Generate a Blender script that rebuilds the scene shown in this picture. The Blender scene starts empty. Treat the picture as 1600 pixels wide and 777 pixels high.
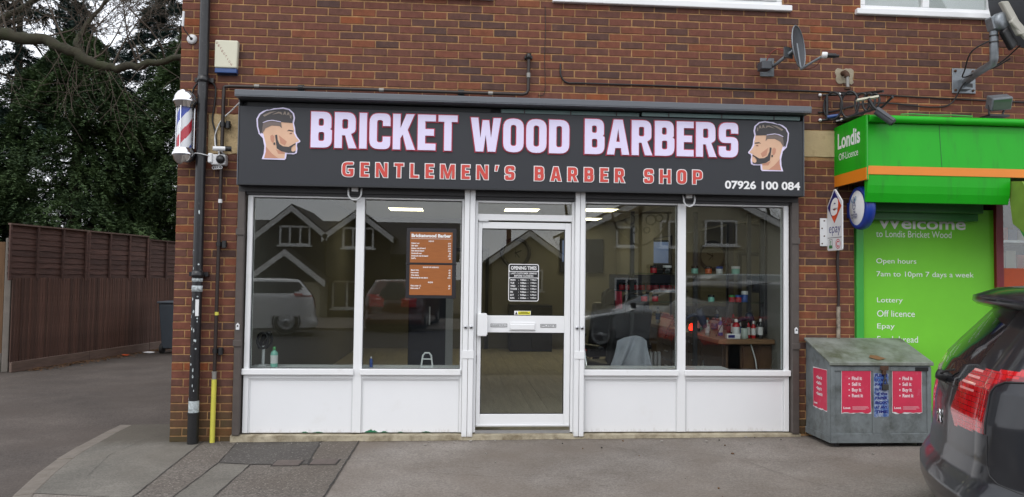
import bpy, math, random
import numpy as np
from mathutils import Vector, Matrix
S = bpy.context.scene
COL = S.collection
R = math.radians
random.seed(7)

# ------------------------------------------------------------------ camera
CAM = Vector((2.613, -7.065, 1.567))
yaw, pit, rol = R(-4.165), R(2.216), R(0.709)
fwd = Vector((-math.sin(yaw) * math.cos(pit), math.cos(yaw) * math.cos(pit), math.sin(pit)))
rt0 = Vector((math.cos(yaw), math.sin(yaw), 0))
up0 = rt0.cross(fwd)
rt = rt0 * math.cos(rol) + up0 * math.sin(rol)
up = up0 * math.cos(rol) - rt0 * math.sin(rol)
cd = bpy.data.cameras.new('camera')
cam = bpy.data.objects.new('camera', cd)
cam.matrix_world = Matrix(((rt.x, up.x, -fwd.x, CAM.x), (rt.y, up.y, -fwd.y, CAM.y), (rt.z, up.z, -fwd.z, CAM.z), (0, 0, 0, 1)))
cd.sensor_width = 36.0
cd.lens = 36.0 * 1160.0 / 1600.0
cd.clip_start = 0.05
cd.clip_end = 2000
COL.objects.link(cam)
S.camera = cam

# ------------------------------------------------------------------ overcast sky, soft sun, exposure
SUN_EL, SUN_AZ = R(52), R(205)          # azimuth clockwise from +Y: the sun stands behind the camera
w = bpy.data.worlds.new('World')
S.world = w
w.use_nodes = True
nt = w.node_tree
for n in list(nt.nodes):
    nt.nodes.remove(n)
N = nt.nodes.new
L = nt.links.new
sky = N('ShaderNodeTexSky')
sky.sky_type = 'NISHITA'
sky.sun_disc = False
sky.sun_elevation = SUN_EL
sky.sun_rotation = SUN_AZ
sky.dust_density = 3.0
tc = N('ShaderNodeTexCoord')
mp = N('ShaderNodeMapping')
mp.inputs['Scale'].default_value = (1.0, 1.0, 2.6)
L(tc.outputs['Generated'], mp.inputs['Vector'])
nz = N('ShaderNodeTexNoise')
nz.inputs['Scale'].default_value = 2.2
nz.inputs['Detail'].default_value = 7
nz.inputs['Roughness'].default_value = .55
L(mp.outputs['Vector'], nz.inputs['Vector'])
cr = N('ShaderNodeValToRGB')
cr.color_ramp.elements[0].position = .3
cr.color_ramp.elements[0].color = (9.6, 10.0, 10.8, 1)
cr.color_ramp.elements[1].position = .72
cr.color_ramp.elements[1].color = (15.0, 15.2, 15.8, 1)
L(nz.outputs['Fac'], cr.inputs['Fac'])
mx = N('ShaderNodeMix')
mx.data_type = 'RGBA'
mx.inputs['Factor'].default_value = .88
L(sky.outputs['Color'], mx.inputs['A'])
L(cr.outputs['Color'], mx.inputs['B'])
bg = N('ShaderNodeBackground')
bg.inputs['Strength'].default_value = .1
wo = N('ShaderNodeOutputWorld')
L(mx.outputs['Result'], bg.inputs['Color'])
L(bg.outputs['Background'], wo.inputs['Surface'])
sd = bpy.data.lights.new('sun', 'SUN')
sd.energy = .8
sd.angle = R(40)
sd.color = (1, .97, .93)
so = bpy.data.objects.new('sun', sd)
sv = Vector((math.sin(SUN_AZ) * math.cos(SUN_EL), math.cos(SUN_AZ) * math.cos(SUN_EL), math.sin(SUN_EL)))
so.rotation_euler = sv.to_track_quat('Z', 'Y').to_euler()
so.location = (2, -10, 14)
COL.objects.link(so)
S.view_settings.view_transform = 'Standard'
S.view_settings.look = 'None'
S.view_settings.exposure = .42
S.view_settings.gamma = 1
S.cycles.use_denoising = True
S.cycles.max_bounces = 7
S.cycles.diffuse_bounces = 3
S.cycles.glossy_bounces = 4
S.cycles.transparent_max_bounces = 16
S.cycles.caustics_reflective = False
S.cycles.caustics_refractive = False
S.cycles.sample_clamp_indirect = 6

# ------------------------------------------------------------------ materials
def c3(h):
    """sRGB hex -> linear"""
    v = [int(h[i:i + 2], 16) / 255 for i in (0, 2, 4)]
    return tuple(x / 12.92 if x <= .04045 else ((x + .055) / 1.055) ** 2.4 for x in v)

def mat(name, col, rough=.6, metal=0., var=.1, vs=5., bump=0., bs=80., dirt=None, stretch=(1, 1, 1), spec=.5, coat=0., emit=0., alpha=None, rvar=0.):
    """principled surface: base colour varied by noise, optional dirt (colour, amount, scale) and fine relief"""
    m = bpy.data.materials.new(name)
    m.use_nodes = True
    t = m.node_tree
    b = t.nodes['Principled BSDF']
    b.inputs['Roughness'].default_value = rough
    b.inputs['Metallic'].default_value = metal
    b.inputs['Specular IOR Level'].default_value = spec
    b.inputs['Coat Weight'].default_value = coat
    b.inputs['Coat Roughness'].default_value = .04
    if emit:
        b.inputs['Emission Color'].default_value = (*col, 1)
        b.inputs['Emission Strength'].default_value = emit
    n, l = t.nodes.new, t.links.new
    co = n('ShaderNodeTexCoord')
    ma = n('ShaderNodeMapping')
    ma.inputs['Scale'].default_value = stretch
    l(co.outputs['Object'], ma.inputs['Vector'])
    no = n('ShaderNodeTexNoise')
    no.inputs['Scale'].default_value = vs
    no.inputs['Detail'].default_value = 6
    no.inputs['Roughness'].default_value = .6
    l(ma.outputs['Vector'], no.inputs['Vector'])
    rp = n('ShaderNodeValToRGB')
    e = rp.color_ramp.elements
    e[0].position, e[1].position = .28, .72
    e[0].color = (*[max(0, x * (1 - var)) for x in col], 1)
    e[1].color = (*[min(1, x * (1 + var)) for x in col], 1)
    l(no.outputs['Fac'], rp.inputs['Fac'])
    out = rp.outputs['Color']
    if dirt:
        dc, da, ds = dirt
        d = n('ShaderNodeTexNoise')
        d.inputs['Scale'].default_value = ds
        d.inputs['Detail'].default_value = 8
        d.inputs['Roughness'].default_value = .68
        l(ma.outputs['Vector'], d.inputs['Vector'])
        dr = n('ShaderNodeMapRange')
        dr.inputs['From Min'].default_value = .62 - da * .25
        dr.inputs['From Max'].default_value = .78 - da * .1
        dr.inputs['To Max'].default_value = min(1, .35 + da)
        l(d.outputs['Fac'], dr.inputs['Value'])
        x = n('ShaderNodeMix')
        x.data_type = 'RGBA'
        x.inputs['B'].default_value = (*dc, 1)
        l(dr.outputs['Result'], x.inputs['Factor'])
        l(out, x.inputs['A'])
        out = x.outputs['Result']
    l(out, b.inputs['Base Color'])
    if rvar:
        rr = n('ShaderNodeMapRange')
        rr.inputs['To Min'].default_value = max(.02, rough - rvar)
        rr.inputs['To Max'].default_value = min(1, rough + rvar)
        l(no.outputs['Fac'], rr.inputs['Value'])
        l(rr.outputs['Result'], b.inputs['Roughness'])
    if bump:
        bn = n('ShaderNodeTexNoise')
        bn.inputs['Scale'].default_value = bs
        bn.inputs['Detail'].default_value = 5
        l(ma.outputs['Vector'], bn.inputs['Vector'])
        bu = n('ShaderNodeBump')
        bu.inputs['Strength'].default_value = bump
        bu.inputs['Distance'].default_value = .01
        l(bn.outputs['Fac'], bu.inputs['Height'])
        l(bu.outputs['Normal'], b.inputs['Normal'])
    return m

def splash(m, col, top):
    """rain splash: dirt that thins out upwards, in runs and specks"""
    t = m.node_tree
    b = t.nodes['Principled BSDF']
    src = b.inputs['Base Color'].links[0].from_socket
    n, l = t.nodes.new, t.links.new
    ge = n('ShaderNodeNewGeometry')
    mp_ = n('ShaderNodeMapping')
    mp_.inputs['Scale'].default_value = (1, 1, .35)
    l(ge.outputs['Position'], mp_.inputs['Vector'])
    no = n('ShaderNodeTexNoise')
    no.inputs['Scale'].default_value = 26
    no.inputs['Detail'].default_value = 8
    no.inputs['Roughness'].default_value = .75
    l(mp_.outputs['Vector'], no.inputs['Vector'])
    sp = n('ShaderNodeSeparateXYZ')
    l(ge.outputs['Position'], sp.inputs['Vector'])
    h = n('ShaderNodeMapRange')
    h.inputs['From Min'].default_value = .09
    h.inputs['From Max'].default_value = top
    h.inputs['To Min'].default_value = .36
    h.inputs['To Max'].default_value = .0
    l(sp.outputs['Z'], h.inputs['Value'])
    ad = n('ShaderNodeMath')
    ad.operation = 'ADD'
    l(no.outputs['Fac'], ad.inputs[0])
    l(h.outputs['Result'], ad.inputs[1])
    mr = n('ShaderNodeMapRange')
    mr.inputs['From Min'].default_value = .72
    mr.inputs['From Max'].default_value = .98
    mr.inputs['To Max'].default_value = .6
    l(ad.outputs['Value'], mr.inputs['Value'])
    x = n('ShaderNodeMix')
    x.data_type = 'RGBA'
    x.inputs['B'].default_value = (*col, 1)
    l(mr.outputs['Result'], x.inputs['Factor'])
    l(src, x.inputs['A'])
    l(x.outputs['Result'], b.inputs['Base Color'])

def brick_mat(name, island):
    m = bpy.data.materials.new(name)
    m.use_nodes = True
    t = m.node_tree
    b = t.nodes['Principled BSDF']
    b.inputs['Roughness'].default_value = .82
    b.inputs['Specular IOR Level'].default_value = .3
    n, l = t.nodes.new, t.links.new
    ge = n('ShaderNodeNewGeometry')
    if island:
        rnd = ge.outputs['Random Per Island']
    else:
        rnd = n('ShaderNodeObjectInfo').outputs['Random']
    rp = n('ShaderNodeValToRGB')
    rp.color_ramp.interpolation = 'LINEAR'
    els = rp.color_ramp.elements
    tones = [(0, '4e3a36'), (.07, '543c36'), (.2, '5f4037'), (.45, '664136'), (.7, '6c4236'), (.9, '734535'), (.97, '784731'), (.99, '81492e'), (1, '854a2c')]
    els[0].color = (*c3(tones[0][1]), 1)
    els[1].color = (*c3(tones[-1][1]), 1)
    for p, h in tones[1:-1]:
        el = els.new(p)
        el.color = (*c3(h), 1)
    l(rnd, rp.inputs['Fac'])
    no = n('ShaderNodeTexNoise')
    no.inputs['Scale'].default_value = 14
    no.inputs['Detail'].default_value = 8
    no.inputs['Roughness'].default_value = .7
    l(ge.outputs['Position'], no.inputs['Vector'])
    mr = n('ShaderNodeMapRange')
    mr.inputs['From Min'].default_value = .25
    mr.inputs['From Max'].default_value = .75
    mr.inputs['To Min'].default_value = .66
    mr.inputs['To Max'].default_value = 1.3
    l(no.outputs['Fac'], mr.inputs['Value'])
    vm = n('ShaderNodeMix')
    vm.data_type = 'RGBA'
    vm.blend_type = 'MULTIPLY'
    vm.inputs['Factor'].default_value = 1
    l(rp.outputs['Color'], vm.inputs['A'])
    l(mr.outputs['Result'], vm.inputs['B'])
    # mortar smears and pale lime bloom, in blotches
    n2 = n('ShaderNodeTexNoise')
    n2.inputs['Scale'].default_value = 5.5
    n2.inputs['Detail'].default_value = 9
    n2.inputs['Roughness'].default_value = .75
    l(ge.outputs['Position'], n2.inputs['Vector'])
    m2 = n('ShaderNodeMapRange')
    m2.inputs['From Min'].default_value = .56
    m2.inputs['From Max'].default_value = .78
    m2.inputs['To Max'].default_value = .55
    l(n2.outputs['Fac'], m2.inputs['Value'])
    x1 = n('ShaderNodeMix')
    x1.data_type = 'RGBA'
    x1.inputs['B'].default_value = (*c3('7d5a42'), 1)
    l(m2.outputs['Result'], x1.inputs['Factor'])
    l(vm.outputs['Result'], x1.inputs['A'])
    # algae on the lowest courses, broken up by noise
    sp = n('ShaderNodeSeparateXYZ')
    l(ge.outputs['Position'], sp.inputs['Vector'])
    ad = n('ShaderNodeMath')
    ad.operation = 'MULTIPLY_ADD'
    ad.inputs[1].default_value = .9
    l(n2.outputs['Fac'], ad.inputs[0])
    l(sp.outputs['Z'], ad.inputs[2])
    m3 = n('ShaderNodeMapRange')
    m3.inputs['From Min'].default_value = 1.02
    m3.inputs['From Max'].default_value = .5
    m3.inputs['To Max'].default_value = .75
    l(ad.outputs['Value'], m3.inputs['Value'])
    x2 = n('ShaderNodeMix')
    x2.data_type = 'RGBA'
    x2.inputs['B'].default_value = (*c3('494328'), 1)
    l(m3.outputs['Result'], x2.inputs['Factor'])
    l(x1.outputs['Result'], x2.inputs['A'])
    l(x2.outputs['Result'], b.inputs['Base Color'])
    bn = n('ShaderNodeTexNoise')
    bn.inputs['Scale'].default_value = 130
    bn.inputs['Detail'].default_value = 4
    l(ge.outputs['Position'], bn.inputs['Vector'])
    bu = n('ShaderNodeBump')
    bu.inputs['Strength'].default_value = .5
    bu.inputs['Distance'].default_value = .004
    l(bn.outputs['Fac'], bu.inputs['Height'])
    l(bu.outputs['Normal'], b.inputs['Normal'])
    return m

def glass_mat(name, tint, ior=1.52, rough=0.):
    m = bpy.data.materials.new(name)
    m.use_nodes = True
    t = m.node_tree
    for q in list(t.nodes):
        t.nodes.remove(q)
    n, l = t.nodes.new, t.links.new
    fr = n('ShaderNodeFresnel')
    ge = n('ShaderNodeNewGeometry')       # the node turns its index over on back faces: feed it the inverse there
    ix = n('ShaderNodeMapRange')
    ix.inputs['To Min'].default_value = ior
    ix.inputs['To Max'].default_value = 1 / ior
    l(ge.outputs['Backfacing'], ix.inputs['Value'])
    l(ix.outputs['Result'], fr.inputs['IOR'])
    tr = n('ShaderNodeBsdfTransparent')
    tr.inputs['Color'].default_value = (*tint, 1)
    gl = n('ShaderNodeBsdfGlossy')
    gl.inputs['Roughness'].default_value = rough
    mi = n('ShaderNodeMixShader')
    o = n('ShaderNodeOutputMaterial')
    l(fr.outputs['Fac'], mi.inputs['Fac'])
    l(tr.outputs['BSDF'], mi.inputs[1])
    l(gl.outputs['BSDF'], mi.inputs[2])
    l(mi.outputs['Shader'], o.inputs['Surface'])
    return m

def ground_mat(name, col, col2, fine=.35, spots=None, patch=.18, bump=.6, stain=.5, grime=True):
    """tarmac / concrete: pale and dark aggregate grains, broad worn patches, dark stains"""
    m = bpy.data.materials.new(name)
    m.use_nodes = True
    t = m.node_tree
    b = t.nodes['Principled BSDF']
    b.inputs['Roughness'].default_value = .88
    b.inputs['Specular IOR Level'].default_value = .3
    n, l = t.nodes.new, t.links.new
    ge = n('ShaderNodeNewGeometry')
    def noise(sc, de=4, ro=.6):
        q = n('ShaderNodeTexNoise')
        q.inputs['Scale'].default_value = sc
        q.inputs['Detail'].default_value = de
        q.inputs['Roughness'].default_value = ro
        l(ge.outputs['Position'], q.inputs['Vector'])
        return q.outputs['Fac']
    def rng(v, a, z, lo, hi):
        q = n('ShaderNodeMapRange')
        q.inputs['From Min'].default_value = a
        q.inputs['From Max'].default_value = z
        q.inputs['To Min'].default_value = lo
        q.inputs['To Max'].default_value = hi
        l(v, q.inputs['Value'])
        return q.outputs['Result']
    def mix(a, bb, f, mode='MIX'):
        q = n('ShaderNodeMix')
        q.data_type = 'RGBA'
        q.blend_type = mode
        for k, v in (('A', a), ('B', bb), ('Factor', f)):
            if isinstance(v, tuple):
                q.inputs[k].default_value = (*v, 1)
            elif isinstance(v, (int, float)):
                q.inputs[k].default_value = v
            else:
                l(v, q.inputs[k])
        return q.outputs['Result']
    base = mix(col, col2, rng(noise(1.3, 8, .65), .35, .68, 0, 1))
    vo = n('ShaderNodeTexVoronoi')
    vo.inputs['Scale'].default_value = 95
    l(ge.outputs['Position'], vo.inputs['Vector'])
    sx = n('ShaderNodeSeparateColor')
    l(vo.outputs['Color'], sx.inputs['Color'])
    g = rng(sx.outputs['Red'], 0, 1, 1 - fine, 1 + fine)
    base = mix(base, g, 1, 'MULTIPLY')
    base = mix(base, rng(noise(34, 5, .7), .3, .7, 1 - fine * .5, 1 + fine * .5), 1, 'MULTIPLY')
    base = mix(base, rng(noise(.55, 5, .55), .3, .7, 1 - patch, 1 + patch), 1, 'MULTIPLY')
    base = mix(base, tuple(x * .45 for x in col), rng(noise(2.1, 6, .62), .6, .78, 0, stain))
    base = mix(base, tuple(x * y for x, y in zip(col, (1.03, .985, .94))), rng(noise(.9, 4, .5), .45, .7, 0, .7))
    sy = n('ShaderNodeSeparateXYZ')
    l(ge.outputs['Position'], sy.inputs['Vector'])
    gm = n('ShaderNodeMath')
    gm.operation = 'MULTIPLY_ADD'
    gm.inputs[1].default_value = .55
    l(noise(9, 6, .7), gm.inputs[0])
    l(sy.outputs['Y'], gm.inputs[2])
    base = mix(base, tuple(x * y for x, y in zip(col, (.50, .44, .36))), rng(gm.outputs['Value'], .10, .36, 0, .6 if grime else 0))
    base = mix(base, tuple(x * .55 for x in col), rng(noise(6.5, 3, .5), .70, .76, 0, .45))
    if spots:
        base = mix(base, spots, rng(sx.outputs['Green'], .93, .97, 0, .8))
    l(base, b.inputs['Base Color'])
    bu = n('ShaderNodeBump')
    bu.inputs['Strength'].default_value = bump
    bu.inputs['Distance'].default_value = .006
    l(sx.outputs['Blue'], bu.inputs['Height'])
    l(bu.outputs['Normal'], b.inputs['Normal'])
    return m

def leaf_mat(name, dark, light, rough=.6, trans=.15):
    m = bpy.data.materials.new(name)
    m.use_nodes = True
    t = m.node_tree
    b = t.nodes['Principled BSDF']
    b.inputs['Roughness'].default_value = rough
    b.inputs['Specular IOR Level'].default_value = .25
    n, l = t.nodes.new, t.links.new
    ge = n('ShaderNodeNewGeometry')
    rp = n('ShaderNodeValToRGB')
    rp.color_ramp.elements[0].color = (*dark, 1)
    rp.color_ramp.elements[1].color = (*light, 1)
    no = n('ShaderNodeTexNoise')
    no.inputs['Scale'].default_value = 1.6
    no.inputs['Detail'].default_value = 3
    l(ge.outputs['Position'], no.inputs['Vector'])
    ad = n('ShaderNodeMath')
    ad.operation = 'MULTIPLY_ADD'
    ad.inputs[1].default_value = .5
    l(ge.outputs['Random Per Island'], ad.inputs[0])
    sb = n('ShaderNodeMapRange')
    sb.inputs['From Min'].default_value = .35
    sb.inputs['From Max'].default_value = .7
    sb.inputs['To Max'].default_value = .5
    l(no.outputs['Fac'], sb.inputs['Value'])
    l(sb.outputs['Result'], ad.inputs[2])
    l(ad.outputs['Value'], rp.inputs['Fac'])
    l(rp.outputs['Color'], b.inputs['Base Color'])
    return m

def tone(m, lo, hi):
    """each separate piece a little darker or lighter than the next"""
    t = m.node_tree
    b = t.nodes['Principled BSDF']
    src = b.inputs['Base Color'].links[0].from_socket
    n, l = t.nodes.new, t.links.new
    oi = n('ShaderNodeObjectInfo')
    mr = n('ShaderNodeMapRange')
    mr.inputs['To Min'].default_value = lo
    mr.inputs['To Max'].default_value = hi
    l(oi.outputs['Random'], mr.inputs['Value'])
    x = n('ShaderNodeMix')
    x.data_type = 'RGBA'
    x.blend_type = 'MULTIPLY'
    x.inputs['Factor'].default_value = 1
    l(src, x.inputs['A'])
    l(mr.outputs['Result'], x.inputs['B'])
    l(x.outputs['Result'], b.inputs['Base Color'])

M = {}
M['brick'] = brick_mat('brick single', False)
M['brickwork'] = brick_mat('brick mass', True)
M['mortar'] = mat('sandy mortar', c3('a58056'), .95, var=.28, vs=14, bump=.4, bs=200, dirt=(c3('6f5340'), .6, 5))
M['stone'] = mat('tan concrete block', c3('b29c76'), .9, var=.16, vs=9, bump=.7, bs=45, dirt=(c3('5b4f38'), .45, 16))
M['stonesmooth'] = mat('tan concrete block smooth', c3('b5a07c'), .9, var=.08, vs=6, bump=.3, bs=60, dirt=(c3('8a7556'), .35, 7))
M['cement'] = mat('grey cement patch', c3('9a907c'), .95, var=.12, vs=12, bump=.5, bs=80)
M['sill'] = mat('concrete shop sill', c3('a39a85'), .92, var=.2, vs=5, bump=.5, bs=60, dirt=(c3('6b5f4a'), .7, 8))
M['upvc'] = mat('white frame', (.80, .81, .82), .32, var=.02, vs=3, dirt=((.55, .54, .50), .06, 6))
M['panel'] = mat('white panel', (.80, .81, .825), .42, var=.02, vs=1.4, dirt=((.70, .69, .66), .05, 2.2))
splash(M['panel'], (.48, .45, .40), .17)
splash(M['upvc'], (.48, .45, .40), .16)
M['upvcgrey'] = mat('off white frame', (.66, .67, .68), .4, var=.04)
M['greenpaint'] = mat('old green paint', c3('1f6a48'), .6, var=.2, vs=30)
M['guide'] = mat('dark brown metal', c3('4f4844'), .45, var=.14, vs=12, metal=.0, rvar=.1)
M['shutter'] = mat('shutter housing', c3('2b2a2c'), .5, var=.15)
M['black'] = mat('black plastic', (.012, .012, .013), .4, var=.2, vs=20)
M['pipe'] = mat('black gloss paint', (.014, .014, .016), .3, var=.3, vs=14, dirt=(c3('9a9a98'), .05, 30))
M['brownpipe'] = mat('brown pipe', c3('2a201c'), .42, var=.2, vs=20)
M['pipemetal'] = mat('dull pipe fitting', c3('8d8b86'), .45, metal=.4, var=.15)
M['yellow'] = mat('yellow plastic sleeve', c3('c9c24e'), .5, var=.08, vs=8, dirt=(c3('8f8a3a'), .25, 9))
M['flakywhite'] = mat('flaked white paint', c3('b9c2c4'), .7, var=.25, vs=40, dirt=((.02, .02, .02), .6, 25))
M['sign'] = mat('grey sign panel', c3('2d2f34'), .42, var=.03, vs=2, spec=.4)
M['hood'] = mat('grey sign hood', c3('5e6268'), .38, var=.05, vs=3)
M['hooddark'] = mat('dark recess', c3('202225'), .5, var=.1)
M['teal'] = mat('strip light cover', c3('4c6a67'), .25, var=.1)
M['lavender'] = mat('lavender letter', c3('e0d8f4'), .4, var=.02)
M['red'] = mat('red letter border', c3('b5324a'), .45, var=.04)
M['brickred'] = mat('brick red letter', c3('c9453c'), .45, var=.05)
M['white'] = mat('white print', (.82, .82, .82), .5, var=.01)
M['skin'] = mat('printed skin', c3('d8b093'), .5, var=.08, vs=6)
M['skin2'] = mat('printed skin shadow', c3('c08a72'), .5, var=.06)
M['hair'] = mat('printed hair', c3('3d3a3c'), .5, var=.12, vs=18)
M['hair2'] = mat('printed hair streak', c3('8c7f74'), .5, var=.1)
M['fade'] = mat('printed shaved hair', c3('726560'), .5, var=.1)
M['chrome'] = mat('chrome', (.75, .75, .77), .1, metal=1., var=.03)
M['alu'] = mat('dull aluminium', (.5, .51, .53), .35, metal=.8, var=.08, vs=14)
M['galv'] = mat('galvanised steel', c3('878d92'), .45, metal=.55, var=.16, vs=26)
M['dish'] = mat('dark grey dish', c3('4a4d52'), .5, var=.08)
M['cream'] = mat('cream plastic', c3('cfcdb8'), .45, var=.03)
M['blueplastic'] = mat('blue plastic', c3('2c4a80'), .35, var=.08)
M['navy'] = mat('navy plastic', c3('1b2440'), .4, var=.1)
M['whiteplastic'] = mat('white plastic', (.7, .71, .72), .35, var=.03)
M['pane'] = glass_mat('double glazing', (.92, .945, .935), 1.80)   # two sheets' worth of reflection
M['tubeglass'] = glass_mat('clear tube', (.97, .98, 1), 1.4, .02)
M['green'] = mat('green sign board', c3('1fa31d'), .36, var=.08, vs=1.2, spec=.25, dirt=(c3('2b7a28'), .3, 3.5), stretch=(3, 3, .5), rvar=.08)
M['greenb'] = mat('green poster', c3('72c634'), .5, var=.14, vs=.7, spec=.3)
M['greend'] = mat('green frame', c3('38a03c'), .4, var=.08)
M['greenshut'] = mat('green shutter box', c3('276a2e'), .45, var=.1)
M['olive'] = mat('olive fabric', c3('6f8c33'), .8, var=.14, vs=9)
M['orange'] = mat('orange stripe', c3('e0821e'), .35, var=.04, vs=3)
M['orangeposter'] = mat('orange poster', c3('c8511c'), .5, var=.12)
M['redframe'] = mat('dark red frame', c3('7a1522'), .4, var=.1)
M['lead'] = mat('lead flashing', c3('9a9d9c'), .7, var=.16, vs=8, dirt=(c3('5c5e5c'), .4, 5))
M['royal'] = mat('royal blue', c3('1c3a94'), .35, var=.06)
M['epayblue'] = mat('deep blue print', c3('1b1f6e'), .4, var=.03)
M['epayorange'] = mat('orange print', c3('d2491b'), .4, var=.03)
M['binmetal'] = mat('weathered grey steel', c3('7c8385'), .55, metal=.35, var=.22, vs=6, bump=.15, bs=30, dirt=(c3('4a4d48'), .55, 5))
M['binlid'] = mat('weathered mossy lid', c3('828780'), .6, metal=.25, var=.25, vs=7, bump=.2, bs=30, dirt=(c3('4d5238'), .7, 4))
M['pink'] = mat('faded red poster', c3('c9304f'), .55, var=.10, vs=5, dirt=(c3('c97a8c'), .15, 14))
M['bluesticker'] = mat('torn blue sticker', c3('3d5d9a'), .6, var=.3, vs=30, dirt=(c3('b9c0c8'), .8, 26))
M['rust'] = mat('rust', c3('4a3222'), .8, var=.3, vs=30)
M['carpaint'] = mat('dark grey car paint', c3('1e2025'), .28, metal=.25, var=.03, vs=2, coat=.5)
M['carglass'] = mat('tinted car glass', (.012, .013, .016), .05, var=.1, spec=.45)
M['lightred'] = mat('red lamp lens', c3('c4151c'), .12, var=.12, vs=20, coat=1.)
M['lightpink'] = mat('pale lamp lens', c3('e79a96'), .15, var=.1, vs=20, coat=1.)
M['lightdark'] = mat('dark red lamp edge', c3('73101a'), .2, var=.1, coat=1.)
M['rubber'] = mat('tyre rubber', (.018, .018, .018), .75, var=.2, vs=20)
M['fencedark'] = mat('dark stained wood', c3('563d33'), .85, var=.35, vs=3, stretch=(9, 9, 1), bump=.4, bs=24, dirt=(c3('72594d'), .3, 3))
M['fencelap'] = mat('dark lapped wood', c3('4f3831'), .85, var=.35, vs=3, stretch=(1, 1, 12), bump=.4, bs=24, dirt=(c3('7b6459'), .25, 5))
tone(M['fencedark'], .68, 1.35)
tone(M['fencelap'], .72, 1.3)
M['fencelight'] = mat('light brown wood', c3('6a5038'), .85, var=.25, vs=2, stretch=(9, 9, 1), bump=.4, bs=20)
M['fencepost'] = mat('concrete fence post', c3('77716a'), .9, var=.14, vs=6, bump=.5, bs=60)
M['gravelboard'] = mat('gravel board', c3('6a5950'), .9, var=.25, vs=4, stretch=(1, 1, 6), bump=.4, bs=30)
M['bark'] = mat('mossy bark', c3('353225'), .9, var=.4, vs=7, bump=.8, bs=22, dirt=(c3('3b4028'), .6, 5))
M['twig'] = mat('grey brown twig', c3('50473d'), .9, var=.25, vs=8)
M['conifer'] = leaf_mat('conifer green', (.015, .034, .019), (.105, .165, .060))
M['cedar'] = leaf_mat('cedar blue green', (.012, .028, .024), (.035, .062, .050))
M['leafbrown'] = leaf_mat('dead leaves', c3('3e2c20'), c3('8a6848'))
M['wheelie'] = mat('grey wheelie bin', c3('3c444c'), .5, var=.1)
# ground
M['tarmac'] = ground_mat('worn tarmac', c3('706962'), c3('847e78'), .22, None, .14, stain=.38)
M['aggregate'] = ground_mat('reddish aggregate tarmac', c3('5e5852'), c3('6a645e'), .38, c3('8a847c'), .12, .8, stain=.3)
M['darktar'] = ground_mat('dark tarmac patch', c3('4b4846'), c3('56534f'), .25, c3('7a7672'), .1, stain=.2)
M['concrete'] = ground_mat('grey concrete', c3('5f5c56'), c3('716d66'), .18, None, .2, .4, stain=.65)
M['alley'] = ground_mat('alley tarmac', c3('4b4541'), c3('5a534e'), .25, None, .2, stain=.4, grime=False)
M['road'] = ground_mat('road asphalt', c3('3c3b3b'), c3('46444a'), .25, None, .1)
M['soil'] = ground_mat('verge soil', c3('4a4034'), c3('5a5038'), .4, None, .2)
M['kerb'] = mat('kerb stone', c3('6e675f'), .9, var=.16, vs=8, bump=.6, bs=70, dirt=(c3('5e574e'), .5, 7))
M['joint'] = mat('tar joint', c3('35322f'), .9, var=.3, vs=20)
M['cover'] = mat('rusty iron cover', c3('5a504b'), .75, var=.2, vs=20, bump=.5, bs=90)

# ------------------------------------------------------------------ mesh helpers
OFF = {}

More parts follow.
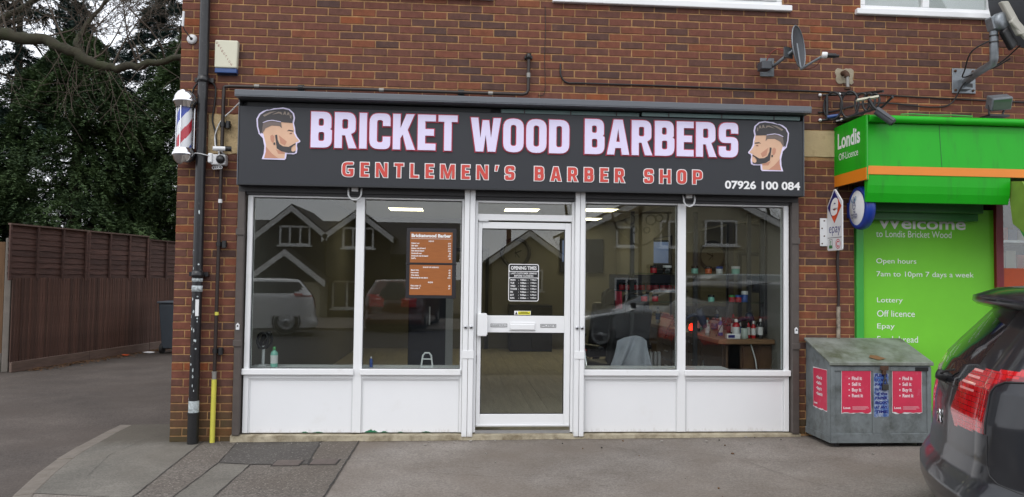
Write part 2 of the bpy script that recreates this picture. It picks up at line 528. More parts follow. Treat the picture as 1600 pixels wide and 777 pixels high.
class MB:
    """collects faces, then links them as one mesh object"""
    def __init__(s):
        s.v, s.f, s.mi, s.sm = [], [], [], []

    def add(s, vs, fs, mi=0, smooth=False):
        o = len(s.v)
        s.v += [tuple(p) for p in vs]
        for f in fs:
            s.f.append([i + o for i in f])
            s.mi.append(mi)
            s.sm.append(smooth)
        return s

    def box(s, x0, x1, y0, y1, z0, z1, mi=0):
        v = [(x, y, z) for z in (z0, z1) for y in (y0, y1) for x in (x0, x1)]
        return s.add(v, [(0, 2, 3, 1), (4, 5, 7, 6), (0, 1, 5, 4), (2, 6, 7, 3), (0, 4, 6, 2), (1, 3, 7, 5)], mi)

    def obox(s, c, ax, ay, az, mi=0):
        """box from a centre and three half-axis vectors"""
        c, ax, ay, az = Vector(c), Vector(ax), Vector(ay), Vector(az)
        v = [c + ax * i + ay * j + az * k for k in (-1, 1) for j in (-1, 1) for i in (-1, 1)]
        return s.add(v, [(0, 2, 3, 1), (4, 5, 7, 6), (0, 1, 5, 4), (2, 6, 7, 3), (0, 4, 6, 2), (1, 3, 7, 5)], mi)

    def prism(s, pts, fn, d0, d1, mi=0):
        """2-D polygon (a, b) lifted by fn(a, b, d) from depth d0 to d1"""
        n = len(pts)
        v = [fn(a, b, d0) for a, b in pts] + [fn(a, b, d1) for a, b in pts]
        f = [tuple(range(n)), tuple(range(2 * n - 1, n - 1, -1))]
        f += [(i, n + i, n + (i + 1) % n, (i + 1) % n) for i in range(n)]
        return s.add(v, f, mi)

    def tube(s, pts, r, n=8, mi=0, caps=True, smooth=True):
        pts = [Vector(p) for p in pts]
        rs = r if isinstance(r, (list, tuple)) else [r] * len(pts)
        v, f = [], []
        ref = None
        for i, p in enumerate(pts):
            a = pts[max(0, i - 1)]
            b = pts[min(len(pts) - 1, i + 1)]
            t = (b - a).normalized()
            if ref is None:
                ref = t.orthogonal().normalized()
            ref = (ref - t * ref.dot(t))
            ref = ref.normalized() if ref.length > 1e-6 else t.orthogonal().normalized()
            bi = t.cross(ref)
            for k in range(n):
                an = 2 * math.pi * k / n
                v.append(p + (ref * math.cos(an) + bi * math.sin(an)) * rs[i])
        for i in range(len(pts) - 1):
            for k in range(n):
                f.append((i * n + k, i * n + (k + 1) % n, (i + 1) * n + (k + 1) % n, (i + 1) * n + k))
        s.add(v, f, mi, smooth)
        if caps:
            m = len(pts)
            s.add(v[:n], [tuple(range(n - 1, -1, -1))], mi)
            s.add(v[(m - 1) * n:], [tuple(range(n))], mi)
        return s

    def lathe(s, prof, o, axis=(0, 0, 1), n=24, mi=0, smooth=True):
        """prof: (radius, distance along the axis)"""
        o = Vector(o)
        t = Vector(axis).normalized()
        a = t.orthogonal().normalized()
        b = t.cross(a)
        v, f = [], []
        for r, h in prof:
            for k in range(n):
                an = 2 * math.pi * k / n
                v.append(o + t * h + (a * math.cos(an) + b * math.sin(an)) * max(r, 1e-5))
        for i in range(len(prof) - 1):
            for k in range(n):
                f.append((i * n + k, i * n + (k + 1) % n, (i + 1) * n + (k + 1) % n, (i + 1) * n + k))
        return s.add(v, f, mi, smooth)

    def build(s, name, mats, parent=None, bev=0, seg=1, local=False, kind=None, label=None):
        me = bpy.data.meshes.new(name)
        off = Vector((0, 0, 0)) if (parent is None or local) else OFF.get(parent.name, Vector((0, 0, 0)))
        me.from_pydata([(p[0] - off.x, p[1] - off.y, p[2] - off.z) for p in s.v], [], s.f)
        for m in (mats if isinstance(mats, (list, tuple)) else [mats]):
            me.materials.append(M[m] if isinstance(m, str) else m)
        me.polygons.foreach_set('material_index', s.mi)
        me.polygons.foreach_set('use_smooth', s.sm)
        me.update()
        o = bpy.data.objects.new(name, me)
        COL.objects.link(o)
        if parent is not None:
            o.parent = parent
            OFF[o.name] = off
        if bev:
            b = o.modifiers.new('bevel', 'BEVEL')
            b.width = bev
            b.segments = seg
            b.limit_method = 'ANGLE'
            b.angle_limit = R(40)
        if kind:
            o['kind'] = kind
        if label:
            o['label'] = label
        return o

def tag(o, label=None, cat=None, group=None, kind=None):
    if label: o['label'] = label
    if cat: o['category'] = cat
    if group: o['group'] = group
    if kind: o['kind'] = kind
    return o

def thing(name, label, cat, loc=(0, 0, 0), rotz=0, group=None):
    o = bpy.data.objects.new(name, None)
    o.empty_display_size = .2
    COL.objects.link(o)
    o.location = loc
    o.rotation_euler = (0, 0, rotz)
    OFF[o.name] = Vector(loc)
    return tag(o, label, cat, group)

def copy_thing(root, loc, rotz, label, group=None):
    """a thing, its parts and their sub-parts"""
    c = root.copy()
    COL.objects.link(c)
    c.location = loc
    c.rotation_euler = (0, 0, rotz)
    c['label'] = label
    if group:
        c['group'] = group
    for ch in list(root.children):
        d = ch.copy()
        COL.objects.link(d)
        d.parent = c
        for g in list(ch.children):
            e = g.copy()
            COL.objects.link(e)
            e.parent = d
    return c

def share(name, mesh, parent, loc, rot=(0, 0, 0), scale=None):
    o = bpy.data.objects.new(name, mesh)
    COL.objects.link(o)
    o.parent = parent
    o.location = Vector(loc) - (OFF.get(parent.name, Vector((0, 0, 0))) if parent else Vector((0, 0, 0)))
    o.rotation_euler = rot
    if scale:
        o.scale = scale
    return o

# ------------------------------------------------------------------ lettering (built-in font, weight by outline offset)
def glyphs(txt, weight=0., ext=0., res=6, space=1.):
    cu = bpy.data.curves.new('type', 'FONT')
    cu.body = txt
    cu.offset = weight
    cu.extrude = ext
    cu.resolution_u = res
    cu.space_character = space
    ob = bpy.data.objects.new('type', cu)
    me = bpy.data.meshes.new_from_object(ob)
    v = [tuple(q.co) for q in me.vertices]
    f = [tuple(p.vertices) for p in me.polygons]
    bpy.data.objects.remove(ob)
    bpy.data.curves.remove(cu)
    bpy.data.meshes.remove(me)
    return v, f

def fit_text(mb, txt, box, fn, weight=.01, mi=0, by='wh', align='l', space=1., ext=0., res=3):
    """box = (a0, b0, a1, b1) in the plane of fn(a, b, d); by 'wh' fills the box, 'h' keeps proportions"""
    v, f = glyphs(txt, weight, .5 if ext else 0, res, space)
    if not v:
        return
    xs = [p[0] for p in v]
    ys = [p[1] for p in v]
    x0, x1, y0, y1 = min(xs), max(xs), min(ys), max(ys)
    a0, b0, a1, b1 = box
    if by == 'wh':
        sx, sy = (a1 - a0) / (x1 - x0), (b1 - b0) / (y1 - y0)
    else:                               # cap height fits the box height, baseline on b0
        sy = (b1 - b0) / .73
        sx = sy * .92
        y0 = 0
    w = (x1 - x0) * sx
    sh = 0 if align == 'l' else ((a1 - a0) - w if align == 'r' else ((a1 - a0) - w) / 2)
    vv = [fn(a0 + sh + (p[0] - x0) * sx, b0 + (p[1] - y0) * sy, (p[2] + .5) * ext if ext else 0) for p in v]
    mb.add(vv, f, mi)

def wall_plane(y):
    return lambda a, b, d: (a, y - d, b)

def letter_parts(txt, box, fn, weight, m, parent, name='letter', res=5):
    """each character its own part, set out as the whole line would be"""
    v, f = glyphs(txt, weight, 0, res)
    xs, ys = [p[0] for p in v], [p[1] for p in v]
    x0, x1, y0, y1 = min(xs), max(xs), min(ys), max(ys)
    sx, sy = (box[2] - box[0]) / (x1 - x0), (box[3] - box[1]) / (y1 - y0)
    for i, chx in enumerate(txt):
        if chx == ' ':
            continue
        pv, _ = glyphs(txt[:i + 1], weight, 0, res)
        cv, cf = glyphs(chx, weight, 0, res)
        sh = max(p[0] for p in pv) - max(p[0] for p in cv)
        mb = MB()
        mb.add([fn(box[0] + (p[0] + sh - x0) * sx, box[1] + (p[1] - y0) * sy, 0) for p in cv], cf)
        mb.build(name, m, parent)

# ================================================================== GROUND
def gz(x, y=0):
    return .018 + .0070 * x            # the forecourt rises gently to the right

def sheet(name, poly, m, lift=0., thick=.0, kind='structure', parent=None):
    b = MB()
    n = len(poly)
    v = [(x, y, gz(x) + lift) for x, y in poly]
    b.add(v, [tuple(range(n))])
    if thick:
        v2 = [(x, y, gz(x) + lift - thick) for x, y in poly]
        b.add(v + v2, [(i, n + i, n + (i + 1) % n, (i + 1) % n) for i in range(n)])
    return b.build(name, m, parent, kind=kind)

b = MB()
b.add([(-400, -400, -.30), (400, -400, -.30), (400, 400, -.30), (-400, 400, -.30)], [(0, 1, 2, 3)])
b.build('ground', 'soil', kind='structure')
b = MB()                                # the side alley, a shade lower than the kerb
b.add([(-30, -4.6, -.045), (1.5, -4.6, -.045), (1.5, 30, -.045), (-30, 30, -.045)], [(0, 1, 2, 3)])
b.build('alley_road', 'alley', kind='structure')
b = MB()
b.add([(-200, -15, -.06), (200, -15, -.06), (200, -4.6, -.06), (-200, -4.6, -.06)], [(0, 1, 2, 3)])
b.build('road', 'road', kind='structure')
b = MB()
b.add([(-200, -20.4, .02), (200, -20.4, .02), (200, -15, .02), (-200, -15, .02)], [(0, 1, 2, 3)])
b.add([(-200, -15, .02), (200, -15, .02), (200, -15, -.06), (-200, -15, -.06)], [(0, 1, 2, 3)])
b.build('far_pavement', 'tarmac', kind='structure')

KO = [(-.80, .86), (-.785, .45), (-.74, -.13), (-.68, -.6), (-.6, -1.0), (-.43, -1.64), (-.18, -2.4), (.15, -3.2), (.6, -4.0), (1.2, -4.55)]
KI = [(-.67, .84), (-.655, .45), (-.61, -.10), (-.55, -.57), (-.47, -.97), (-.31, -1.59), (-.06, -2.33), (.26, -3.1), (.70, -3.88), (1.28, -4.42)]
sheet('pavement', KI + [(14, -4.42), (14, .3), (0, .3), (0, .86)], 'tarmac', 0, .16)
sheet('concrete_path', KI[:6] + [(.30, -1.72), (.41, -1.72), (.30, .04), (.0, .06), (.0, .84)], 'concrete', .004)
sheet('reddish_path', [(.31, .08), (.415, -1.72), (.62, -3.4), (.95, -3.4), (.68, -1.72), (.69, -.79), (.61, .08)], 'aggregate', .005)
sheet('dark_tarmac_path', [(.625, .08), (1.37, .08), (1.42, -.89), (.97, -.865), (.70, -.80)], 'darktar', .006)
sheet('concrete_strip_path', [(.70, -.81), (.965, -.875), (.955, -1.75), (1.05, -3.4), (.97, -3.4), (.69, -1.72)], 'concrete', .005)
sheet('coarse_path', [(1.38, .08), (1.73, .08), (1.715, -1.81), (1.80, -3.4), (1.06, -3.4), (.965, -1.75), (.975, -.88), (1.43, -.90)], 'aggregate', .005)
# tar-filled joints between the repairs, each a thin wandering strip
def joint(pts, wd=.012, seed=0):
    rnd = random.Random(seed)
    b = MB()
    P = []
    for i in range(len(pts) - 1):
        a, c = Vector((*pts[i], 0)), Vector((*pts[i + 1], 0))
        k = max(2, int((c - a).length / .07))
        for j in range(k):
            q = a.lerp(c, j / k)
            P.append(q + Vector((rnd.uniform(-.004, .004), rnd.uniform(-.004, .004), 0)))
    P.append(Vector((*pts[-1], 0)))
    v, f = [], []
    for i, p in enumerate(P):
        t = (P[min(i + 1, len(P) - 1)] - P[max(0, i - 1)]).normalized()
        n = Vector((-t.y, t.x, 0)) * wd * rnd.uniform(.12, .42)
        v += [(p.x - n.x, p.y - n.y, gz(p.x) + .0095), (p.x + n.x, p.y + n.y, gz(p.x) + .0095)]
    f = [(2 * i, 2 * i + 1, 2 * i + 3, 2 * i + 2) for i in range(len(P) - 1)]
    b.add(v, f)
    b.build('pavement_joint', 'joint', kind='structure')
joint([(.305, .05), (.41, -1.72), (.6, -3.3)], .012, 1)
joint([(.617, .07), (.695, -.79), (.685, -1.72), (.96, -3.3)], .016, 2)
joint([(.70, -.805), (.97, -.87), (1.43, -.895)], .014, 3)
joint([(.97, -.87), (.96, -1.75), (1.055, -3.3)], .014, 4)
joint([(1.375, .07), (1.425, -.89)], .018, 5)
joint([(1.73, .07), (1.715, -1.81), (1.8, -3.3)], .018, 6)
joint([(.02, .0), (.30, .03)], .03, 7)
joint([(3.9, -.30), (4.15, -.52), (4.6, -.60), (5.0, -.9), (5.2, -1.5), (5.6, -2.2)], .006, 8)
joint([(2.4, -1.2), (2.9, -1.35), (3.3, -1.3), (3.7, -1.5)], .005, 9)
joint([(6.0, -.9), (5.4, -1.05), (5.0, -.9)], .005, 10)
joint([(.0, .5), (-.25, .1), (-.3, -.5), (-.15, -1.2)], .005, 11)
for xa, ya in ((1.145, -.745), (1.435, -.725)):
    t = thing('access_cover', 'flush rusty brown iron cover %s' % ('in the dark tarmac repair' if xa < 1.3 else 'between the dark repair and the grey forecourt'), 'cover', (xa, ya - .2, gz(xa)), group='iron covers in the pavement')
    b = MB()
    for q, (e, z, mi) in enumerate(((0, .0085, 0), (.012, .0125, 1))):
        v = [(xa + e, ya - e, 0), (xa + .235 - e, ya - .012 - e, 0), (xa + .225 - e, ya - .2 + e, 0), (xa - .004 + e, ya - .195 + e, 0)]
        b.prism([(p[0], p[1]) for p in v], lambda a, c, d: (a, c, gz(a) + d), -.02, z, mi)
    b.build('cover_plate', ['joint', 'cover'], t)
kerb = thing('kerb', 'curved kerb', 'kerb')
del kerb['category'], kerb['label']
kerb['kind'] = 'structure'
for i in range(len(KO) - 1):
    a0, a1, c0, c1 = [Vector((*p, 0)) for p in (KO[i], KO[i + 1], KI[i], KI[i + 1])]
    g = .006
    d = (a1 - a0).normalized() * g
    q = [a0 + d, a1 - d, c1 - d, c0 + d]
    b = MB()
    h = .004 + random.uniform(-.004, .004)
    b.prism([(p.x, p.y) for p in q], lambda a, c, dd: (a, c, gz(a) + dd + h), .0, -.2)
    b.build('kerb_stone', 'kerb', kerb, bev=.012, seg=2)

# ================================================================== THE BUILDING
CH, BW = .0746, .225
bld = thing('shop_building', 'red brown brick building with white upper windows above the barber shop', 'building')
WIN = [(1.45, 2.86), (3.55, 5.80), (6.60, 8.75)]        # upper window openings
Z_SILL, Z_HEAD = 4.29, 5.45
b = MB()                                # mortar body the bricks sit in
b.box(.007, .57, .0045, .30, -.1, 3.05)
b.box(5.93, 6.52, .0045, .30, -.1, 3.05)
b.box(.007, 11, .0045, .30, 3.05, Z_SILL - .04)
b.box(.007, 11, .0045, .30, Z_HEAD, 6.1)
xs = [.007] + [q for ww in WIN for q in ww] + [11]
for i in range(0, len(xs), 2):
    b.box(xs[i], xs[i + 1], .0045, .30, Z_SILL - .04, Z_HEAD)
b.box(.0045, .3, .30, 9, -.1, 6.1)
b.build('wall', 'mortar', bld)
b = MB()
b.box(0, 11, .3, 9, 6.1, 6.25)
b.box(-.1, 11.1, -.35, .3, 6.1, 6.3)
b.build('roof', 'lead', bld)
b = MB()
b.box(.3, 11, 8.4, 9, -.1, 6.1)
b.box(10.8, 11, .3, 8.4, -.1, 6.1)
b.box(.3, 10.8, .3, 8.4, 2.78, 2.95)
b.build('back_wall', 'mortar', bld)

def brick_geo(rnd, w, h=.0635, d=.058, front=0., ch=.003):
    x, z = w / 2, h / 2
    j = lambda s: rnd.uniform(-s, s)
    e = [ch * rnd.uniform(.6, 1.6) for _ in range(4)]
    mid = [(-x + j(.0015), -z + j(.0015)), (x + j(.0015), -z + j(.0015)), (x + j(.0015), z + j(.0015)), (-x + j(.0015), z + j(.0015))]
    fr = [(-x + e[0], -z + e[1]), (x - e[2], -z + e[1]), (x - e[2], z - e[3]), (-x + e[0], z - e[3])]
    fr = [(p[0] + j(.001), p[1] + j(.001)) for p in fr]
    v = [(p[0], d, p[1]) for p in mid] + [(p[0], front + ch, p[1]) for p in mid] + [(p[0], front, p[1]) for p in fr]
    f = [(8, 9, 10, 11)]
    for i in range(4):
        k = (i + 1) % 4
        f += [(4 + i, 4 + k, 8 + k, 8 + i), (i, k, 4 + k, 4 + i)]
    return v, f

HOLES = [(a - .0, c + .0, Z_SILL - .045, Z_HEAD) for a, c in WIN]
HOLES += [(.275, .60, 36 * CH, 41 * CH), (5.90, 6.30, 2.79, 41 * CH)]
HOLES += [(6.30, 6.52, 41 * CH - .3, 41 * CH)]
REG = [(0, 11, 41, 81), (0, .568, 0, 41), (5.932, 6.52, 1, 41)]
bricks = []
for (xa, xb, k0, k1) in REG:
    for k in range(k0, k1):
        z0 = k * CH
        off = -.1125 if k % 2 else 0.
        if xa > 5:
            off += .055
        i0 = int((xa - off) / BW) - 1
        for i in range(i0, int((xb - off) / BW) + 2):
            segs = [(max(xa, off + i * BW), min(xb, off + (i + 1) * BW))]
            for (h0, h1, hz0, hz1) in HOLES:
                if z0 + CH * .5 > hz0 and z0 + CH * .5 < hz1:
                    ns = []
                    for (p, q) in segs:
                        if q <= h0 or p >= h1:
                            ns.append((p, q))
                        else:
                            if p < h0: ns.append((p, h0))
                            if q > h1: ns.append((h1, q))
                    segs = ns
            for (p, q) in segs:
                if q - p > .05:
                    bricks.append(((p + q) / 2, z0 + CH / 2, q - p - .0105))
def visible_rank(t):
    x, z, wd = t
    d = Vector((x, 0, z)) - CAM
    inside = -.1 < x < 8.2 and .1 < z < 4.6 and not (.55 < x < 5.95 and z < 3.33) and not (x > 5.95 and z < 1.0) and not (x > 6.3 and z < 3.3)
    return (0 if inside and wd > .09 else 1, d.length)
bricks.sort(key=visible_rank)
rnd = random.Random(3)
protos = []
for q in range(10):
    v, f = brick_geo(rnd, .2145)
    me = bpy.data.meshes.new('brick')
    me.from_pydata(v, [], f)
    me.materials.append(M['brick'])
    protos.append(me)
for (x, z, wd) in bricks[:300]:
    share('brick', rnd.choice(protos), bld, (x + rnd.uniform(-.001, .001), rnd.uniform(-.002, .001), z + rnd.uniform(-.0012, .0012)), (rnd.uniform(-.01, .01), rnd.uniform(-.004, .004), rnd.uniform(-.006, .006)), (wd / .2145, 1, 1))
b = MB()
for (x, z, wd) in bricks[300:]:
    v, f = brick_geo(rnd, wd, front=rnd.uniform(-.002, .001))
    dx, dz = x + rnd.uniform(-.001, .001), z + rnd.uniform(-.0012, .0012)
    b.add([(p[0] + dx, p[1], p[2] + dz) for p in v], f)
for k in range(0, 81):                  # the alley face
    for i in range(0, 30):
        y0 = .075 + i * BW + (.1125 if k % 2 else 0)
        v, f = brick_geo(rnd, .2145, front=rnd.uniform(-.002, .001))
        b.add([(p[1], y0 + .112 - p[0], p[2] + (k + .5) * CH) for p in v], f)
b.build('brickwork', 'brickwork', bld, kind='stuff')
# rough tan concrete beam ends beside the sign
def rough_block(x0, x1, z0, z1, m, amp, name, seed, y=0.):
    rnd = random.Random(seed)
    b = MB()
    nx, nz_ = max(2, int((x1 - x0) / .03)), max(2, int((z1 - z0) / .03))
    v = [(x0 + (x1 - x0) * i / nx, y + rnd.uniform(-amp, amp) - .004, z0 + (z1 - z0) * j / nz_ + (rnd.uniform(-amp, amp) if j in (0, nz_) else 0)) for j in range(nz_ + 1) for i in range(nx + 1)]
    f = [(j * (nx + 1) + i, j * (nx + 1) + i + 1, (j + 1) * (nx + 1) + i + 1, (j + 1) * (nx + 1) + i) for j in range(nz_) for i in range(nx)]
    b.add(v, f, 0, True)
    b.box(x0 + .001, x1 - .001, y + .012, y + .06, z0 + .002, z1 - .002)
    return b.build(name, m, bld)
rough_block(.278, .60, 36 * CH, 41 * CH - .004, 'stone', .006, 'concrete_beam_end', 1)
rough_block(5.905, 6.32, 2.795, 41 * CH - .004, 'stonesmooth', .002, 'concrete_beam_end', 2)
# grey cement patch round the vent pipe
b = MB()
rnd = random.Random(5)
pp = []
for i in range(22):
    an = 2 * math.pi * i / 22
    e = max(abs(math.cos(an)) / .098, abs(math.sin(an)) / .082)
    r = (1 / e) * rnd.uniform(.82, 1.02)
    pp.append((6.425 + r * math.cos(an), 3.605 + r * math.sin(an)))
b.prism(pp, wall_plane(0), .008, -.03)
b.build('cement_patch', 'cement', bld, bev=.004)
# upper windows
def upper_window(x0, x1, splits, sill_to):
    f = MB()
    z0, z1 = Z_SILL, Z_HEAD
    f.box(x0, x1, .02, .09, z0, z0 + .055)
    f.box(x0, x1, .02, .09, z1 - .06, z1)
    f.box(x0, x0 + .06, .02, .09, z0 + .055, z1 - .06)
    f.box(x1 - .06, x1, .02, .09, z0 + .055, z1 - .06)
    for s in splits:
        f.box(s - .035, s + .035, .02, .09, z0 + .055, z1 - .06)
    fr = f.build('window', 'upvc', bld, bev=.006)
    g = MB()
    g.box(x0 - .06, sill_to, -.045, .10, z0 - .058, z0 - .001)
    g.build('sill', 'upvc', fr, bev=.006)
    cells = [x0 + .06] + [q for s in splits for q in (s - .035, s + .035)] + [x1 - .06]
    for i in range(0, len(cells), 2):
        p = MB()
        p.box(cells[i] - .004, cells[i + 1] + .004, .055, .06, z0 + .05, z1 - .055)
        p.build('pane', 'pane', fr)
        if i // 2 == len(splits) or len(splits) == 0:
            h = MB()                    # opening sash
            a, c = cells[i] + .003, cells[i + 1] - .003
            h.box(a, c, .005, .05, z0 + .058, z0 + .10)
            h.box(a, c, .005, .05, z1 - .105, z1 - .063)
            h.box(a, a + .045, .005, .05, z0 + .10, z1 - .105)
            h.box(c - .045, c, .005, .05, z0 + .10, z1 - .105)
            h.build('sash', 'upvc', fr, bev=.005)
    c = MB()
    c.box(x0, x1, .32, .34, z0 - .04, z1)
    c.build('curtain', 'upvcgrey', fr)
upper_window(*WIN[0], [2.2], 2.92)
upper_window(*WIN[1], [4.35, 5.1], 5.875)
upper_window(*WIN[2], [7.3, 8.0], 8.8)

# flattened gum, grit and bits trodden into the forecourt
rnd = random.Random(77)
b = MB()
for i in range(70):
    x, y = rnd.uniform(1.8, 9), -abs(rnd.gauss(0, 1.1)) - .02
    if i % 4 == 0:
        x, y = rnd.uniform(.1, 6), rnd.uniform(-.25, -.03)
    r_ = rnd.uniform(.003, .010) if i % 5 else rnd.uniform(.012, .022)
    P = [(x + r_ * rnd.uniform(.6, 1.3) * math.cos(k), y + r_ * rnd.uniform(.6, 1.3) * math.sin(k)) for k in (0, 1.05, 2.1, 3.14, 4.2, 5.2)]
    b.prism(P, lambda a, c, d: (a, c, gz(a) + d), .004, .0115, rnd.choice((0, 0, 0, 0, 1, 2)))
b.build('pavement_grit', [mat('pale gum', c3('8f8a84'), .9), 'joint', 'leafbrown'], kind='stuff')

# ================================================================== SHOPFRONT
sf = thing('shopfront', 'white framed barber shop front with four large panes and white lower panels', 'shopfront', (.6, 0, .09))
b = MB()                                # concrete sill under the panels
rnd = random.Random(9)
nn = 60
top, bot = [], []
for i in range(nn + 1):
    x = .56 + (5.95 - .56) * i / nn
    top.append((x, -.012 + rnd.uniform(-.004, .002), .088))
    bot.append((x, -.05 + rnd.uniform(-.006, .006), gz(x) + .004))
    bot[-1] = (x, bot[-1][1], gz(x) + .002)
mid = [(p[0], q[1] + .006, .083 + rnd.uniform(-.003, .003)) for p, q in zip(top, bot)]
back = [(p[0], .12, .0885) for p in top]
for A, B_ in ((bot, mid), (mid, top), (top, back)):
    b.add(A + B_, [(i, i + 1, nn + 2 + i, nn + 1 + i) for i in range(nn)])
b.build('concrete_sill', 'sill', sf)
GL = [(.700, 1.652), (1.732, 2.648), (3.838, 4.742), (4.822, 5.805)]
for jambs, bays in ((((.652, .700), (1.652, 1.732), (2.648, 2.668)), ((.700, 1.652), (1.732, 2.648))), (((3.822, 3.838), (4.742, 4.822), (5.805, 5.852)), ((3.838, 4.742), (4.822, 5.805)))):
    b = MB()                            # window frame: jambs, mullion, heads, rails
    for x0, x1 in jambs:
        b.box(x0, x1, 0, .09, .10, 2.305)
    for x0, x1 in bays:
        b.box(x0, x1, .004, .086, 2.288, 2.305)
        b.box(x0, x1, -.004, .09, .640, .692)
        b.box(x0, x1, .003, .086, .600, .6395)
    b.build('window_frame', 'upvc', sf, bev=.004, seg=2)
for i, (x0, x1) in enumerate(((.652, 1.652), (1.732, 2.648), (3.838, 4.742), (4.822, 5.852))):
    r = MB()
    r.box(x0 - .012, x1 + .008, -.030, -.0045, .638, .694)
    r.build('sill_rail', 'upvc', sf, bev=.006, seg=2)
for x0, x1 in GL:
    p = MB()
    p.box(x0 + .0005, x1 - .0005, .040, .046, .6925, 2.2875)
    p.build('pane', 'pane', sf)
    g = MB()                            # black rubber gasket
    for a, c, z0, z1 in ((x0, x0 + .006, .694, 2.286), (x1 - .006, x1, .694, 2.286), (x0 + .006, x1 - .006, .694, .699), (x0 + .006, x1 - .006, 2.280, 2.286)):
        g.box(a + .0008, c - .0008, .032, .0395, z0, z1)
    g.build('gasket', 'black', sf)
    q = MB()
    q.box(x0 + .002, x1 - .002, .018, .05, .100, .5995)
    q.build('lower_panel', 'panel', sf)
    m = MB()                            # thin bead round the panel
    m.box(x0 + .001, x0 + .012, .010, .0178, .100, .5985)
    m.box(x1 - .012, x1 - .001, .010, .0178, .100, .5985)
    m.box(x0 + .012, x1 - .012, .010, .0178, .588, .5985)
    m.build('bead', 'upvcgrey', sf)
# flaked spots where the old green paint shows along the panel foot
def flake(x, z, w_, h_, seed):
    rnd = random.Random(seed)
    b = MB()
    P = []
    n = 14
    for i in range(n + 1):
        u = i / n
        P.append((x - w_ / 2 + w_ * u, z + h_ * math.sin(math.pi * u) * rnd.uniform(.5, 1.)))
    P += [(x + w_ / 2, z), (x - w_ / 2, z)]
    b.prism(P[:n + 1] + P[n + 1:], wall_plane(.0178), 0, .0012)
    b.build('paint_flake', 'greenpaint', sf)
for q in ((1.83, .101, .13, .032, 1), (1.95, .101, .07, .014, 2), (2.10, .101, .05, .008, 3), (2.34, .101, .09, .010, 4), (1.22, .101, .06, .010, 5), (1.34, .101, .10, .008, 6)):
    flake(*q)
# dark shutter guides at both ends
for x0, x1 in ((.575, .640), (5.862, 5.930)):
    b = MB()
    b.box(x0, x1, -.055, .05, .089, 2.33)
    g = b.build('shutter_guide', 'guide', sf, bev=.004)
    for z in (1.955, .93):
        k = MB()
        k.box(x0 - .008, x1 + .006, -.066, -.0555, z - .03, z + .03)
        k.build('guide_clip', 'guide', g, bev=.003)
    k = MB()
    xm = (x0 + x1) / 2
    k.prism([(xm - .014, 1.055), (xm + .014, 1.055), (xm + .016, 1.10), (xm, 1.118), (xm - .016, 1.10)], wall_plane(-.0555), 0, .012)
    k.lathe([(0, .0125), (.008, .0125), (.008, .016), (0, .016)], (xm, -.0555, 1.09), (0, -1, 0), 10, 1)
    k.build('guide_lock', ['whiteplastic', 'black'], g)
# white shutter posts either side of the door
for x0, x1 in ((2.670, 2.772), (3.728, 3.822)):
    xm = (x0 + x1) / 2
    for a, c in ((x0, xm - .002), (xm + .002, x1)):
        b = MB()
        b.box(a, c, -.062, .03, .072, 2.40)
        p = b.build('shutter_post', 'upvc', sf, bev=.004)
        k = MB()
        k.box(a - .004, c + .003, -.068, -.0625, .80, .875)
        k.build('post_joint', 'upvc', p, bev=.002)
        k = MB()
        am = (a + c) / 2
        k.lathe([(0, .014), (.014, .014), (.017, .008), (.017, 0)], (am, -.0625, 1.095), (0, -1, 0), 14, 0)
        k.lathe([(0, .0165), (.008, .0165), (.008, .0145)], (am, -.0625, 1.093), (0, -1, 0), 10, 1)
        k.build('post_lock', ['alu', 'black'], p)
# shutter housing above the glass
b = MB()
b.box(.576, 2.669, -.045, .10, 2.3315, 2.392)
b.box(2.773, 3.727, -.045, .10, 2.3315, 2.392)
b.box(3.823, 5.929, -.045, .10, 2.3315, 2.392)
b.box(.642, 2.669, -.02, .10, 2.3055, 2.331)
b.box(2.773, 3.727, -.02, .10, 2.300, 2.331)
b.box(3.823, 5.860, -.02, .10, 2.3055, 2.331)
b.box(.577, 5.928, .0, .28, 2.3925, 3.14)
b.build('shutter_housing', 'shutter', sf)
# U shaped shutter pulls hanging under the housing
for xc, w_ in ((1.645, .06), (4.83, .055)):
    b = MB()
    P = []
    for i in range(15):
        an = math.pi * i / 14
        P.append((xc - w_ * math.cos(an), -.075, 2.345 - .075 * math.sin(an) ** .8))
    b.tube([(xc - w_, -.05, 2.38)] + P + [(xc + w_, -.05, 2.38)], .0085, 8)
    b.box(xc - .03, xc + .03, -.075, -.046, 2.35, 2.385)
    b.build('shutter_pull', 'whiteplastic', sf)
# ---- the door
b = MB()
b.box(2.774, 2.800, .0, .09, .10, 2.298)
b.box(3.702, 3.727, .0, .09, .10, 2.298)
b.box(2.800, 3.702, .0, .09, 2.108, 2.168)
b.box(2.800, 3.702, .004, .086, 2.276, 2.298)
b.build('door_frame', 'upvc', sf, bev=.004, seg=2)
p = MB()
p.box(2.8005, 3.7015, .040, .046, 2.1685, 2.2755)
p.build('pane', 'pane', sf)
b = MB()
b.box(2.80, 3.702, .015, .12, .0885, .118)
b.build('threshold', 'alu', sf)
dr = MB()
dr.box(2.804, 2.842, .012, .075, .150, 2.092)
dr.box(3.640, 3.698, .012, .075, .150, 2.092)
dr.box(2.842, 3.640, .012, .075, .150, .268)
dr.box(2.842, 3.640, .012, .075, 1.040, 1.200)
dr.box(2.842, 3.640, .012, .075, 2.030, 2.092)
door = dr.build('door', 'upvc', sf, bev=.004, seg=2)
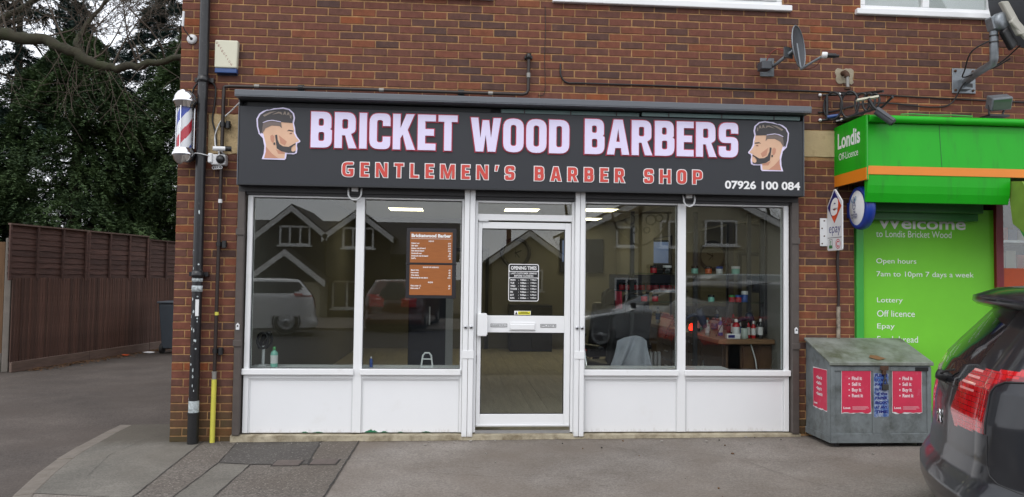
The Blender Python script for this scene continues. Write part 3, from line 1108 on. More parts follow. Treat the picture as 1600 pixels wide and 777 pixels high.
for z0, z1 in ((.2685, 1.0395), (1.2005, 2.0295)):
    p = MB()
    p.box(2.8425, 3.6395, .040, .046, z0, z1)
    p.build('pane', 'pane', door)
    g = MB()
    for a, c, e, f_ in ((2.8428, 2.849, z0 + .001, z1 - .001), (3.633, 3.6392, z0 + .001, z1 - .001), (2.849, 3.633, z0 + .001, z0 + .007), (2.849, 3.633, z1 - .007, z1 - .001)):
        g.box(a, c, .033, .0395, e, f_)
    g.build('gasket', 'black', door)
h = MB()
h.box(2.806, 2.895, -.040, .0115, 1.008, 1.222)
h.box(2.890, 2.902, -.046, -.034, 1.02, 1.21)
h.build('handle', 'upvc', door, bev=.008, seg=2)
h = MB()
h.box(3.112, 3.362, .002, .0118, 1.060, 1.142)
h.box(3.120, 3.354, -.006, .0018, 1.068, 1.120)
h.build('letterbox', 'upvc', door, bev=.004)
h = MB()
h.box(2.790, 2.803, .002, .0118, .745, .825)
h.build('lock', 'black', door, bev=.002)
h = MB()
h.box(2.808, 3.690, -.002, .0118, .155, .172)
h.build('weather_bar', 'upvcgrey', door, bev=.003)
h = MB()                                # closer arm at the head
h.box(2.808, 2.90, -.004, .0118, 2.096, 2.107)
h.build('door_closer', 'upvcgrey', door)
for (x0, x1, txt) in ((2.934, 3.090, 'PLEASE PULL'), (3.410, 3.560, 'PUSH')):
    h = MB()
    h.box(x0, x1, .0085, .0118, 1.092, 1.124, 0)
    h.box(x0 + .004, x1 - .004, .0068, .0084, 1.096, 1.120, 1)
    fit_text(h, txt, (x0 + .01, 1.101, x1 - .01, 1.115), wall_plane(.0066), .01, 0)
    h.build('door_plate', ['black', 'upvcgrey'], door)

# opening hours sticker on the door glass
os_ = thing('opening_hours_sticker', 'black and white opening times sticker on the glass of the door', 'sticker', (3.245, .039, 1.34))
def rrect(x0, x1, z0, z1, r, n=5):
    P = []
    for cx, cz, a0 in ((x1 - r, z1 - r, 0), (x0 + r, z1 - r, 90), (x0 + r, z0 + r, 180), (x1 - r, z0 + r, 270)):
        for k in range(n + 1):
            a = R(a0 + 90 * k / n)
            P.append((cx + r * math.cos(a), cz + r * math.sin(a)))
    return P
b = MB()
b.prism(rrect(3.100, 3.392, 1.338, 1.695, .02), wall_plane(.0395), 0, .0008)
b.build('border', 'white', os_)
b = MB()
b.prism(rrect(3.107, 3.385, 1.626, 1.688, .014), wall_plane(.0385), 0, .0006)
b.box(3.107, 3.385, .0379, .0385, 1.566, 1.620)
b.prism(rrect(3.107, 3.385, 1.345, 1.560, .014), wall_plane(.0385), 0, .0006)
b.build('backing', 'black', os_)
b = MB()
F = wall_plane(.0372)
fit_text(b, 'OPENING TIMES', (3.122, 1.640, 3.370, 1.674), F, .03)
fit_text(b, 'LAST CUSTOMER 30MINS', (3.122, 1.597, 3.370, 1.613), F, .02)
fit_text(b, 'BEFORE CLOSING', (3.155, 1.573, 3.338, 1.590), F, .02)
for i, (d, a, c) in enumerate((('MON', '9.00am', '7.00pm'), ('TUE', '9.00am', '7.00pm'), ('WED', '9.00am', '7.00pm'), ('THURS', '9.00am', '7.00pm'), ('FRI', '9.00am', '7.00pm'), ('SAT', '9.00am', '6.00pm'), ('SUN', '10.00am', '4.00pm'))):
    z = 1.534 - i * .0288
    fit_text(b, d, (3.118, z, 3.2, z + .0165), F, .03, by='h')
    fit_text(b, ':', (3.196, z, 3.2, z + .0165), F, .03, by='h')
    fit_text(b, a, (3.215, z, 3.272, z + .0165), F, .03)
    fit_text(b, '-', (3.285, z + .006, 3.293, z + .009), F, .03)
    fit_text(b, c, (3.312, z, 3.370, z + .0165), F, .03)
b.build('lettering', 'white', os_, kind='stuff')
st = thing('warning_sticker', 'small yellow warning sticker low on the upper door glass', 'sticker', (3.24, .039, 1.208))
b = MB()
b.box(3.160, 3.318, .0386, .0395, 1.206, 1.246, 0)
b.box(3.196, 3.314, .0380, .0385, 1.210, 1.242, 1)
b.prism([(3.166, 1.211), (3.192, 1.211), (3.179, 1.240)], wall_plane(.0385), 0, .0006, 2)
b.box(3.204, 3.306, .0375, .0379, 1.220, 1.226, 2)
b.box(3.220, 3.290, .0375, .0379, 1.231, 1.236, 2)
b.build('sticker_face', ['white', mat('warning yellow', c3('d8d21c'), .5), 'black'], st)

# price board hung inside the second pane
pb = thing('price_board', 'dark framed board of two orange price lists fixed to the second pane', 'board', (2.36, .03, 1.36))
b = MB()
b.box(2.125, 2.598, .020, .0385, 1.358, 2.025)
b.box(2.118, 2.603, .014, .0195, 1.678, 1.692)
b.build('frame', mat('board frame', c3('232125'), .35), pb, bev=.004)
op = [mat('price list orange', c3('9a5a26'), .5, var=.12, vs=10, stretch=(1, 1, 14), emit=0)]
for z0, z1 in ((1.695, 1.985), (1.388, 1.674)):
    c = MB()
    c.box(2.160, 2.560, .0165, .0198, z0, z1)
    c.build('price_list', op, pb)
b = MB()
F = wall_plane(.0160)
fit_text(b, 'Bricketwood Barber', (2.172, 1.935, 2.548, 1.968), F, .05)
b.box(2.172, 2.548, .0155, .0162, 1.921, 1.9235)
fit_text(b, "MEN'S", (2.335, 1.892, 2.385, 1.906), F, .03)
rows = [('Scissor cut', '10', 1.873), ('Skin fade', '12', 1.849), ('Scissor cut & beard', '15', 1.825), ('Skin fade & beard', '16', 1.801), ('Grade all over', '8', 1.777), ('Grade all over & beard', '12', 1.753), ("OAP's", '8', 1.729)]
rows += [('Beard trim', '5', 1.618), ('Hot towel', '8', 1.594), ('Wet shave', '8', 1.570), ('Hot towel & wet shave', '12', 1.546), ('Kids under 12', '8', 1.470), ('Kids under 7', '7', 1.446)]
fit_text(b, 'SHAVE UP & BEARD', (2.285, 1.645, 2.435, 1.658), F, .03)
fit_text(b, "KIDS", (2.335, 1.502, 2.380, 1.516), F, .03)
for t_, pr, z in rows:
    fit_text(b, t_, (2.172, z, 2.4, z + .0135), F, .04, by='h')
    fit_text(b, '\u00a3' + pr, (2.49, z, 2.545, z + .0135), F, .04, by='h', align='r')
b.build('lettering', 'white', pb, kind='stuff')

# ================================================================== FASCIA SIGN
SY = -.16
fs = thing('fascia_sign', 'dark grey barber shop fascia sign with lavender capitals and two bearded heads', 'sign', (.6, SY, 2.38))
b = MB()
b.box(.600, 5.925, SY, -.001, 2.385, 3.108)
b.build('sign_panel', 'sign', fs, bev=.006, seg=2)
b = MB()
b.box(.606, 5.919, -.07, -.0012, 3.1085, 3.165)
b.build('light_recess', 'hooddark', fs)
for x0, x1, y in ((.66, 2.9, -.10), (3.0, 4.32, -.105), (4.34, 5.89, -.135)):
    b = MB()
    b.box(x0, x1, y - .03, -.0705, 3.114, 3.150)
    for k in range(3):
        xx = x0 + (x1 - x0) * (k + .5) / 3
        b.box(xx - .006, xx + .006, y - .034, y - .031, 3.112, 3.152, 1)
    b.build('strip_light', ['teal' if x0 > 2.95 else 'hooddark', 'black'], fs)
b = MB()
b.box(.585, 5.955, -.275, 0, 3.1655, 3.1755)
b.prism([(-.275, 3.176), (-.275, 3.226), (-.262, 3.232), (0, 3.268), (0, 3.176)], lambda a, c, d: (d, a, c), .585, 5.955)
b.build('hood', 'hood', fs, bev=.003)
b = MB()
b.box(.592, .5995, SY - .004, -.001, 2.380, 3.165)
b.box(5.9255, 5.933, SY - .004, -.001, 2.380, 3.165)
b.build('end_cap', 'hood', fs)
b = MB()
b.box(.600, 5.925, SY - .006, SY - .0005, 2.380, 2.392)
b.build('bottom_trim', 'hooddark', fs)

def rounded(P, n=5):
    """polygon corners (x, y, radius) -> points with arcs"""
    out = []
    m = len(P)
    for i in range(m):
        x, y, r = P[i]
        p, a, c = Vector((x, y)), Vector(P[i - 1][:2]), Vector(P[(i + 1) % m][:2])
        if r <= 0:
            out.append((x, y))
            continue
        u, v = (a - p), (c - p)
        r = min(r, u.length * .499, v.length * .499)
        s0, s1 = p + u.normalized() * r, p + v.normalized() * r
        for k in range(n + 1):
            t = k / n
            q = s0 * (1 - t) ** 2 + p * (2 * t * (1 - t)) + s1 * t * t
            q = q * .72 + (s0 * (1 - t) + s1 * t) * 0 + p * 0 + q * .28
            out.append((q.x, q.y))
    return out
def grow_poly(P, d):
    """push a counter-clockwise outline outward by d (a clockwise one inward)"""
    out = []
    m = len(P)
    for i in range(m):
        a, p, c = Vector(P[i - 1]), Vector(P[i]), Vector(P[(i + 1) % m])
        n0 = (p - a).normalized()
        n1 = (c - p).normalized()
        n0, n1 = Vector((n0.y, -n0.x)), Vector((n1.y, -n1.x))
        b_ = n0 + n1
        b_ = b_ / max(.35, b_.dot(b_) / 2) if b_.length > 1e-6 else n0
        q = p + b_ * d
        out.append((q.x, q.y))
    return out
SS, TT = .215, .185
def rect(x0, y0, x1, y1, r):
    return [(x0, y0, r), (x0, y1, r), (x1, y1, r), (x1, y0, r)]        # clockwise: a counter
W1 = .60
SHAPES = {
    'B': ([(0, 0, 0), (W1, 0, .24), (W1, .50, .13), (W1 - .07, .525, .02), (W1 - .02, .55, .12), (W1 - .02, 1, .22), (0, 1, 0)], [rect(SS, TT, W1 - SS, .435, .06), rect(SS, .605, W1 - SS - .02, 1 - TT, .06)]),
    'R': ([(0, 0, 0), (SS, 0, 0), (SS, .36, 0), (.305, .36, 0), (W1 - .19, 0, 0), (W1 + .035, 0, 0), (W1 - .13, .40, .02), (W1, .47, .12), (W1, 1, .24), (0, 1, 0)], [rect(SS, .54, W1 - SS, 1 - TT, .06)]),
    'I': ([(0, 0, 0), (SS, 0, 0), (SS, 1, 0), (0, 1, 0)], []),
    'C': ([(0, 0, .26), (W1, 0, .26), (W1, .35, 0), (W1 - SS, .35, 0), (W1 - SS, TT, .07), (SS, TT, .07), (SS, 1 - TT, .07), (W1 - SS, 1 - TT, .07), (W1 - SS, .65, 0), (W1, .65, 0), (W1, 1, .26), (0, 1, .26)], []),
    'K': ([(0, 0, 0), (SS, 0, 0), (SS, .32, 0), (.285, .42, 0), (.40, 0, 0), (.645, 0, 0), (.425, .56, 0), (.62, 1, 0), (.385, 1, 0), (SS, .60, 0), (SS, 1, 0), (0, 1, 0)], []),
    'E': ([(0, 0, 0), (.52, 0, 0), (.52, TT, 0), (SS, TT, 0), (SS, .41, 0), (.47, .41, 0), (.47, .595, 0), (SS, .595, 0), (SS, 1 - TT, 0), (.52, 1 - TT, 0), (.52, 1, 0), (0, 1, 0)], []),
    'T': ([(.1725, 0, 0), (.3875, 0, 0), (.3875, 1 - TT, 0), (.56, 1 - TT, 0), (.56, 1, 0), (0, 1, 0), (0, 1 - TT, 0), (.1725, 1 - TT, 0)], []),
    'W': ([(.15, 0, 0), (.375, 0, 0), (.44, .50, 0), (.505, 0, 0), (.73, 0, 0), (.88, 1, 0), (.665, 1, 0), (.595, .40, 0), (.535, .93, 0), (.345, .93, 0), (.285, .40, 0), (.215, 1, 0), (0, 1, 0)], []),
    'O': ([(0, 0, .28), (W1, 0, .28), (W1, 1, .28), (0, 1, .28)], [rect(SS, TT, W1 - SS, 1 - TT, .09)]),
    'D': ([(0, 0, 0), (W1, 0, .27), (W1, 1, .27), (0, 1, 0)], [rect(SS, TT, W1 - SS, 1 - TT, .07)]),
    'A': ([(0, 0, 0), (.22, 0, 0), (.252, .19, 0), (.428, .19, 0), (.46, 0, 0), (.68, 0, 0), (.475, 1, 0), (.205, 1, 0)], [[(.282, .365, 0), (.34, .75, 0), (.398, .365, 0)]]),
    'S': ([(0, .31, 0), (0, 0, .24), (W1, 0, .24), (W1, .585, .22), (SS, .585, .03), (SS, 1 - TT, .06), (W1 - SS, 1 - TT, .06), (W1 - SS, .69, 0), (W1, .69, 0), (W1, 1, .24), (0, 1, .24), (0, .415, .22), (W1 - SS, .415, .03), (W1 - SS, TT, .06), (SS, TT, .06), (SS, .31, 0)], []),
    'M': ([(0, 0, 0), (.19, 0, 0), (.165, .66, 0), (.37, 0, 0), (.53, 0, 0), (.735, .66, 0), (.71, 0, 0), (.90, 0, 0), (.90, 1, 0), (.645, 1, 0), (.45, .34, 0), (.255, 1, 0), (0, 1, 0)], []),
    'N': ([(0, 0, 0), (.19, 0, 0), (.175, .62, 0), (.50, 0, 0), (.73, 0, 0), (.73, 1, 0), (.54, 1, 0), (.555, .38, 0), (.23, 1, 0), (0, 1, 0)], []),
    'G': ([(0, 0, .34), (.70, 0, .20), (.70, .54, 0), (.38, .54, 0), (.38, .37, 0), (.50, .37, 0), (.50, .165, .03), (.20, .165, .16), (.20, .835, .16), (.66, .835, .04), (.68, 1, .05), (0, 1, .36)], []),
    'L': ([(0, 0, 0), (.52, 0, 0), (.52, .175, 0), (.20, .175, 0), (.20, 1, 0), (0, 1, 0)], []),
    'H': ([(0, 0, 0), (.20, 0, 0), (.20, .41, 0), (.52, .41, 0), (.52, 0, 0), (.72, 0, 0), (.72, 1, 0), (.52, 1, 0), (.52, .59, 0), (.20, .59, 0), (.20, 1, 0), (0, 1, 0)], []),
    'P': ([(0, 0, 0), (.20, 0, 0), (.20, .34, 0), (.62, .34, .28), (.62, 1, .28), (0, 1, 0)], [rect(.20, .51, .43, .84, .08)]),
    "'": ([(.02, .62, 0), (.13, .62, 0), (.22, 1, 0), (.05, 1, 0)], []),
}
def shape_mesh(chx, d):
    """filled letter outline grown by d: returns vertices, faces, boundary loops"""
    outer, holes = SHAPES[chx]
    loops = [grow_poly(rounded(outer), d)] + [grow_poly(rounded(h), d) for h in holes]
    cu = bpy.data.curves.new('letter', 'CURVE')
    cu.dimensions = '2D'
    cu.fill_mode = 'BOTH'
    for lp in loops:
        sp = cu.splines.new('POLY')
        sp.points.add(len(lp) - 1)
        for q, p in zip(sp.points, lp):
            q.co = (p[0], p[1], 0, 1)
        sp.use_cyclic_u = True
    ob = bpy.data.objects.new('letter', cu)
    me = bpy.data.meshes.new_from_object(ob)
    v = [(q.co.x, q.co.y) for q in me.vertices]
    f = [tuple(p.vertices) for p in me.polygons if abs(p.normal.z) > .5]
    bpy.data.objects.remove(ob)
    bpy.data.curves.remove(cu)
    bpy.data.meshes.remove(me)
    return v, f, loops
def word(txt, a0, a1, zb, zt, grow, gap, face_m, back_m, dep, fat=0., space=.30):
    """thick letters side by side between a0 and a1: a border plate and a raised face each"""
    ws = [max(p[0] for p in SHAPES[c_][0]) if c_ != ' ' else space for c_ in txt]
    h = zt - zb
    n = len(txt) - 1
    sx = ((a1 - a0) - gap * n) / sum(ws)
    x = a0
    for chx, w_ in zip(txt, ws):
        if chx == ' ':
            x += w_ * sx + gap
            continue
        F = lambda p, y: (x + p[0] * sx, y, zb + p[1] * h)
        def slab(d, y0, y1, nm, m_, par):
            v, f, loops = shape_mesh(chx, d)
            mb = MB()
            mb.add([F(p, y1) for p in v], f)
            for lp in loops:
                k = len(lp)
                mb.add([F(p, y1) for p in lp] + [F(p, y0) for p in lp], [(i, (i + 1) % k, k + (i + 1) % k, k + i) for i in range(k)])
            return mb.build(nm, m_, par)
        lo = slab(fat + grow, SY - .0003, SY - .006, 'letter', back_m, fs)
        slab(fat, SY - .0062, SY - .006 - dep, 'letter_face', face_m, lo)
        x += w_ * sx + gap
word('BRICKET', 1.250, 2.592, 2.735, 3.066, .030, .024, 'lavender', 'red', .014)
word('WOOD', 2.715, 3.642, 2.735, 3.052, .030, .024, 'lavender', 'red', .014)
word('BARBERS', 3.790, 5.272, 2.737, 3.070, .030, .024, 'lavender', 'red', .014)
word("GENTLEMEN'S BARBER SHOP", 1.540, 4.925, 2.476, 2.608, .055, .064, 'brickred', 'white', .003, 0, .42)
letter_parts('07926 100 084', (5.150, 2.437, 5.892, 2.518), wall_plane(SY - .0004), .03, 'white', fs, 'digit')

HEAD = dict(
    white=[[(150, 705), (170, 640), (175, 560), (155, 470), (110, 420), (88, 340), (80, 250), (110, 190), (150, 160), (195, 143), (215, 146), (270, 125), (310, 122), (370, 112), (440, 128), (490, 175), (503, 230), (492, 290), (505, 340), (512, 400), (530, 440), (568, 490), (560, 505), (535, 515), (530, 545), (537, 580), (532, 628), (500, 642), (420, 640), (415, 690), (400, 708)]],
    skin=[[(176, 692), (192, 620), (192, 540), (172, 460), (155, 400), (160, 340), (250, 300), (350, 280), (480, 285), (487, 330), (497, 370), (492, 400), (520, 450), (555, 487), (547, 497), (515, 508), (520, 545), (523, 590), (510, 618), (402, 625), (398, 692)]],
    skin2=[[(176, 692), (192, 620), (192, 560), (225, 600), (260, 640), (330, 692)], [(300, 590), (400, 628), (398, 640), (330, 640)], [(238, 440), (262, 425), (280, 445), (282, 490), (272, 520), (255, 510), (240, 480)], [(330, 430), (420, 500), (400, 545), (350, 520)], [(440, 405), (474, 399), (478, 412), (448, 417)]],
    fade=[[(146, 300), (250, 266), (352, 285), (362, 350), (335, 325), (250, 322), (185, 355), (150, 415), (125, 385)]],
    hair=[[(128, 420), (104, 340), (98, 255), (125, 203), (190, 158), (280, 140), (370, 130), (432, 142), (475, 180), (487, 230), (476, 288), (352, 281), (250, 264), (160, 285), (150, 340), (146, 390)],
          [(290, 430), (312, 425), (318, 480), (340, 530), (380, 555), (440, 560), (500, 525), (520, 515), (515, 530), (490, 545), (470, 570), (470, 600), (490, 615), (521, 600), (510, 625), (440, 628), (360, 610), (312, 580), (300, 500)],
          [(418, 385), (440, 365), (490, 375), (490, 385), (440, 377)], [(274, 520), (286, 512), (296, 524), (290, 542), (276, 540)], [(455, 403), (470, 402), (470, 411), (458, 412)]],
    hair2=[[(150, 210), (230, 170), (300, 160), (240, 185), (170, 225)], [(250, 200), (320, 165), (352, 168), (365, 200), (330, 182)], [(370, 200), (385, 160), (400, 162), (405, 205), (392, 190)], [(410, 205), (425, 165), (440, 175), (445, 215), (432, 195)], [(450, 230), (455, 190), (466, 205), (464, 240)]],
    line=[[(150, 292), (200, 268), (260, 260), (350, 276), (352, 283), (260, 268), (205, 275), (156, 296)], [(108, 350), (122, 420), (160, 470), (110, 420)]])
def head(x0, x1, flip):
    hd = None
    for i, key in enumerate(('white', 'skin', 'skin2', 'fade', 'hair', 'hair2', 'line')):
        b = MB()
        for poly in HEAD[key]:
            P = []
            for zx, zy in poly:
                u = (zx - 80) / 488
                u = 1 - u if flip else u
                P.append((x0 + u * (x1 - x0), 3.100 - (zy - 112) / 596 * .485))
            b.prism(P, wall_plane(SY), (i * .0012 + (.006 if i else .0003)), (i + 1) * .0012 + .006 - .0003 if i else .0070)
        mm = {'white': 'lavender', 'line': 'lavender'}.get(key, key)
        if hd is None:
            hd = b.build('printed_head', mm, fs)
        else:
            b.build({'skin': 'face', 'skin2': 'face_shadow', 'fade': 'shaved_hair', 'hair': 'hair', 'hair2': 'hair_streak', 'line': 'parting'}[key], mm, hd)
head(.755, 1.155, False)
head(5.375, 5.780, True)

# ================================================================== THINGS FIXED TO THE WALL
# ---- barber pole at the corner
t = thing('barber_pole', 'chrome barber pole with blue white and red stripes at the brick corner', 'barber pole', (.105, -.13, 2.56))
PX, PY = .105, -.13
b = MB()
b.lathe([(.0, .0), (.030, .002), (.058, .014), (.082, .040), (.094, .072), (.101, .088), (.101, .106), (.094, .110), (.094, .126), (.086, .130), (.086, .150), (.079, .152)], (PX, PY, 2.555), (0, 0, 1), 36)
b.build('lower_cap', 'chrome', t)
b = MB()
b.lathe([(.079, 0), (.086, .002), (.086, .024), (.096, .028), (.096, .046), (.104, .050), (.104, .068), (.098, .073), (.095, .095), (.086, .120), (.069, .145), (.045, .163), (.020, .172), (0, .174)], (PX, PY, 3.075), (0, 0, 1), 36)
b.build('upper_cap', 'chrome', t)
b = MB()                                # striped drum: helical bands as faces
z0, z1, r, nseg, nz_ = 2.700, 3.078, .062, 64, 48
v = [(PX + r * math.cos(2 * math.pi * k / nseg), PY + r * math.sin(2 * math.pi * k / nseg), z0 + (z1 - z0) * j / nz_) for j in range(nz_ + 1) for k in range(nseg)]
for j in range(nz_):
    for k in range(nseg):
        z = (j + .5) / nz_ * (z1 - z0)
        u = ((k + .5) / nseg + 0.10 - z / .46) % 1.0
        mi = 0 if u < .24 else (1 if u < .5 else (2 if u < .74 else 1))
        b.add([v[j * nseg + k], v[j * nseg + (k + 1) % nseg], v[(j + 1) * nseg + (k + 1) % nseg], v[(j + 1) * nseg + k]], [(0, 1, 2, 3)], mi, False)
b.build('striped_drum', [mat('pole blue', c3('2c45a8'), .4, var=.04), 'white', mat('pole red', c3('c22a3a'), .4, var=.04)], t)
b = MB()
b.lathe([(.078, 2.704), (.078, 3.077)], (PX, PY, 0), (0, 0, 1), 40)
b.build('glass_tube', 'tubeglass', t)
for an in (15, 165, 265):
    b = MB()
    x, y = PX + .083 * math.cos(R(an)), PY + .083 * math.sin(R(an))
    b.tube([(x, y, 2.70), (x, y, 3.08)], .0045, 8)
    b.build('tie_rod', 'chrome', t)
for z in (2.655, 3.115):
    b = MB()
    b.box(PX - .02, PX + .02, PY + .085, -.004, z - .012, z + .012)
    b.box(PX - .035, PX + .035, -.010, -.0035, z - .04, z + .04)
    b.build('bracket', 'galv', t, bev=.002)

# ---- black soil pipe
t = thing('drainpipe', 'thick black drainpipe with flaking paint running up the left brick pier', 'pipe', (.235, -.075, .02))
b = MB()
x_ = .240
b.tube([(x_, -.075, .30), (x_, -.075, 6.05)], .045, 20)
b.build('pipe', 'pipe', t)
b = MB()
b.tube([(x_, -.075, .015), (x_, -.075, .30)], .049, 20)
b.tube([(x_, -.075, .285), (x_, -.075, .305)], .053, 20)
b.build('pipe_foot', 'black', t)
b = MB()
b.lathe([(.0458, 0), (.0462, .002), (.0462, .10), (.0458, .105)], (x_, -.075, .306), (0, 0, 1), 20)
b.build('bare_patch', 'flakywhite', t)
b = MB()
b.lathe([(.0455, 0), (.047, .0), (.047, .055), (.0455, .055)], (x_, -.075, 1.40), (0, 0, 1), 20)
b.lathe([(.0455, 0), (.0465, .0), (.0465, .032), (.0455, .032)], (x_, -.075, 1.49), (0, 0, 1), 20)
b.build('tape', 'flakywhite', t)
b = MB()
b.box(x_ + .005, x_ + .035, -.1245, -.1195, 1.18, 1.33)
b.build('paper_label', 'whiteplastic', t)
for z in (1.56, 3.36):
    b = MB()
    b.lathe([(.045, -.03), (.054, -.03), (.054, .0), (.051, .006), (.051, .03), (.045, .03)], (x_, -.075, z), (0, 0, 1), 20)
    b.box(x_ - .085, x_ + .085, -.05, -.003, z - .02, z + .02)
    b.build('collar', 'pipe', t)
rnd = random.Random(12)
for i in range(34):                     # flakes of missing paint, each a raised-edge chip on the curve
    z = rnd.choice([rnd.uniform(.42, 1.1), rnd.uniform(.42, 1.1), rnd.uniform(1.1, 2.2)])
    a = rnd.uniform(-1.35, .75)
    w_ = rnd.uniform(.003, .009)
    h_ = rnd.uniform(.004, .022)
    b = MB()
    P = []
    for k in range(7):
        th = 2 * math.pi * k / 7
        aa = a + w_ / .0455 * math.cos(th) * rnd.uniform(.7, 1.2)
        P.append((x_ + .0457 * math.sin(aa), -.075 - .0457 * math.cos(aa), z + h_ * math.sin(th) * rnd.uniform(.7, 1.2)))
    b.add(P, [tuple(range(7))])
    b.build('paint_chip', 'flakywhite', t)
# ---- thinner brown conduit with a yellow sleeve
t = thing('cable_conduit', 'thin dark conduit with a bright yellow lower sleeve beside the drainpipe', 'pipe', (.425, -.05, .02))
xt = .425
b = MB()
b.tube([(.405, -.045, .60), (.420, -.045, 3.285), (.423, -.045, 3.300), (.435, -.045, 3.307), (.47, -.045, 3.308)], .0165, 12)
b.build('pipe', 'brownpipe', t)
b = MB()
b.tube([(.402, -.045, .018), (.405, -.045, .60)], .0225, 14)
b.build('yellow_sleeve', 'yellow', t)
b = MB()
b.tube([(.405, -.045, .60), (.405, -.045, .665)], .021, 12)
b.tube([(.405, -.045, .66), (.405, -.045, .672)], .024, 12)
b.build('fitting', 'pipemetal', t)
b = MB()
b.tube([(.411, -.045, 1.185), (.411, -.045, 1.215)], .0185, 12)
b.build('yellow_tag', 'yellow', t)
b = MB()
b.tube([(.415, -.045, 2.22), (.415, -.045, 2.255)], .0185, 12)
b.build('white_tag', 'upvcgrey', t)
for z in (.86, 1.84, 2.95):
    b = MB()
    xx = .405 + (z - .6) / 2.7 * .015
    b.box(xx - .03, xx + .065, -.03, -.003, z - .018, z + .018)
    b.tube([(xx, -.045, z - .02), (xx, -.045, z + .02)], .024, 12)
    b.tube([(xx + .052, -.055, z - .035), (xx + .052, -.055, z + .03)], .022, 10)
    b.build('clip', 'black', t)
# ---- pipe run over the sign
t = thing('conduit_run', 'black conduit running above the sign and turning up the wall', 'pipe', (1.8, -.045, 3.31))
b = MB()
pz = 3.318
P = [(.47, -.045, pz - .008), (1.4, -.045, pz), (3.21, -.045, pz), (3.245, -.045, pz + .010), (3.262, -.045, pz + .042), (3.262, -.045, 3.68)]
b.tube(P, .0155, 12)
b.build('pipe', 'brownpipe', t)
for x in (.72, 1.87, 2.90):
    b = MB()
    b.tube([(x - .022, -.045, pz), (x + .022, -.045, pz)], .019, 12)
    b.build('fitting', 'pipemetal', t)
b = MB()
b.tube([(3.262, -.045, 3.48), (3.262, -.045, 3.525)], .02, 12)
b.build('fitting', 'pipemetal', t)
b = MB()
b.lathe([(0, 0), (.022, 0), (.026, .02), (.026, .05), (0, .055)], (3.262, -.045, 3.66), (0, 0, 1), 12)
b.box(3.225, 3.30, -.03, -.003, 3.672, 3.70)
b.build('cap', 'black', t)
for x in (1.12, 2.62):
    b = MB()
    b.box(x - .03, x + .03, -.03, -.003, pz - .035, pz + .03)
    b.tube([(x - .02, -.045, pz), (x + .02, -.045, pz)], .023, 12)
    b.build('clip', 'black', t)
# ---- loose cables
def cable(name, label, pts, r, m, cat='cable', group=None, sub=6):
    P = [Vector(p) for p in pts]
    Q = []
    for i in range(len(P) - 1):
        p0, p1, p2, p3 = P[max(0, i - 1)], P[i], P[i + 1], P[min(len(P) - 1, i + 2)]
        for k in range(sub):
            u = k / sub
            Q.append(.5 * ((2 * p1) + (p2 - p0) * u + (2 * p0 - 5 * p1 + 4 * p2 - p3) * u * u + (3 * p1 - p0 - 3 * p2 + p3) * u ** 3))
    Q.append(P[-1])
    b = MB()
    b.tube(Q, r, 6)
    return tag(b.build(name, m), label, cat, group)
cable('cable', 'long black cable drooping along the brickwork right of the sign', [(3.575, -.008, 3.635), (3.58, -.012, 3.52), (3.64, -.012, 3.455), (3.8, -.012, 3.452), (4.6, -.012, 3.452), (5.5, -.012, 3.446), (6.3, -.012, 3.443), (7.2, -.012, 3.418), (8.3, -.012, 3.40), (9.5, -.012, 3.38)], .0075, 'black')
cable('cable', 'thin brown wire dropping straight down the bricks above the sign', [(3.42, -.006, 4.2), (3.425, -.008, 3.95), (3.42, -.008, 3.7), (3.425, -.008, 3.36), (3.36, -.008, 3.325)], .003, 'brownpipe')
cable('cable', 'looping black cable on the left of the drainpipe collar', [(.19, -.05, 3.34), (.135, -.02, 3.27), (.125, -.016, 3.12), (.13, -.016, 2.85), (.15, -.016, 2.6)], .009, 'black')
cable('cable', 'black cable curling down on the right of the drainpipe collar', [(.285, -.05, 3.36), (.335, -.02, 3.30), (.33, -.016, 3.15), (.315, -.016, 3.0), (.345, -.016, 2.88), (.36, -.03, 2.76)], .008, 'black')
cable('cable', 'pale cable swooping from the sign corner to the white dome camera', [(.60, -.17, 3.13), (.50, -.06, 3.08), (.40, -.03, 2.99), (.345, -.02, 2.86), (.36, -.05, 2.74), (.385, -.10, 2.69)], .006, 'upvcgrey')
cable('cable', 'thin pale wire from the barber pole base to the cameras', [(.19, -.12, 2.665), (.25, -.14, 2.66), (.33, -.12, 2.645), (.37, -.08, 2.66)], .004, 'upvcgrey')
cable('cable', 'cable crossing the wall from the vent pipe to the bracket plate', [(6.15, -.012, 3.235), (6.3, -.012, 3.25), (6.6, -.02, 3.33), (6.9, -.02, 3.345), (7.3, -.02, 3.32), (7.52, -.02, 3.36), (7.6, -.10, 3.54), (7.69, -.2, 3.63), (7.78, -.3, 3.66), (7.86, -.4, 3.72)], .008, 'black')

# ---- alarm box
t = thing('alarm_box', 'cream alarm box with a blue foot and diagonal DETECTION lettering', 'alarm box', (.44, 0, 3.45))
b = MB()
b.prism([(.335, 3.475), (.538, 3.475), (.545, 3.735), (.335, 3.735)], wall_plane(0), .012, .075)
b.build('cover', 'cream', t, bev=.012, seg=3)
b = MB()
b.prism([(.337, 3.430), (.536, 3.430), (.536, 3.474), (.337, 3.474)], wall_plane(0), .012, .066)
b.build('blue_lens', 'blueplastic', t, bev=.006, seg=2)
b = MB()
b.box(.345, .53, -.012, -.002, 3.42, 3.73)
b.build('back_plate', 'navy', t)
b = MB()
for i, chx in enumerate('DETECTION'):
    cx, cz = .357 + i * .0165, 3.704 - i * .0245
    ca, sa = math.cos(R(-52)), math.sin(R(-52))
    F = lambda a, c, d, cx=cx, cz=cz: (cx + a * math.cos(R(-20)) - c * math.sin(R(-20)), -.0755, cz + a * math.sin(R(-20)) + c * math.cos(R(-20)))
    fit_text(b, chx, (-.008, -.010, .008, .010) if chx != 'I' else (-.002, -.01, .002, .01), F, .01)
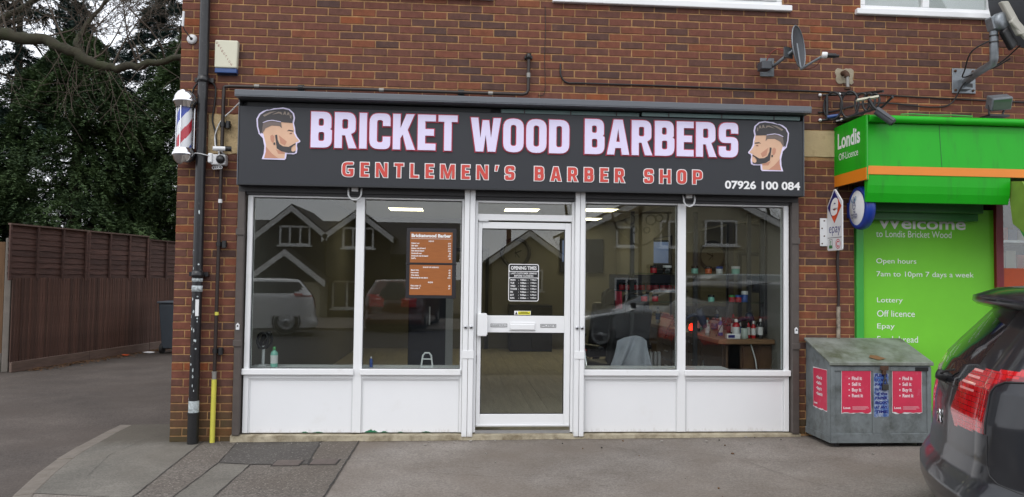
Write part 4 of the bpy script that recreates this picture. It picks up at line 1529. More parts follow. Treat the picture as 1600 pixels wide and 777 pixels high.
b.build('lettering', mat('faded red print', c3('8a4a44'), .6), t, kind='stuff')

# ---- white aerial arm at the top left
t = thing('wall_aerial', 'short white stub aerial on a round white base near the roof corner', 'aerial', (.105, 0, 3.75))
b = MB()
b.lathe([(0, .025), (.026, .025), (.045, .014), (.048, .003), (.0, .003)], (.105, 0, 3.752), (0, -1, 0), 24)
b.build('base', 'whiteplastic', t)
b = MB()
b.lathe([(0, .03), (.012, .03), (.014, .0251)], (.105, 0, 3.752), (0, -1, 0), 12)
b.tube([(.105, -.03, 3.752), (.055, -.06, 3.82), (.042, -.07, 3.86)], .006, 8)
b.build('arm', 'brownpipe', t)
b = MB()
b.tube([(.042, -.07, 3.85), (.046, -.07, 3.99)], .011, 10)
b.build('aerial_rod', 'whiteplastic', t)

# ---- white dome camera and bullet camera left of the sign
t = thing('security_camera', 'white dome security camera with a black eye beside the drainpipe', 'camera', (.39, -.02, 2.60))
b = MB()
b.box(.335, .465, -.10, -.003, 2.565, 2.665)
b.box(.312, .355, -.12, -.02, 2.58, 2.672)
b.build('housing', 'whiteplastic', t, bev=.014, seg=3)
b = MB()
b.lathe([(.038, 0), (.040, .012), (.036, .026), (.024, .040), (0, .047)], (.425, -.098, 2.617), (0.15, -1, -.15), 20)
b.build('eye', 'black', t)
b = MB()
for k in range(4):
    cx = .352 + k * .022
    P = [(cx + .017 * math.cos(2 * math.pi * i / 12 + k), -.05 - .01 * k, 2.545 + .014 * math.sin(2 * math.pi * i / 12 + k)) for i in range(13)]
    b.tube(P, .004, 6, caps=False)
b.build('coiled_wire', 'upvcgrey', t)
b = MB()
b.tube([(.40, -.06, 2.66), (.395, -.07, 2.70)], .008, 8)
b.build('stalk', 'whiteplastic', t)
t = thing('security_camera', 'small white bullet camera with a black end above the dome camera', 'camera', (.42, -.1, 2.70))
b = MB()
b.tube([(.372, -.16, 2.706), (.475, -.12, 2.712)], .021, 14)
b.build('body', 'whiteplastic', t)
b = MB()
b.tube([(.470, -.122, 2.712), (.520, -.103, 2.714)], .024, 14)
b.build('lens_hood', 'black', t)
b = MB()
b.tube([(.44, -.13, 2.69), (.44, -.05, 2.672), (.44, -.003, 2.672)], .008, 8)
b.build('bracket', 'whiteplastic', t)

# ---- small satellite dish
def dish(t, c, face, rx, rz, depth, m, rim):
    """shallow offset dish: centre, facing direction, half width, half height"""
    fx = Vector(face).normalized()
    sx = fx.cross(Vector((0, 0, 1))).normalized()
    uz = sx.cross(fx).normalized()
    c = Vector(c)
    b = MB()
    nr, na = 8, 36
    v = []
    for side in (0, .006):
        for i in range(nr + 1):
            q = i / nr
            for k in range(na):
                a = 2 * math.pi * k / na
                v.append(c + sx * rx * q * math.cos(a) + uz * rz * q * math.sin(a) + fx * (depth * (q * q - 1) - side))
    f = []
    n1 = (nr + 1) * na
    for s in (0, 1):
        for i in range(nr):
            for k in range(na):
                q = (s * n1 + i * na + k, s * n1 + i * na + (k + 1) % na, s * n1 + (i + 1) * na + (k + 1) % na, s * n1 + (i + 1) * na + k)
                f.append(q if s else q[::-1])
    b.add(v, f, 0, True)
    o = b.build('reflector', m, t)
    b = MB()
    P = [c + sx * rx * math.cos(2 * math.pi * k / na) + uz * rz * math.sin(2 * math.pi * k / na) for k in range(na + 1)]
    b.tube(P, .006, 6, caps=False)
    b.build('rim', rim, o)
    return c, fx, sx, uz
t = thing('satellite_dish', 'small dark grey satellite dish with a white tipped arm on the upper bricks', 'satellite dish', (5.8, 0, 3.75))
c, fx, sx, uz = dish(t, (5.815, -.30, 3.79), (.70, -.70, .08), .165, .205, .04, 'dish', 'galv')
b = MB()
b.tube([(5.77, -.29, 3.76), (5.70, -.22, 3.70), (5.66, -.12, 3.66), (5.64, -.01, 3.66)], .016, 10)
b.box(5.56, 5.70, -.012, -.002, 3.58, 3.76)
b.obox((5.735, -.25, 3.745), (.05, .02, .0), (0, .012, 0), (0, 0, .05))
b.build('wall_bracket', 'galv', t)
b = MB()
b.box(5.50, 5.60, -.20, -.08, 3.60, 3.68)
b.tube([(5.55, -.14, 3.64), (5.64, -.1, 3.66)], .018, 8)
b.build('motor_box', 'dish', t, bev=.01)
b = MB()
b.tube([(5.795, -.30, 3.82), (5.83, -.31, 3.57)], .011, 8)
b.tube([(5.83, -.31, 3.572), (5.88, -.42, 3.605), (5.94, -.50, 3.64)], .012, 8)
b.build('arm', 'galv', t)
b = MB()
b.lathe([(0, 0), (.027, 0), (.030, .01), (.030, .045), (.024, .05)], (5.94, -.50, 3.655), (.9, -.40, -.15), 16, 0)
b.lathe([(.022, .05), (.022, .12), (.014, .125), (.014, .15), (0, .151)], (5.94, -.50, 3.655), (.9, -.40, -.15), 14, 1)
b.build('receiver', ['whiteplastic', 'black'], t)
cable('cable', 'thin reddish wire hanging under the small dish arm', [(5.94, -.48, 3.62), (5.92, -.44, 3.575), (5.88, -.38, 3.56), (5.85, -.3, 3.575)], .004, mat('red brown wire', c3('6a3228'), .5))
cable('cable', 'red and black wires looping behind the small dish', [(5.56, -.15, 3.68), (5.60, -.16, 3.76), (5.66, -.18, 3.80), (5.71, -.22, 3.77)], .005, mat('red wire', c3('7c2a1c'), .5))

# ---- vent pipe, coiled bracket with white knobs
t = thing('vent_pipe', 'short rusty elbow pipe leaving a grey cement patch in the wall', 'pipe', (6.41, 0, 3.55))
b = MB()
b.tube([(6.405, .02, 3.635), (6.405, -.05, 3.632), (6.408, -.075, 3.61), (6.412, -.08, 3.58)], .026, 12, 0)
b.tube([(6.412, -.08, 3.585), (6.416, -.08, 3.47)], .017, 10, 1)
b.tube([(6.416, -.08, 3.475), (6.416, -.08, 3.455)], .03, 10, 0)
b.build('pipe', ['rust', 'pipemetal'], t)
t = thing('coiled_bracket', 'black bracket of shrinking rings with white knobs at the green sign corner', 'bracket', (6.25, -.05, 3.2))
for (x, y, z, r, sq) in ((6.26, -.09, 3.285, .135, .42), (6.39, -.16, 3.285, .130, .42), (6.47, -.24, 3.28, .10, .42), (6.50, -.31, 3.275, .085, .42), (6.52, -.37, 3.275, .07, .42)):
    b = MB()
    P = [(x + r * sq * math.cos(2 * math.pi * k / 28), y - r * .5 * math.cos(2 * math.pi * k / 28), z + r * math.sin(2 * math.pi * k / 28)) for k in range(29)]
    b.tube(P, .011, 8, caps=False)
    b.build('ring', 'black', t)
b = MB()
b.tube([(6.19, -.02, 3.405), (6.47, -.13, 3.40), (6.56, -.45, 3.35)], .012, 8)
b.tube([(6.18, -.02, 3.155), (6.36, -.10, 3.165), (6.55, -.45, 3.20), (6.56, -.6, 3.26)], .012, 8)
b.tube([(6.22, -.05, 3.405), (6.22, -.05, 3.155)], .014, 8)
b.build('arm', 'black', t)
for p in ((6.165, -.02, 3.407), (6.335, -.075, 3.405), (6.165, -.02, 3.157), (6.345, -.09, 3.150)):
    b = MB()
    b.lathe([(0, -.017), (.012, -.012), (.017, 0), (.012, .012), (0, .017)], p, (0, -1, 0), 12)
    b.build('knob', 'whiteplastic', t)
b = MB()
b.tube([(6.22, -.06, 3.18), (6.27, -.09, 3.185), (6.32, -.1, 3.19)], .018, 8)
b.build('connector', 'blueplastic', t)

# ---- big dish on its plate and pole at the top right
t = thing('satellite_dish', 'large dark dish on a grey pole and bolted wall plate at the roof edge', 'satellite dish', (7.67, 0, 3.6))
b = MB()
b.box(7.545, 7.790, -.014, -.002, 3.472, 3.725)
b.build('wall_plate', 'galv', t, bev=.003)
for x in (7.575, 7.76):
    for z in (3.50, 3.695):
        b = MB()
        b.lathe([(0, .012), (.012, .012), (.014, 0)], (x, -.014, z), (0, -1, 0), 6)
        b.build('bolt', 'rust', t)
b = MB()
b.tube([(7.655, -.012, 3.57), (7.60, -.30, 3.60), (7.57, -.55, 3.62), (7.565, -.57, 3.66), (7.565, -.57, 3.98)], .036, 16)
b.obox((7.64, -.10, 3.535), (.006, .09, .035), (.004, 0, 0), (0, 0, .02))
b.obox((7.655, -.04, 3.55), (.05, 0, 0), (0, .03, 0), (0, 0, .05))
b.build('pole', 'galv', t)
for z in (3.80, 3.86):
    b = MB()
    b.tube([(7.565, -.57, z), (7.565, -.57, z + .014)], .040, 16)
    b.build('pole_band', 'black', t)
c, fx, sx, uz = dish(t, (8.00, -.62, 4.28), (.86, .42, .28), .46, .52, .10, 'dish', 'dish')
b = MB()
b.obox((7.565, -.585, 3.99), (.055, 0, .02), (0, .05, 0), (-.015, 0, .06))
b.lathe([(0, -.05), (.07, -.05), (.085, -.03), (.085, .03), (.07, .05), (0, .05)], (7.60, -.61, 3.99), (.3, -1, 0), 20)
b.build('clamp', 'galv', t, bev=.008)
b = MB()
b.obox((7.66, -.68, 4.00), (.03, -.01, .0), (0, .025, 0), (-.07, .02, .16))
b.obox((7.72, -.70, 3.90), (.075, -.01, -.09), (0, .02, 0), (.02, 0, .03))
b.tube([(7.78, -.70, 3.79), (7.86, -.70, 3.80), (8.25, -.52, 3.93)], .022, 8)
b.build('arm', mat('pale cast arm', c3('a9a79d'), .55, var=.12), t, bev=.008)
b = MB()
b.obox((7.66, -.63, 3.83), (.05, .0, -.085), (0, .03, 0), (.03, 0, .03))
b.build('motor', 'black', t, bev=.015, seg=2)
cable('cable', 'black cable hanging from the large dish pole to the wall plate', [(7.58, -.56, 3.85), (7.46, -.42, 3.77), (7.47, -.30, 3.62), (7.53, -.2, 3.58), (7.62, -.35, 3.61), (7.72, -.45, 3.66), (7.80, -.6, 3.78)], .007, 'black')

# ---- floodlight over the green canopy
t = thing('floodlight', 'small dark floodlight tilted up on the flashing over the green sign', 'light', (7.80, -.25, 3.18))
b = MB()
b.obox((7.845, -.26, 3.325), (.105, 0, .012), (0, .045, .028), (-.015, -.035, .055))
b.build('housing', 'galv', t, bev=.012, seg=2)
b = MB()
b.obox((7.843, -.309, 3.2945), (.092, 0, .0105), (0, .0008, .0005), (-.012, -.025, .042))
b.build('lens', mat('green grey lens', c3('4a5f4c'), .15, var=.1, coat=.5), t)
b = MB()
b.box(7.70, 7.90, -.33, -.19, 3.175, 3.195)
b.tube([(7.75, -.25, 3.19), (7.75, -.25, 3.30)], .010, 8)
b.tube([(7.88, -.25, 3.19), (7.92, -.25, 3.30)], .010, 8)
b.build('bracket', 'black', t)

# ================================================================== THE GREEN SHOP NEXT DOOR
cn = thing('shop_canopy', 'bright green convenience shop canopy sign with an orange stripe', 'canopy sign', (6.33, -.56, 2.28))
X0, XE = 6.330, 11.0
CY = -.56
XB = 7.72                               # the lower band of the front stops here
b = MB()
b.prism([(CY + .03, 3.028), (CY + .03, 2.960), (CY, 2.628), (CY + .05, 2.628), (CY + .07, 3.028)], lambda a, c, d: (d, a, c), X0 + .012, XE)
b.build('front_board', 'green', cn)
b = MB()
b.box(X0 + .012, XE, CY - .003, CY + .04, 2.550, 2.6275)
b.build('orange_stripe', 'orange', cn)
b = MB()
P = [(CY + .002, 2.5495), (CY + .004, 2.45), (CY + .012, 2.38), (CY + .035, 2.298), (CY + .06, 2.298), (CY + .06, 2.5495)]
b.prism(P, lambda a, c, d: (d, a, c), X0 + .012, XB)
b.build('lower_board', 'green', cn, bev=.003)
b = MB()
b.tube([(X0 + .02, CY + .006, 3.064), (XE, CY + .006, 3.064)], .036, 16)
b.build('roller', 'green', cn)
b = MB()
b.prism([(0.0, 2.495), (CY - .012, 2.500), (CY - .012, 2.612), (0.0, 2.606)], lambda a, c, d: (d, a, c), X0 - .012, X0 + .0115)
b.build('orange_stripe', 'orange', cn)
b = MB()
b.prism([(0.0, 2.6065), (CY - .012, 2.6125), (CY - .012, 3.095), (0.0, 3.085)], lambda a, c, d: (d, a, c), X0 - .012, X0 + .0115)
b.build('end_board', 'green', cn)
b = MB()
b.tube([(X0, CY - .014, 2.50), (X0, CY - .014, 3.095)], .006, 6)
b.build('corner_trim', 'greend', cn)
Fx = lambda a, c, d: (X0 - .0125 - d, -a, c)
letter_parts('Londis', (.07, 2.855, .475, 3.01), Fx, .028, 'white', cn)
b = MB()
fit_text(b, 'Off-Licence', (.09, 2.745, .44, 2.812), Fx, .0, res=4)
b.build('lettering', 'white', cn, kind='stuff')
for x in (7.05, 8.3, 9.6):
    b = MB()
    b.prism([(CY + .027, 3.024), (CY + .027, 2.960), (CY - .003, 2.632), (CY + .02, 2.632), (CY + .06, 3.024)], lambda a, c, d: (d, a, c), x, x + .004)
    b.build('panel_joint', 'greenshut', cn)
b = MB()                                # lead flashing that roofs the canopy
n = 40
rnd = random.Random(4)
v = []
for i in range(n + 1):
    x = X0 + (XE - X0) * i / n
    for (y, z) in ((-.002, 3.185), (-.02, 3.150), (-.30, 3.135), (CY + .03, 3.098)):
        v.append((x, y + rnd.uniform(-.004, .004) - (.003 if y == -.002 else 0), z + rnd.uniform(-.006, .008)))
b.add(v, [(i * 4 + k, i * 4 + k + 1, i * 4 + k + 5, i * 4 + k + 4) for i in range(n) for k in range(3)], 0, True)
b.build('flashing', 'lead', cn)
b = MB()
b.box(X0 + .03, XE, CY + .062, -.02, 2.60, 2.62)
b.build('soffit', 'greenshut', cn)
b = MB()
b.box(6.55, XB, -.20, .02, 2.245, 2.40)
b.build('shutter_box', 'greenshut', cn, bev=.004)
b = MB()
b.box(6.56, XB, -.12, .02, 2.175, 2.244)
b.build('shutter_lath', 'greenshut', cn)
cable('cable', 'scrap of green cord lying along the canopy flashing', [(6.7, -.5, 3.125), (6.85, -.46, 3.14), (7.0, -.5, 3.125), (7.2, -.46, 3.14), (7.4, -.5, 3.125)], .006, 'greend')
aw = thing('awning', 'folded olive green awning at the end of the canopy', 'awning', (7.9, -.8, 2.0))
b = MB()
n = 12
v = []
rnd = random.Random(8)
for i in range(n + 1):
    x = 7.745 + .9 * i / n
    for j, (y, z) in enumerate(((-.50, 2.52), (-.68, 2.50), (-.73, 2.42), (-.74, 2.22), (-.72, 2.01 + .018 * (i % 2)))):
        v.append((x, y + .012 * math.sin(i * 1.9 + j), z))
b.add(v, [(i * 5 + j, i * 5 + j + 1, i * 5 + j + 6, i * 5 + j + 5) for i in range(n) for j in range(4)], 0, True)
sd_ = [(-.50, 2.52), (-.68, 2.50), (-.73, 2.42), (-.74, 2.22), (-.72, 2.01), (-.56, 2.12)]
b.prism(sd_, lambda a, c, d: (d, a, c), 7.733, 7.746)
b.build('fabric', 'olive', aw)
b = MB()
b.tube([(7.75, -.55, 2.49), (7.75, -.65, 2.05), (7.78, -.69, 1.94)], .012, 8)
b.build('arm', 'greend', aw)
b = MB()
b.tube([(7.80, -.70, 1.98), (7.81, -.70, 1.90), (7.84, -.70, 1.88), (7.85, -.70, 1.93)], .01, 8)
b.build('hook', 'pipemetal', aw)

# camera hung from the canopy corner
t = thing('security_camera', 'dark bullet camera hanging from the corner of the green canopy', 'camera', (6.36, -.80, 3.0))
b = MB()
b.tube([(6.38, -.64, 3.12), (6.50, -.70, 3.00)], .036, 16)
b.obox((6.447, -.67, 3.075), (.065, -.03, -.062), (.02, .04, 0), (.012, 0, .012))
b.build('body', 'dish', t, bev=.006)
b = MB()
b.tube([(6.50, -.70, 3.001), (6.507, -.704, 2.994)], .030, 16)
b.build('lens', 'black', t)
b = MB()
b.tube([(6.33, -.60, 3.24), (6.36, -.62, 3.16), (6.40, -.64, 3.11)], .014, 8)
b.obox((6.335, -.57, 3.245), (.085, -.03, .012), (.01, .03, 0), (0, 0, .008), 1)
b.build('bracket', ['black', 'cream'], t)

# green shopfront: poster panel, frames, glazing
gs = thing('green_shopfront', 'green convenience shop front with a large white lettered welcome poster', 'shopfront', (6.53, 0, .1))
b = MB()
b.box(6.525, 6.60, -.03, .20, .09, 2.50)
b.build('frame', 'greend', gs, bev=.004)
b = MB()
b.box(6.6005, 7.985, .02, .05, .30, 2.30)
b.build('poster', 'greenb', gs)
b = MB()
b.box(6.6005, 7.985, .0, .20, .09, .2995)
b.build('stall_riser', 'greend', gs)
b = MB()
b.box(7.9855, 8.062, -.02, .20, .09, 2.50)
b.build('post', 'redframe', gs, bev=.004)
b = MB()
b.box(8.0625, 11, .035, .041, .30, 2.50)
b.build('pane', 'pane', gs)
b = MB()
b.box(8.066, 10.9, .030, .0345, 1.10, 1.72)
b.build('window_poster', 'orangeposter', gs)
b = MB()
b.box(8.0625, 11, .0, .20, .09, .2995)
b.build('stall_riser', 'redframe', gs)
F = wall_plane(.0185)
pos = [('Welcome', 2.095, 2.215, 6.768, 7.690, .02), ('to Londis Bricket Wood', 2.012, 2.078, 6.755, 7.540, .0), ('Open hours', 1.735, 1.800, 6.755, 7.170, .0), ('7am to 10pm 7 days a week', 1.605, 1.672, 6.757, 7.770, .0), ('Lottery', 1.348, 1.412, 6.760, 7.025, .0), ('Off licence', 1.222, 1.285, 6.760, 7.150, .0), ('Epay', 1.090, 1.155, 6.760, 6.940, .0), ('Fresh bread', .968, 1.030, 6.760, 7.180, .0)]
for tx, z0, z1, x0, x1, wt in pos:
    if tx == 'Welcome':
        letter_parts(tx, (x0, z0, x1, z1), F, wt, 'white', gs)
        continue
    b = MB()
    fit_text(b, tx, (x0, z0, x1, z1), F, wt, res=4)
    b.build('lettering', 'white', gs, kind='stuff')
# dim shop interior behind the right pane
b = MB()
b.box(8.07, 10.79, 2.0, 2.05, .1, 2.7)
b.build('shelf_wall', 'shutter', gs)
for i in range(5):
    b = MB()
    z = .55 + i * .38
    b.box(8.08, 10.7, 1.6, 1.98, z, z + .03, 0)
    rnd = random.Random(i)
    x = 8.1
    while x < 10.6:
        w_ = rnd.uniform(.06, .16)
        b.box(x, x + w_, 1.62, 1.9, z + .0305, z + .03 + rnd.uniform(.12, .26), 1 + rnd.randrange(3))
        x += w_ + .015
    b.build('stocked_shelf', ['alu', 'orangeposter', 'cream', 'blueplastic'], gs, kind='stuff')

# blade sign with a diamond and the payment sign text
t = thing('blade_sign', 'white blade sign with a blue and orange diamond e and the word epay', 'sign', (6.245, -.05, 1.86))
BX = 6.245
b = MB()
b.box(6.165, 6.252, -.012, -.003, 1.910, 2.185)
b.build('flange', 'whiteplastic', t, bev=.002)
for i, z in enumerate((1.935, 2.01, 2.085, 2.16)):
    b = MB()
    b.lathe([(0, .004), (.006, .004), (.008, 0)], (6.185 + (i % 2) * .022, -.012, z), (0, -1, 0), 8)
    b.build('screw', 'rust', t)
FX = lambda a, c, d: (BX - d, -.02 - a, c)
W_ = .285
out = [(0, 1.875), (.012, 1.862), (W_ - .012, 1.862), (W_, 1.875), (W_, 2.27), (W_, 2.33), (W_ * .54, 2.455), (W_ * .46, 2.455), (0, 2.30), (0, 2.24)]
b = MB()
b.prism(out, FX, 0, .012)
b.build('plate', 'whiteplastic', t, bev=.002)
cx, cz = W_ / 2, 2.285
hx, hz = W_ / 2 - .012, .158
b = MB()
b.prism([(cx - hx, cz), (cx, cz - hz), (cx, cz + hz)], FX, .0122, .0135, 0)
b.prism([(cx, cz + hz), (cx, cz - hz), (cx + hx, cz)], FX, .0122, .0135, 0)
b.prism([(cx - hx * .38, cz - hz * .62), (cx, cz - hz), (cx + hx, cz), (cx + hx * .52, cz + hz * .48), (cx + .01, cz - .01)], FX, .0136, .0142, 1)
b.build('diamond', ['epayblue', 'epayorange'], t)
b = MB()
fit_text(b, 'e', (cx - .072, cz - .085, cx + .072, cz + .085), lambda a, c, d: (BX - .0150, -.02 - a - (c - cz) * .25, c), .035, res=6)
b.build('emblem', 'white', t)
b = MB()
fit_text(b, 'epay', (.035, 2.005, W_ - .03, 2.095), lambda a, c, d: (BX - .0125, -.02 - a, c), .0, res=5)
b.build('lettering', 'epayblue', t, kind='stuff')
b = MB()
b.prism([(.01, 1.985), (W_ - .01, 1.985), (W_ - .01, 1.990), (.01, 1.990)], FX, .0122, .013)
b.build('rule', 'black', t)
b = MB()
b.prism([(.035, 1.885), (.10, 1.885), (.10, 1.915), (.035, 1.915)], FX, .0122, .013, 0)
for a, c, e, g in ((.035, .040, 1.9155, 1.972), (.095, .10, 1.9155, 1.972), (.0405, .0945, 1.967, 1.972)):
    b.prism([(a, e), (c, e), (c, g), (a, g)], FX, .0122, .013, 1)
b.prism([(.062, 1.9155), (.072, 1.9155), (.072, 1.945), (.062, 1.945)], FX, .0122, .013, 0)
b.prism([(.052, 1.9452), (.082, 1.9452), (.067, 1.962)], FX, .0122, .013, 0)
b.build('top_up_symbol', [mat('symbol green', c3('2f7a3a'), .4), 'black'], t)
b = MB()
n = 28
for ro, ri, a0, a1 in ((.047, .040, 0, 360), (.030, .018, 45, 315)):
    v, f = [], []
    for k in range(n + 1):
        a = R(a0 + (a1 - a0) * k / n)
        for r_ in (ro, ri):
            v.append(FX(.205 + r_ * math.cos(a), 1.925 + r_ * math.sin(a), .0128))
    b.add(v, [(2 * k, 2 * k + 1, 2 * k + 3, 2 * k + 2) for k in range(n)])
b.build('charge_symbol', mat('symbol red', c3('c0192f'), .4), t)

# round lottery sign
t = thing('round_sign', 'round blue rimmed lottery sign standing out from the pier', 'sign', (6.44, -.28, 2.06))
C_ = Vector((6.43, -.30, 2.265))
ax = Vector((-.995, .09, 0)).normalized()
b = MB()
b.lathe([(0, -.05), (.175, -.05), (.198, -.035), (.207, -.005), (.207, .02), (.198, .042), (.185, .050), (.166, .052), (.164, .046)], C_, ax, 48)
b.build('rim', 'royal', t)
b = MB()
b.lathe([(.165, .046), (.12, .060), (.06, .068), (0, .070)], C_, ax, 48)
b.build('face', 'white', t)
rr = Vector((ax.y, -ax.x, 0)) * 1
rr = Vector((0, 0, 1)).cross(ax) * 1
FL = lambda a, c, d: tuple(C_ + rr * a + Vector((0, 0, 1)) * c + ax * (.0725 + d))
b = MB()
for tx, z0, z1, hw in (('THE', -.050, -.030, .022), ('NATIONAL', -.075, -.055, .065), ('LOTTERY', -.100, -.080, .058)):
    fit_text(b, tx, (-hw, z0, hw, z1), FL, .02)
b.build('lettering', 'epayblue', t, kind='stuff')
b = MB()                                # crossed-fingers hand as a few strokes
def stroke(pts, w_, mi):
    P = [Vector((p[0], p[1], 0)) for p in pts]
    v = []
    for i, p in enumerate(P):
        tt = (P[min(i + 1, len(P) - 1)] - P[max(0, i - 1)]).normalized()
        n_ = Vector((-tt.y, tt.x, 0)) * w_
        v += [FL(p.x - n_.x, p.y - n_.y, .0006 * mi), FL(p.x + n_.x, p.y + n_.y, .0006 * mi)]
    b.add(v, [(2 * i, 2 * i + 1, 2 * i + 3, 2 * i + 2) for i in range(len(P) - 1)], mi)
stroke([(-.03, .0), (-.034, .03), (-.015, .05), (.012, .045), (.025, .02), (.012, -.01), (-.015, -.014), (-.03, .0)], .004, 0)
stroke([(-.012, .048), (-.02, .08), (-.008, .105), (.004, .10), (.006, .048)], .004, 0)
stroke([(.004, .055), (.022, .085), (.034, .11)], .006, 1)
stroke([(-.035, .05), (-.052, .07), (-.045, .085)], .008, 1)
stroke([(-.012, .02), (.008, .028)], .004, 0)
b.build('hand_emblem', ['epayblue', mat('pale cyan print', c3('3d8fb8'), .4)], t)
b = MB()
b.box(6.44, 6.475, -.11, -.003, 2.19, 2.34)
b.build('arm', 'royal', t, bev=.006)
# dark cable between the two signs
cable('cable', 'twisted black cable running down the pier behind the blade sign', [(6.34, -.02, 2.52), (6.335, -.03, 2.3), (6.345, -.03, 2.0), (6.33, -.03, 1.75), (6.34, -.03, 1.45), (6.33, -.03, 1.2)], .014, 'brownpipe')
t = thing('pier_pipe', 'narrow flaking grey pipe low on the right brick pier above the steel bin', 'pipe', (6.33, -.03, .12))
b = MB()
b.tube([(6.33, -.035, .10), (6.335, -.035, 1.32)], .018, 10)
b.build('pipe', mat('flaking cream pipe', c3('93897a'), .8, var=.3, vs=25, dirt=((.03, .026, .022), .7, 18)), t)

# ================================================================== STEEL NEWSPAPER BIN
bz = gz(6.4) + .004
BX0, BX1, BY0, BY1 = 6.005, 6.960, -.51, -.03
nb = thing('newspaper_bin', 'weathered grey steel bin with faded red posters under a sloping mossy lid', 'bin', ((BX0 + BX1) / 2, (BY0 + BY1) / 2, bz))
zb, zf, zt = bz + .035, .838, 1.012
prof = [(BY0, zb), (BY1, zb), (BY1, zt - .02), (BY0 + .004, zf - .02)]
b = MB()
b.prism(prof, lambda a, c, d: (d, a, c), BX0, BX1)
b.build('body', 'binmetal', nb, bev=.005)
b = MB()
lp = [(BY0 - .022, zf - .035), (BY0 - .022, zf - .004), (BY1 + .005, zt + .004), (BY1 + .005, zt - .018), (BY0 - .006, zf - .018), (BY0 - .006, zf - .035)]
b.prism(lp, lambda a, c, d: (d, a, c), BX0 - .016, BX1 + .016)
lid = b.build('lid', 'binlid', nb, bev=.004)
yb = BY0
for x0, x1, z0, z1, nm in ((BX0, BX1, zb, zb + .085, 'kick_strip'), (BX0 + .395, BX0 + .565, zb + .0855, zf - .045, 'centre_strip'), (BX0, BX0 + .04, zb + .0855, zf - .045, 'corner_strip'), (BX1 - .04, BX1, zb + .0855, zf - .045, 'corner_strip'), (BX0 + .0405, BX0 + .3945, zf - .085, zf - .045, 'top_strip'), (BX0 + .5655, BX1 - .0405, zf - .085, zf - .045, 'top_strip')):
    b = MB()
    b.box(x0, x1, yb - .007, yb - .0005, z0, z1)
    b.build(nm, 'binmetal', nb, bev=.002)
for (y0, y1, z0, z1, nm) in ((BY0 + .001, BY0 + .05, zb + .06, .80, 'corner_strip'), (BY0 + .001, BY1, zb, zb + .0595, 'kick_strip')):
    b = MB()
    b.box(BX0 - .007, BX0 - .0005, y0, y1, z0, z1)
    b.build(nm, 'binmetal', nb, bev=.002)
def torn(x0, x1, z0, z1, fn, d0, d1, seed, m, name, mm=0):
    rnd = random.Random(seed)
    P = [(x0, z0 + rnd.uniform(0, .012)), ]
    n = 10
    for i in range(1, n):
        P.append((x0 + (x1 - x0) * i / n, z0 + rnd.uniform(-.004, .010)))
    P += [(x1, z0 + rnd.uniform(0, .012)), (x1 - .003, (z0 + z1) / 2), (x1, z1 - rnd.uniform(0, .008)), ((x0 + x1) / 2, z1 - rnd.uniform(0, .004)), (x0 + .002, z1)]
    b = MB()
    b.prism(P, fn, d0, d1)
    return b.build(name, m, nb)
WP = wall_plane(yb - .0005)
for x0, x1, s in ((BX0 + .105, BX0 + .380, 1), (BX0 + .585, BX0 + .865, 2)):
    torn(x0 - .004, x1 + .004, .365, .775, WP, .0, .001, s + 20, 'whiteplastic', 'poster_backing')
    p = torn(x0, x1, .372, .770, WP, .0012, .0025, s, 'pink', 'poster')
    b = MB()
    for i, tx in enumerate(('Find it', 'Sell it', 'Buy it', 'Rent it')):
        z = .672 - i * .052
        fit_text(b, tx, (x0 + .095, z, x0 + .2, z + .030), lambda a, c, d: (a, yb - .0036, c), .045, by='h')
        b.lathe([(0, .0), (.007, .0)], (x0 + .070, yb - .0036, z + .013), (0, -1, 0), 10)
    fit_text(b, 'Loot', (x0 + .014, .408, x0 + .080, .430), lambda a, c, d: (a, yb - .0036, c), .06)
    for k, (l0, l1) in enumerate(((.10, .245), (.10, .255), (.10, .225))):
        b.box(x0 + l0, x0 + l1, yb - .0036, yb - .0034, .427 - k * .0105, .430 - k * .0105)
    b.build('lettering', mat('faded white print', c3('e3c6cc'), .6), p, kind='stuff')
SP = lambda a, c, d: (BX0 - .0005 - d, a, c)
FXS = lambda a, c, d: (BX0 - .0035 - d, -a, c)
torn(-.455, -.185, .372, .755, lambda a, c, d: (BX0 - .0005 - d, a, c), .0, .001, 31, 'whiteplastic', 'poster_backing')
p = torn(-.45, -.19, .380, .750, lambda a, c, d: (BX0 - .0005 - d, a, c), .0012, .0025, 32, 'pink', 'poster')
b = MB()
for i, tx in enumerate(('Find it', 'Sell it', 'Buy it', 'Rent it')):
    z = .652 - i * .050
    fit_text(b, tx, (.27, z, .385, z + .028), FXS, .045, by='h')
    b.lathe([(0, .0), (.007, .0)], (BX0 - .0036, -.425 + .17, z + .013), (-1, 0, 0), 10)
fit_text(b, 'Loot', (.205, .412, .27, .433), FXS, .06)
b.build('lettering', 'whiteplastic', p, kind='stuff')
torn(BX0 + .405, BX0 + .545, .335, .735, wall_plane(yb - .0072), .0, .0008, 41, 'bluesticker', 'torn_sticker')
b = MB()
for i in range(9):
    z = .70 - i * .041
    fit_text(b, ('PLEASE', 'DO NOT', 'PARK', 'IN FRONT', 'of the', 'PAPER', 'BOX', 'AT ANY', 'TIME')[i], (BX0 + .418, z, BX0 + .535, z + .026), wall_plane(yb - .0084), .05)
b.build('lettering', 'epayblue', nb, kind='stuff')
b = MB()
b.box(BX0 + .455, BX0 + .535, yb - .030, yb - .0236, zf - .075, zf - .036)
b.box(BX0 + .478, BX0 + .512, yb - .032, yb - .008, zf - .115, zf - .0755)
b.build('hasp', 'rust', nb, bev=.002)
b = MB()
b.box(BX0 + .478, BX0 + .532, yb - .034, yb - .012, .585, .635)
P = [(BX0 + .505 + .018 * math.cos(math.pi * k / 10), yb - .022, .635 + .05 * math.sin(math.pi * k / 10)) for k in range(11)]
b.tube(P, .005, 8)
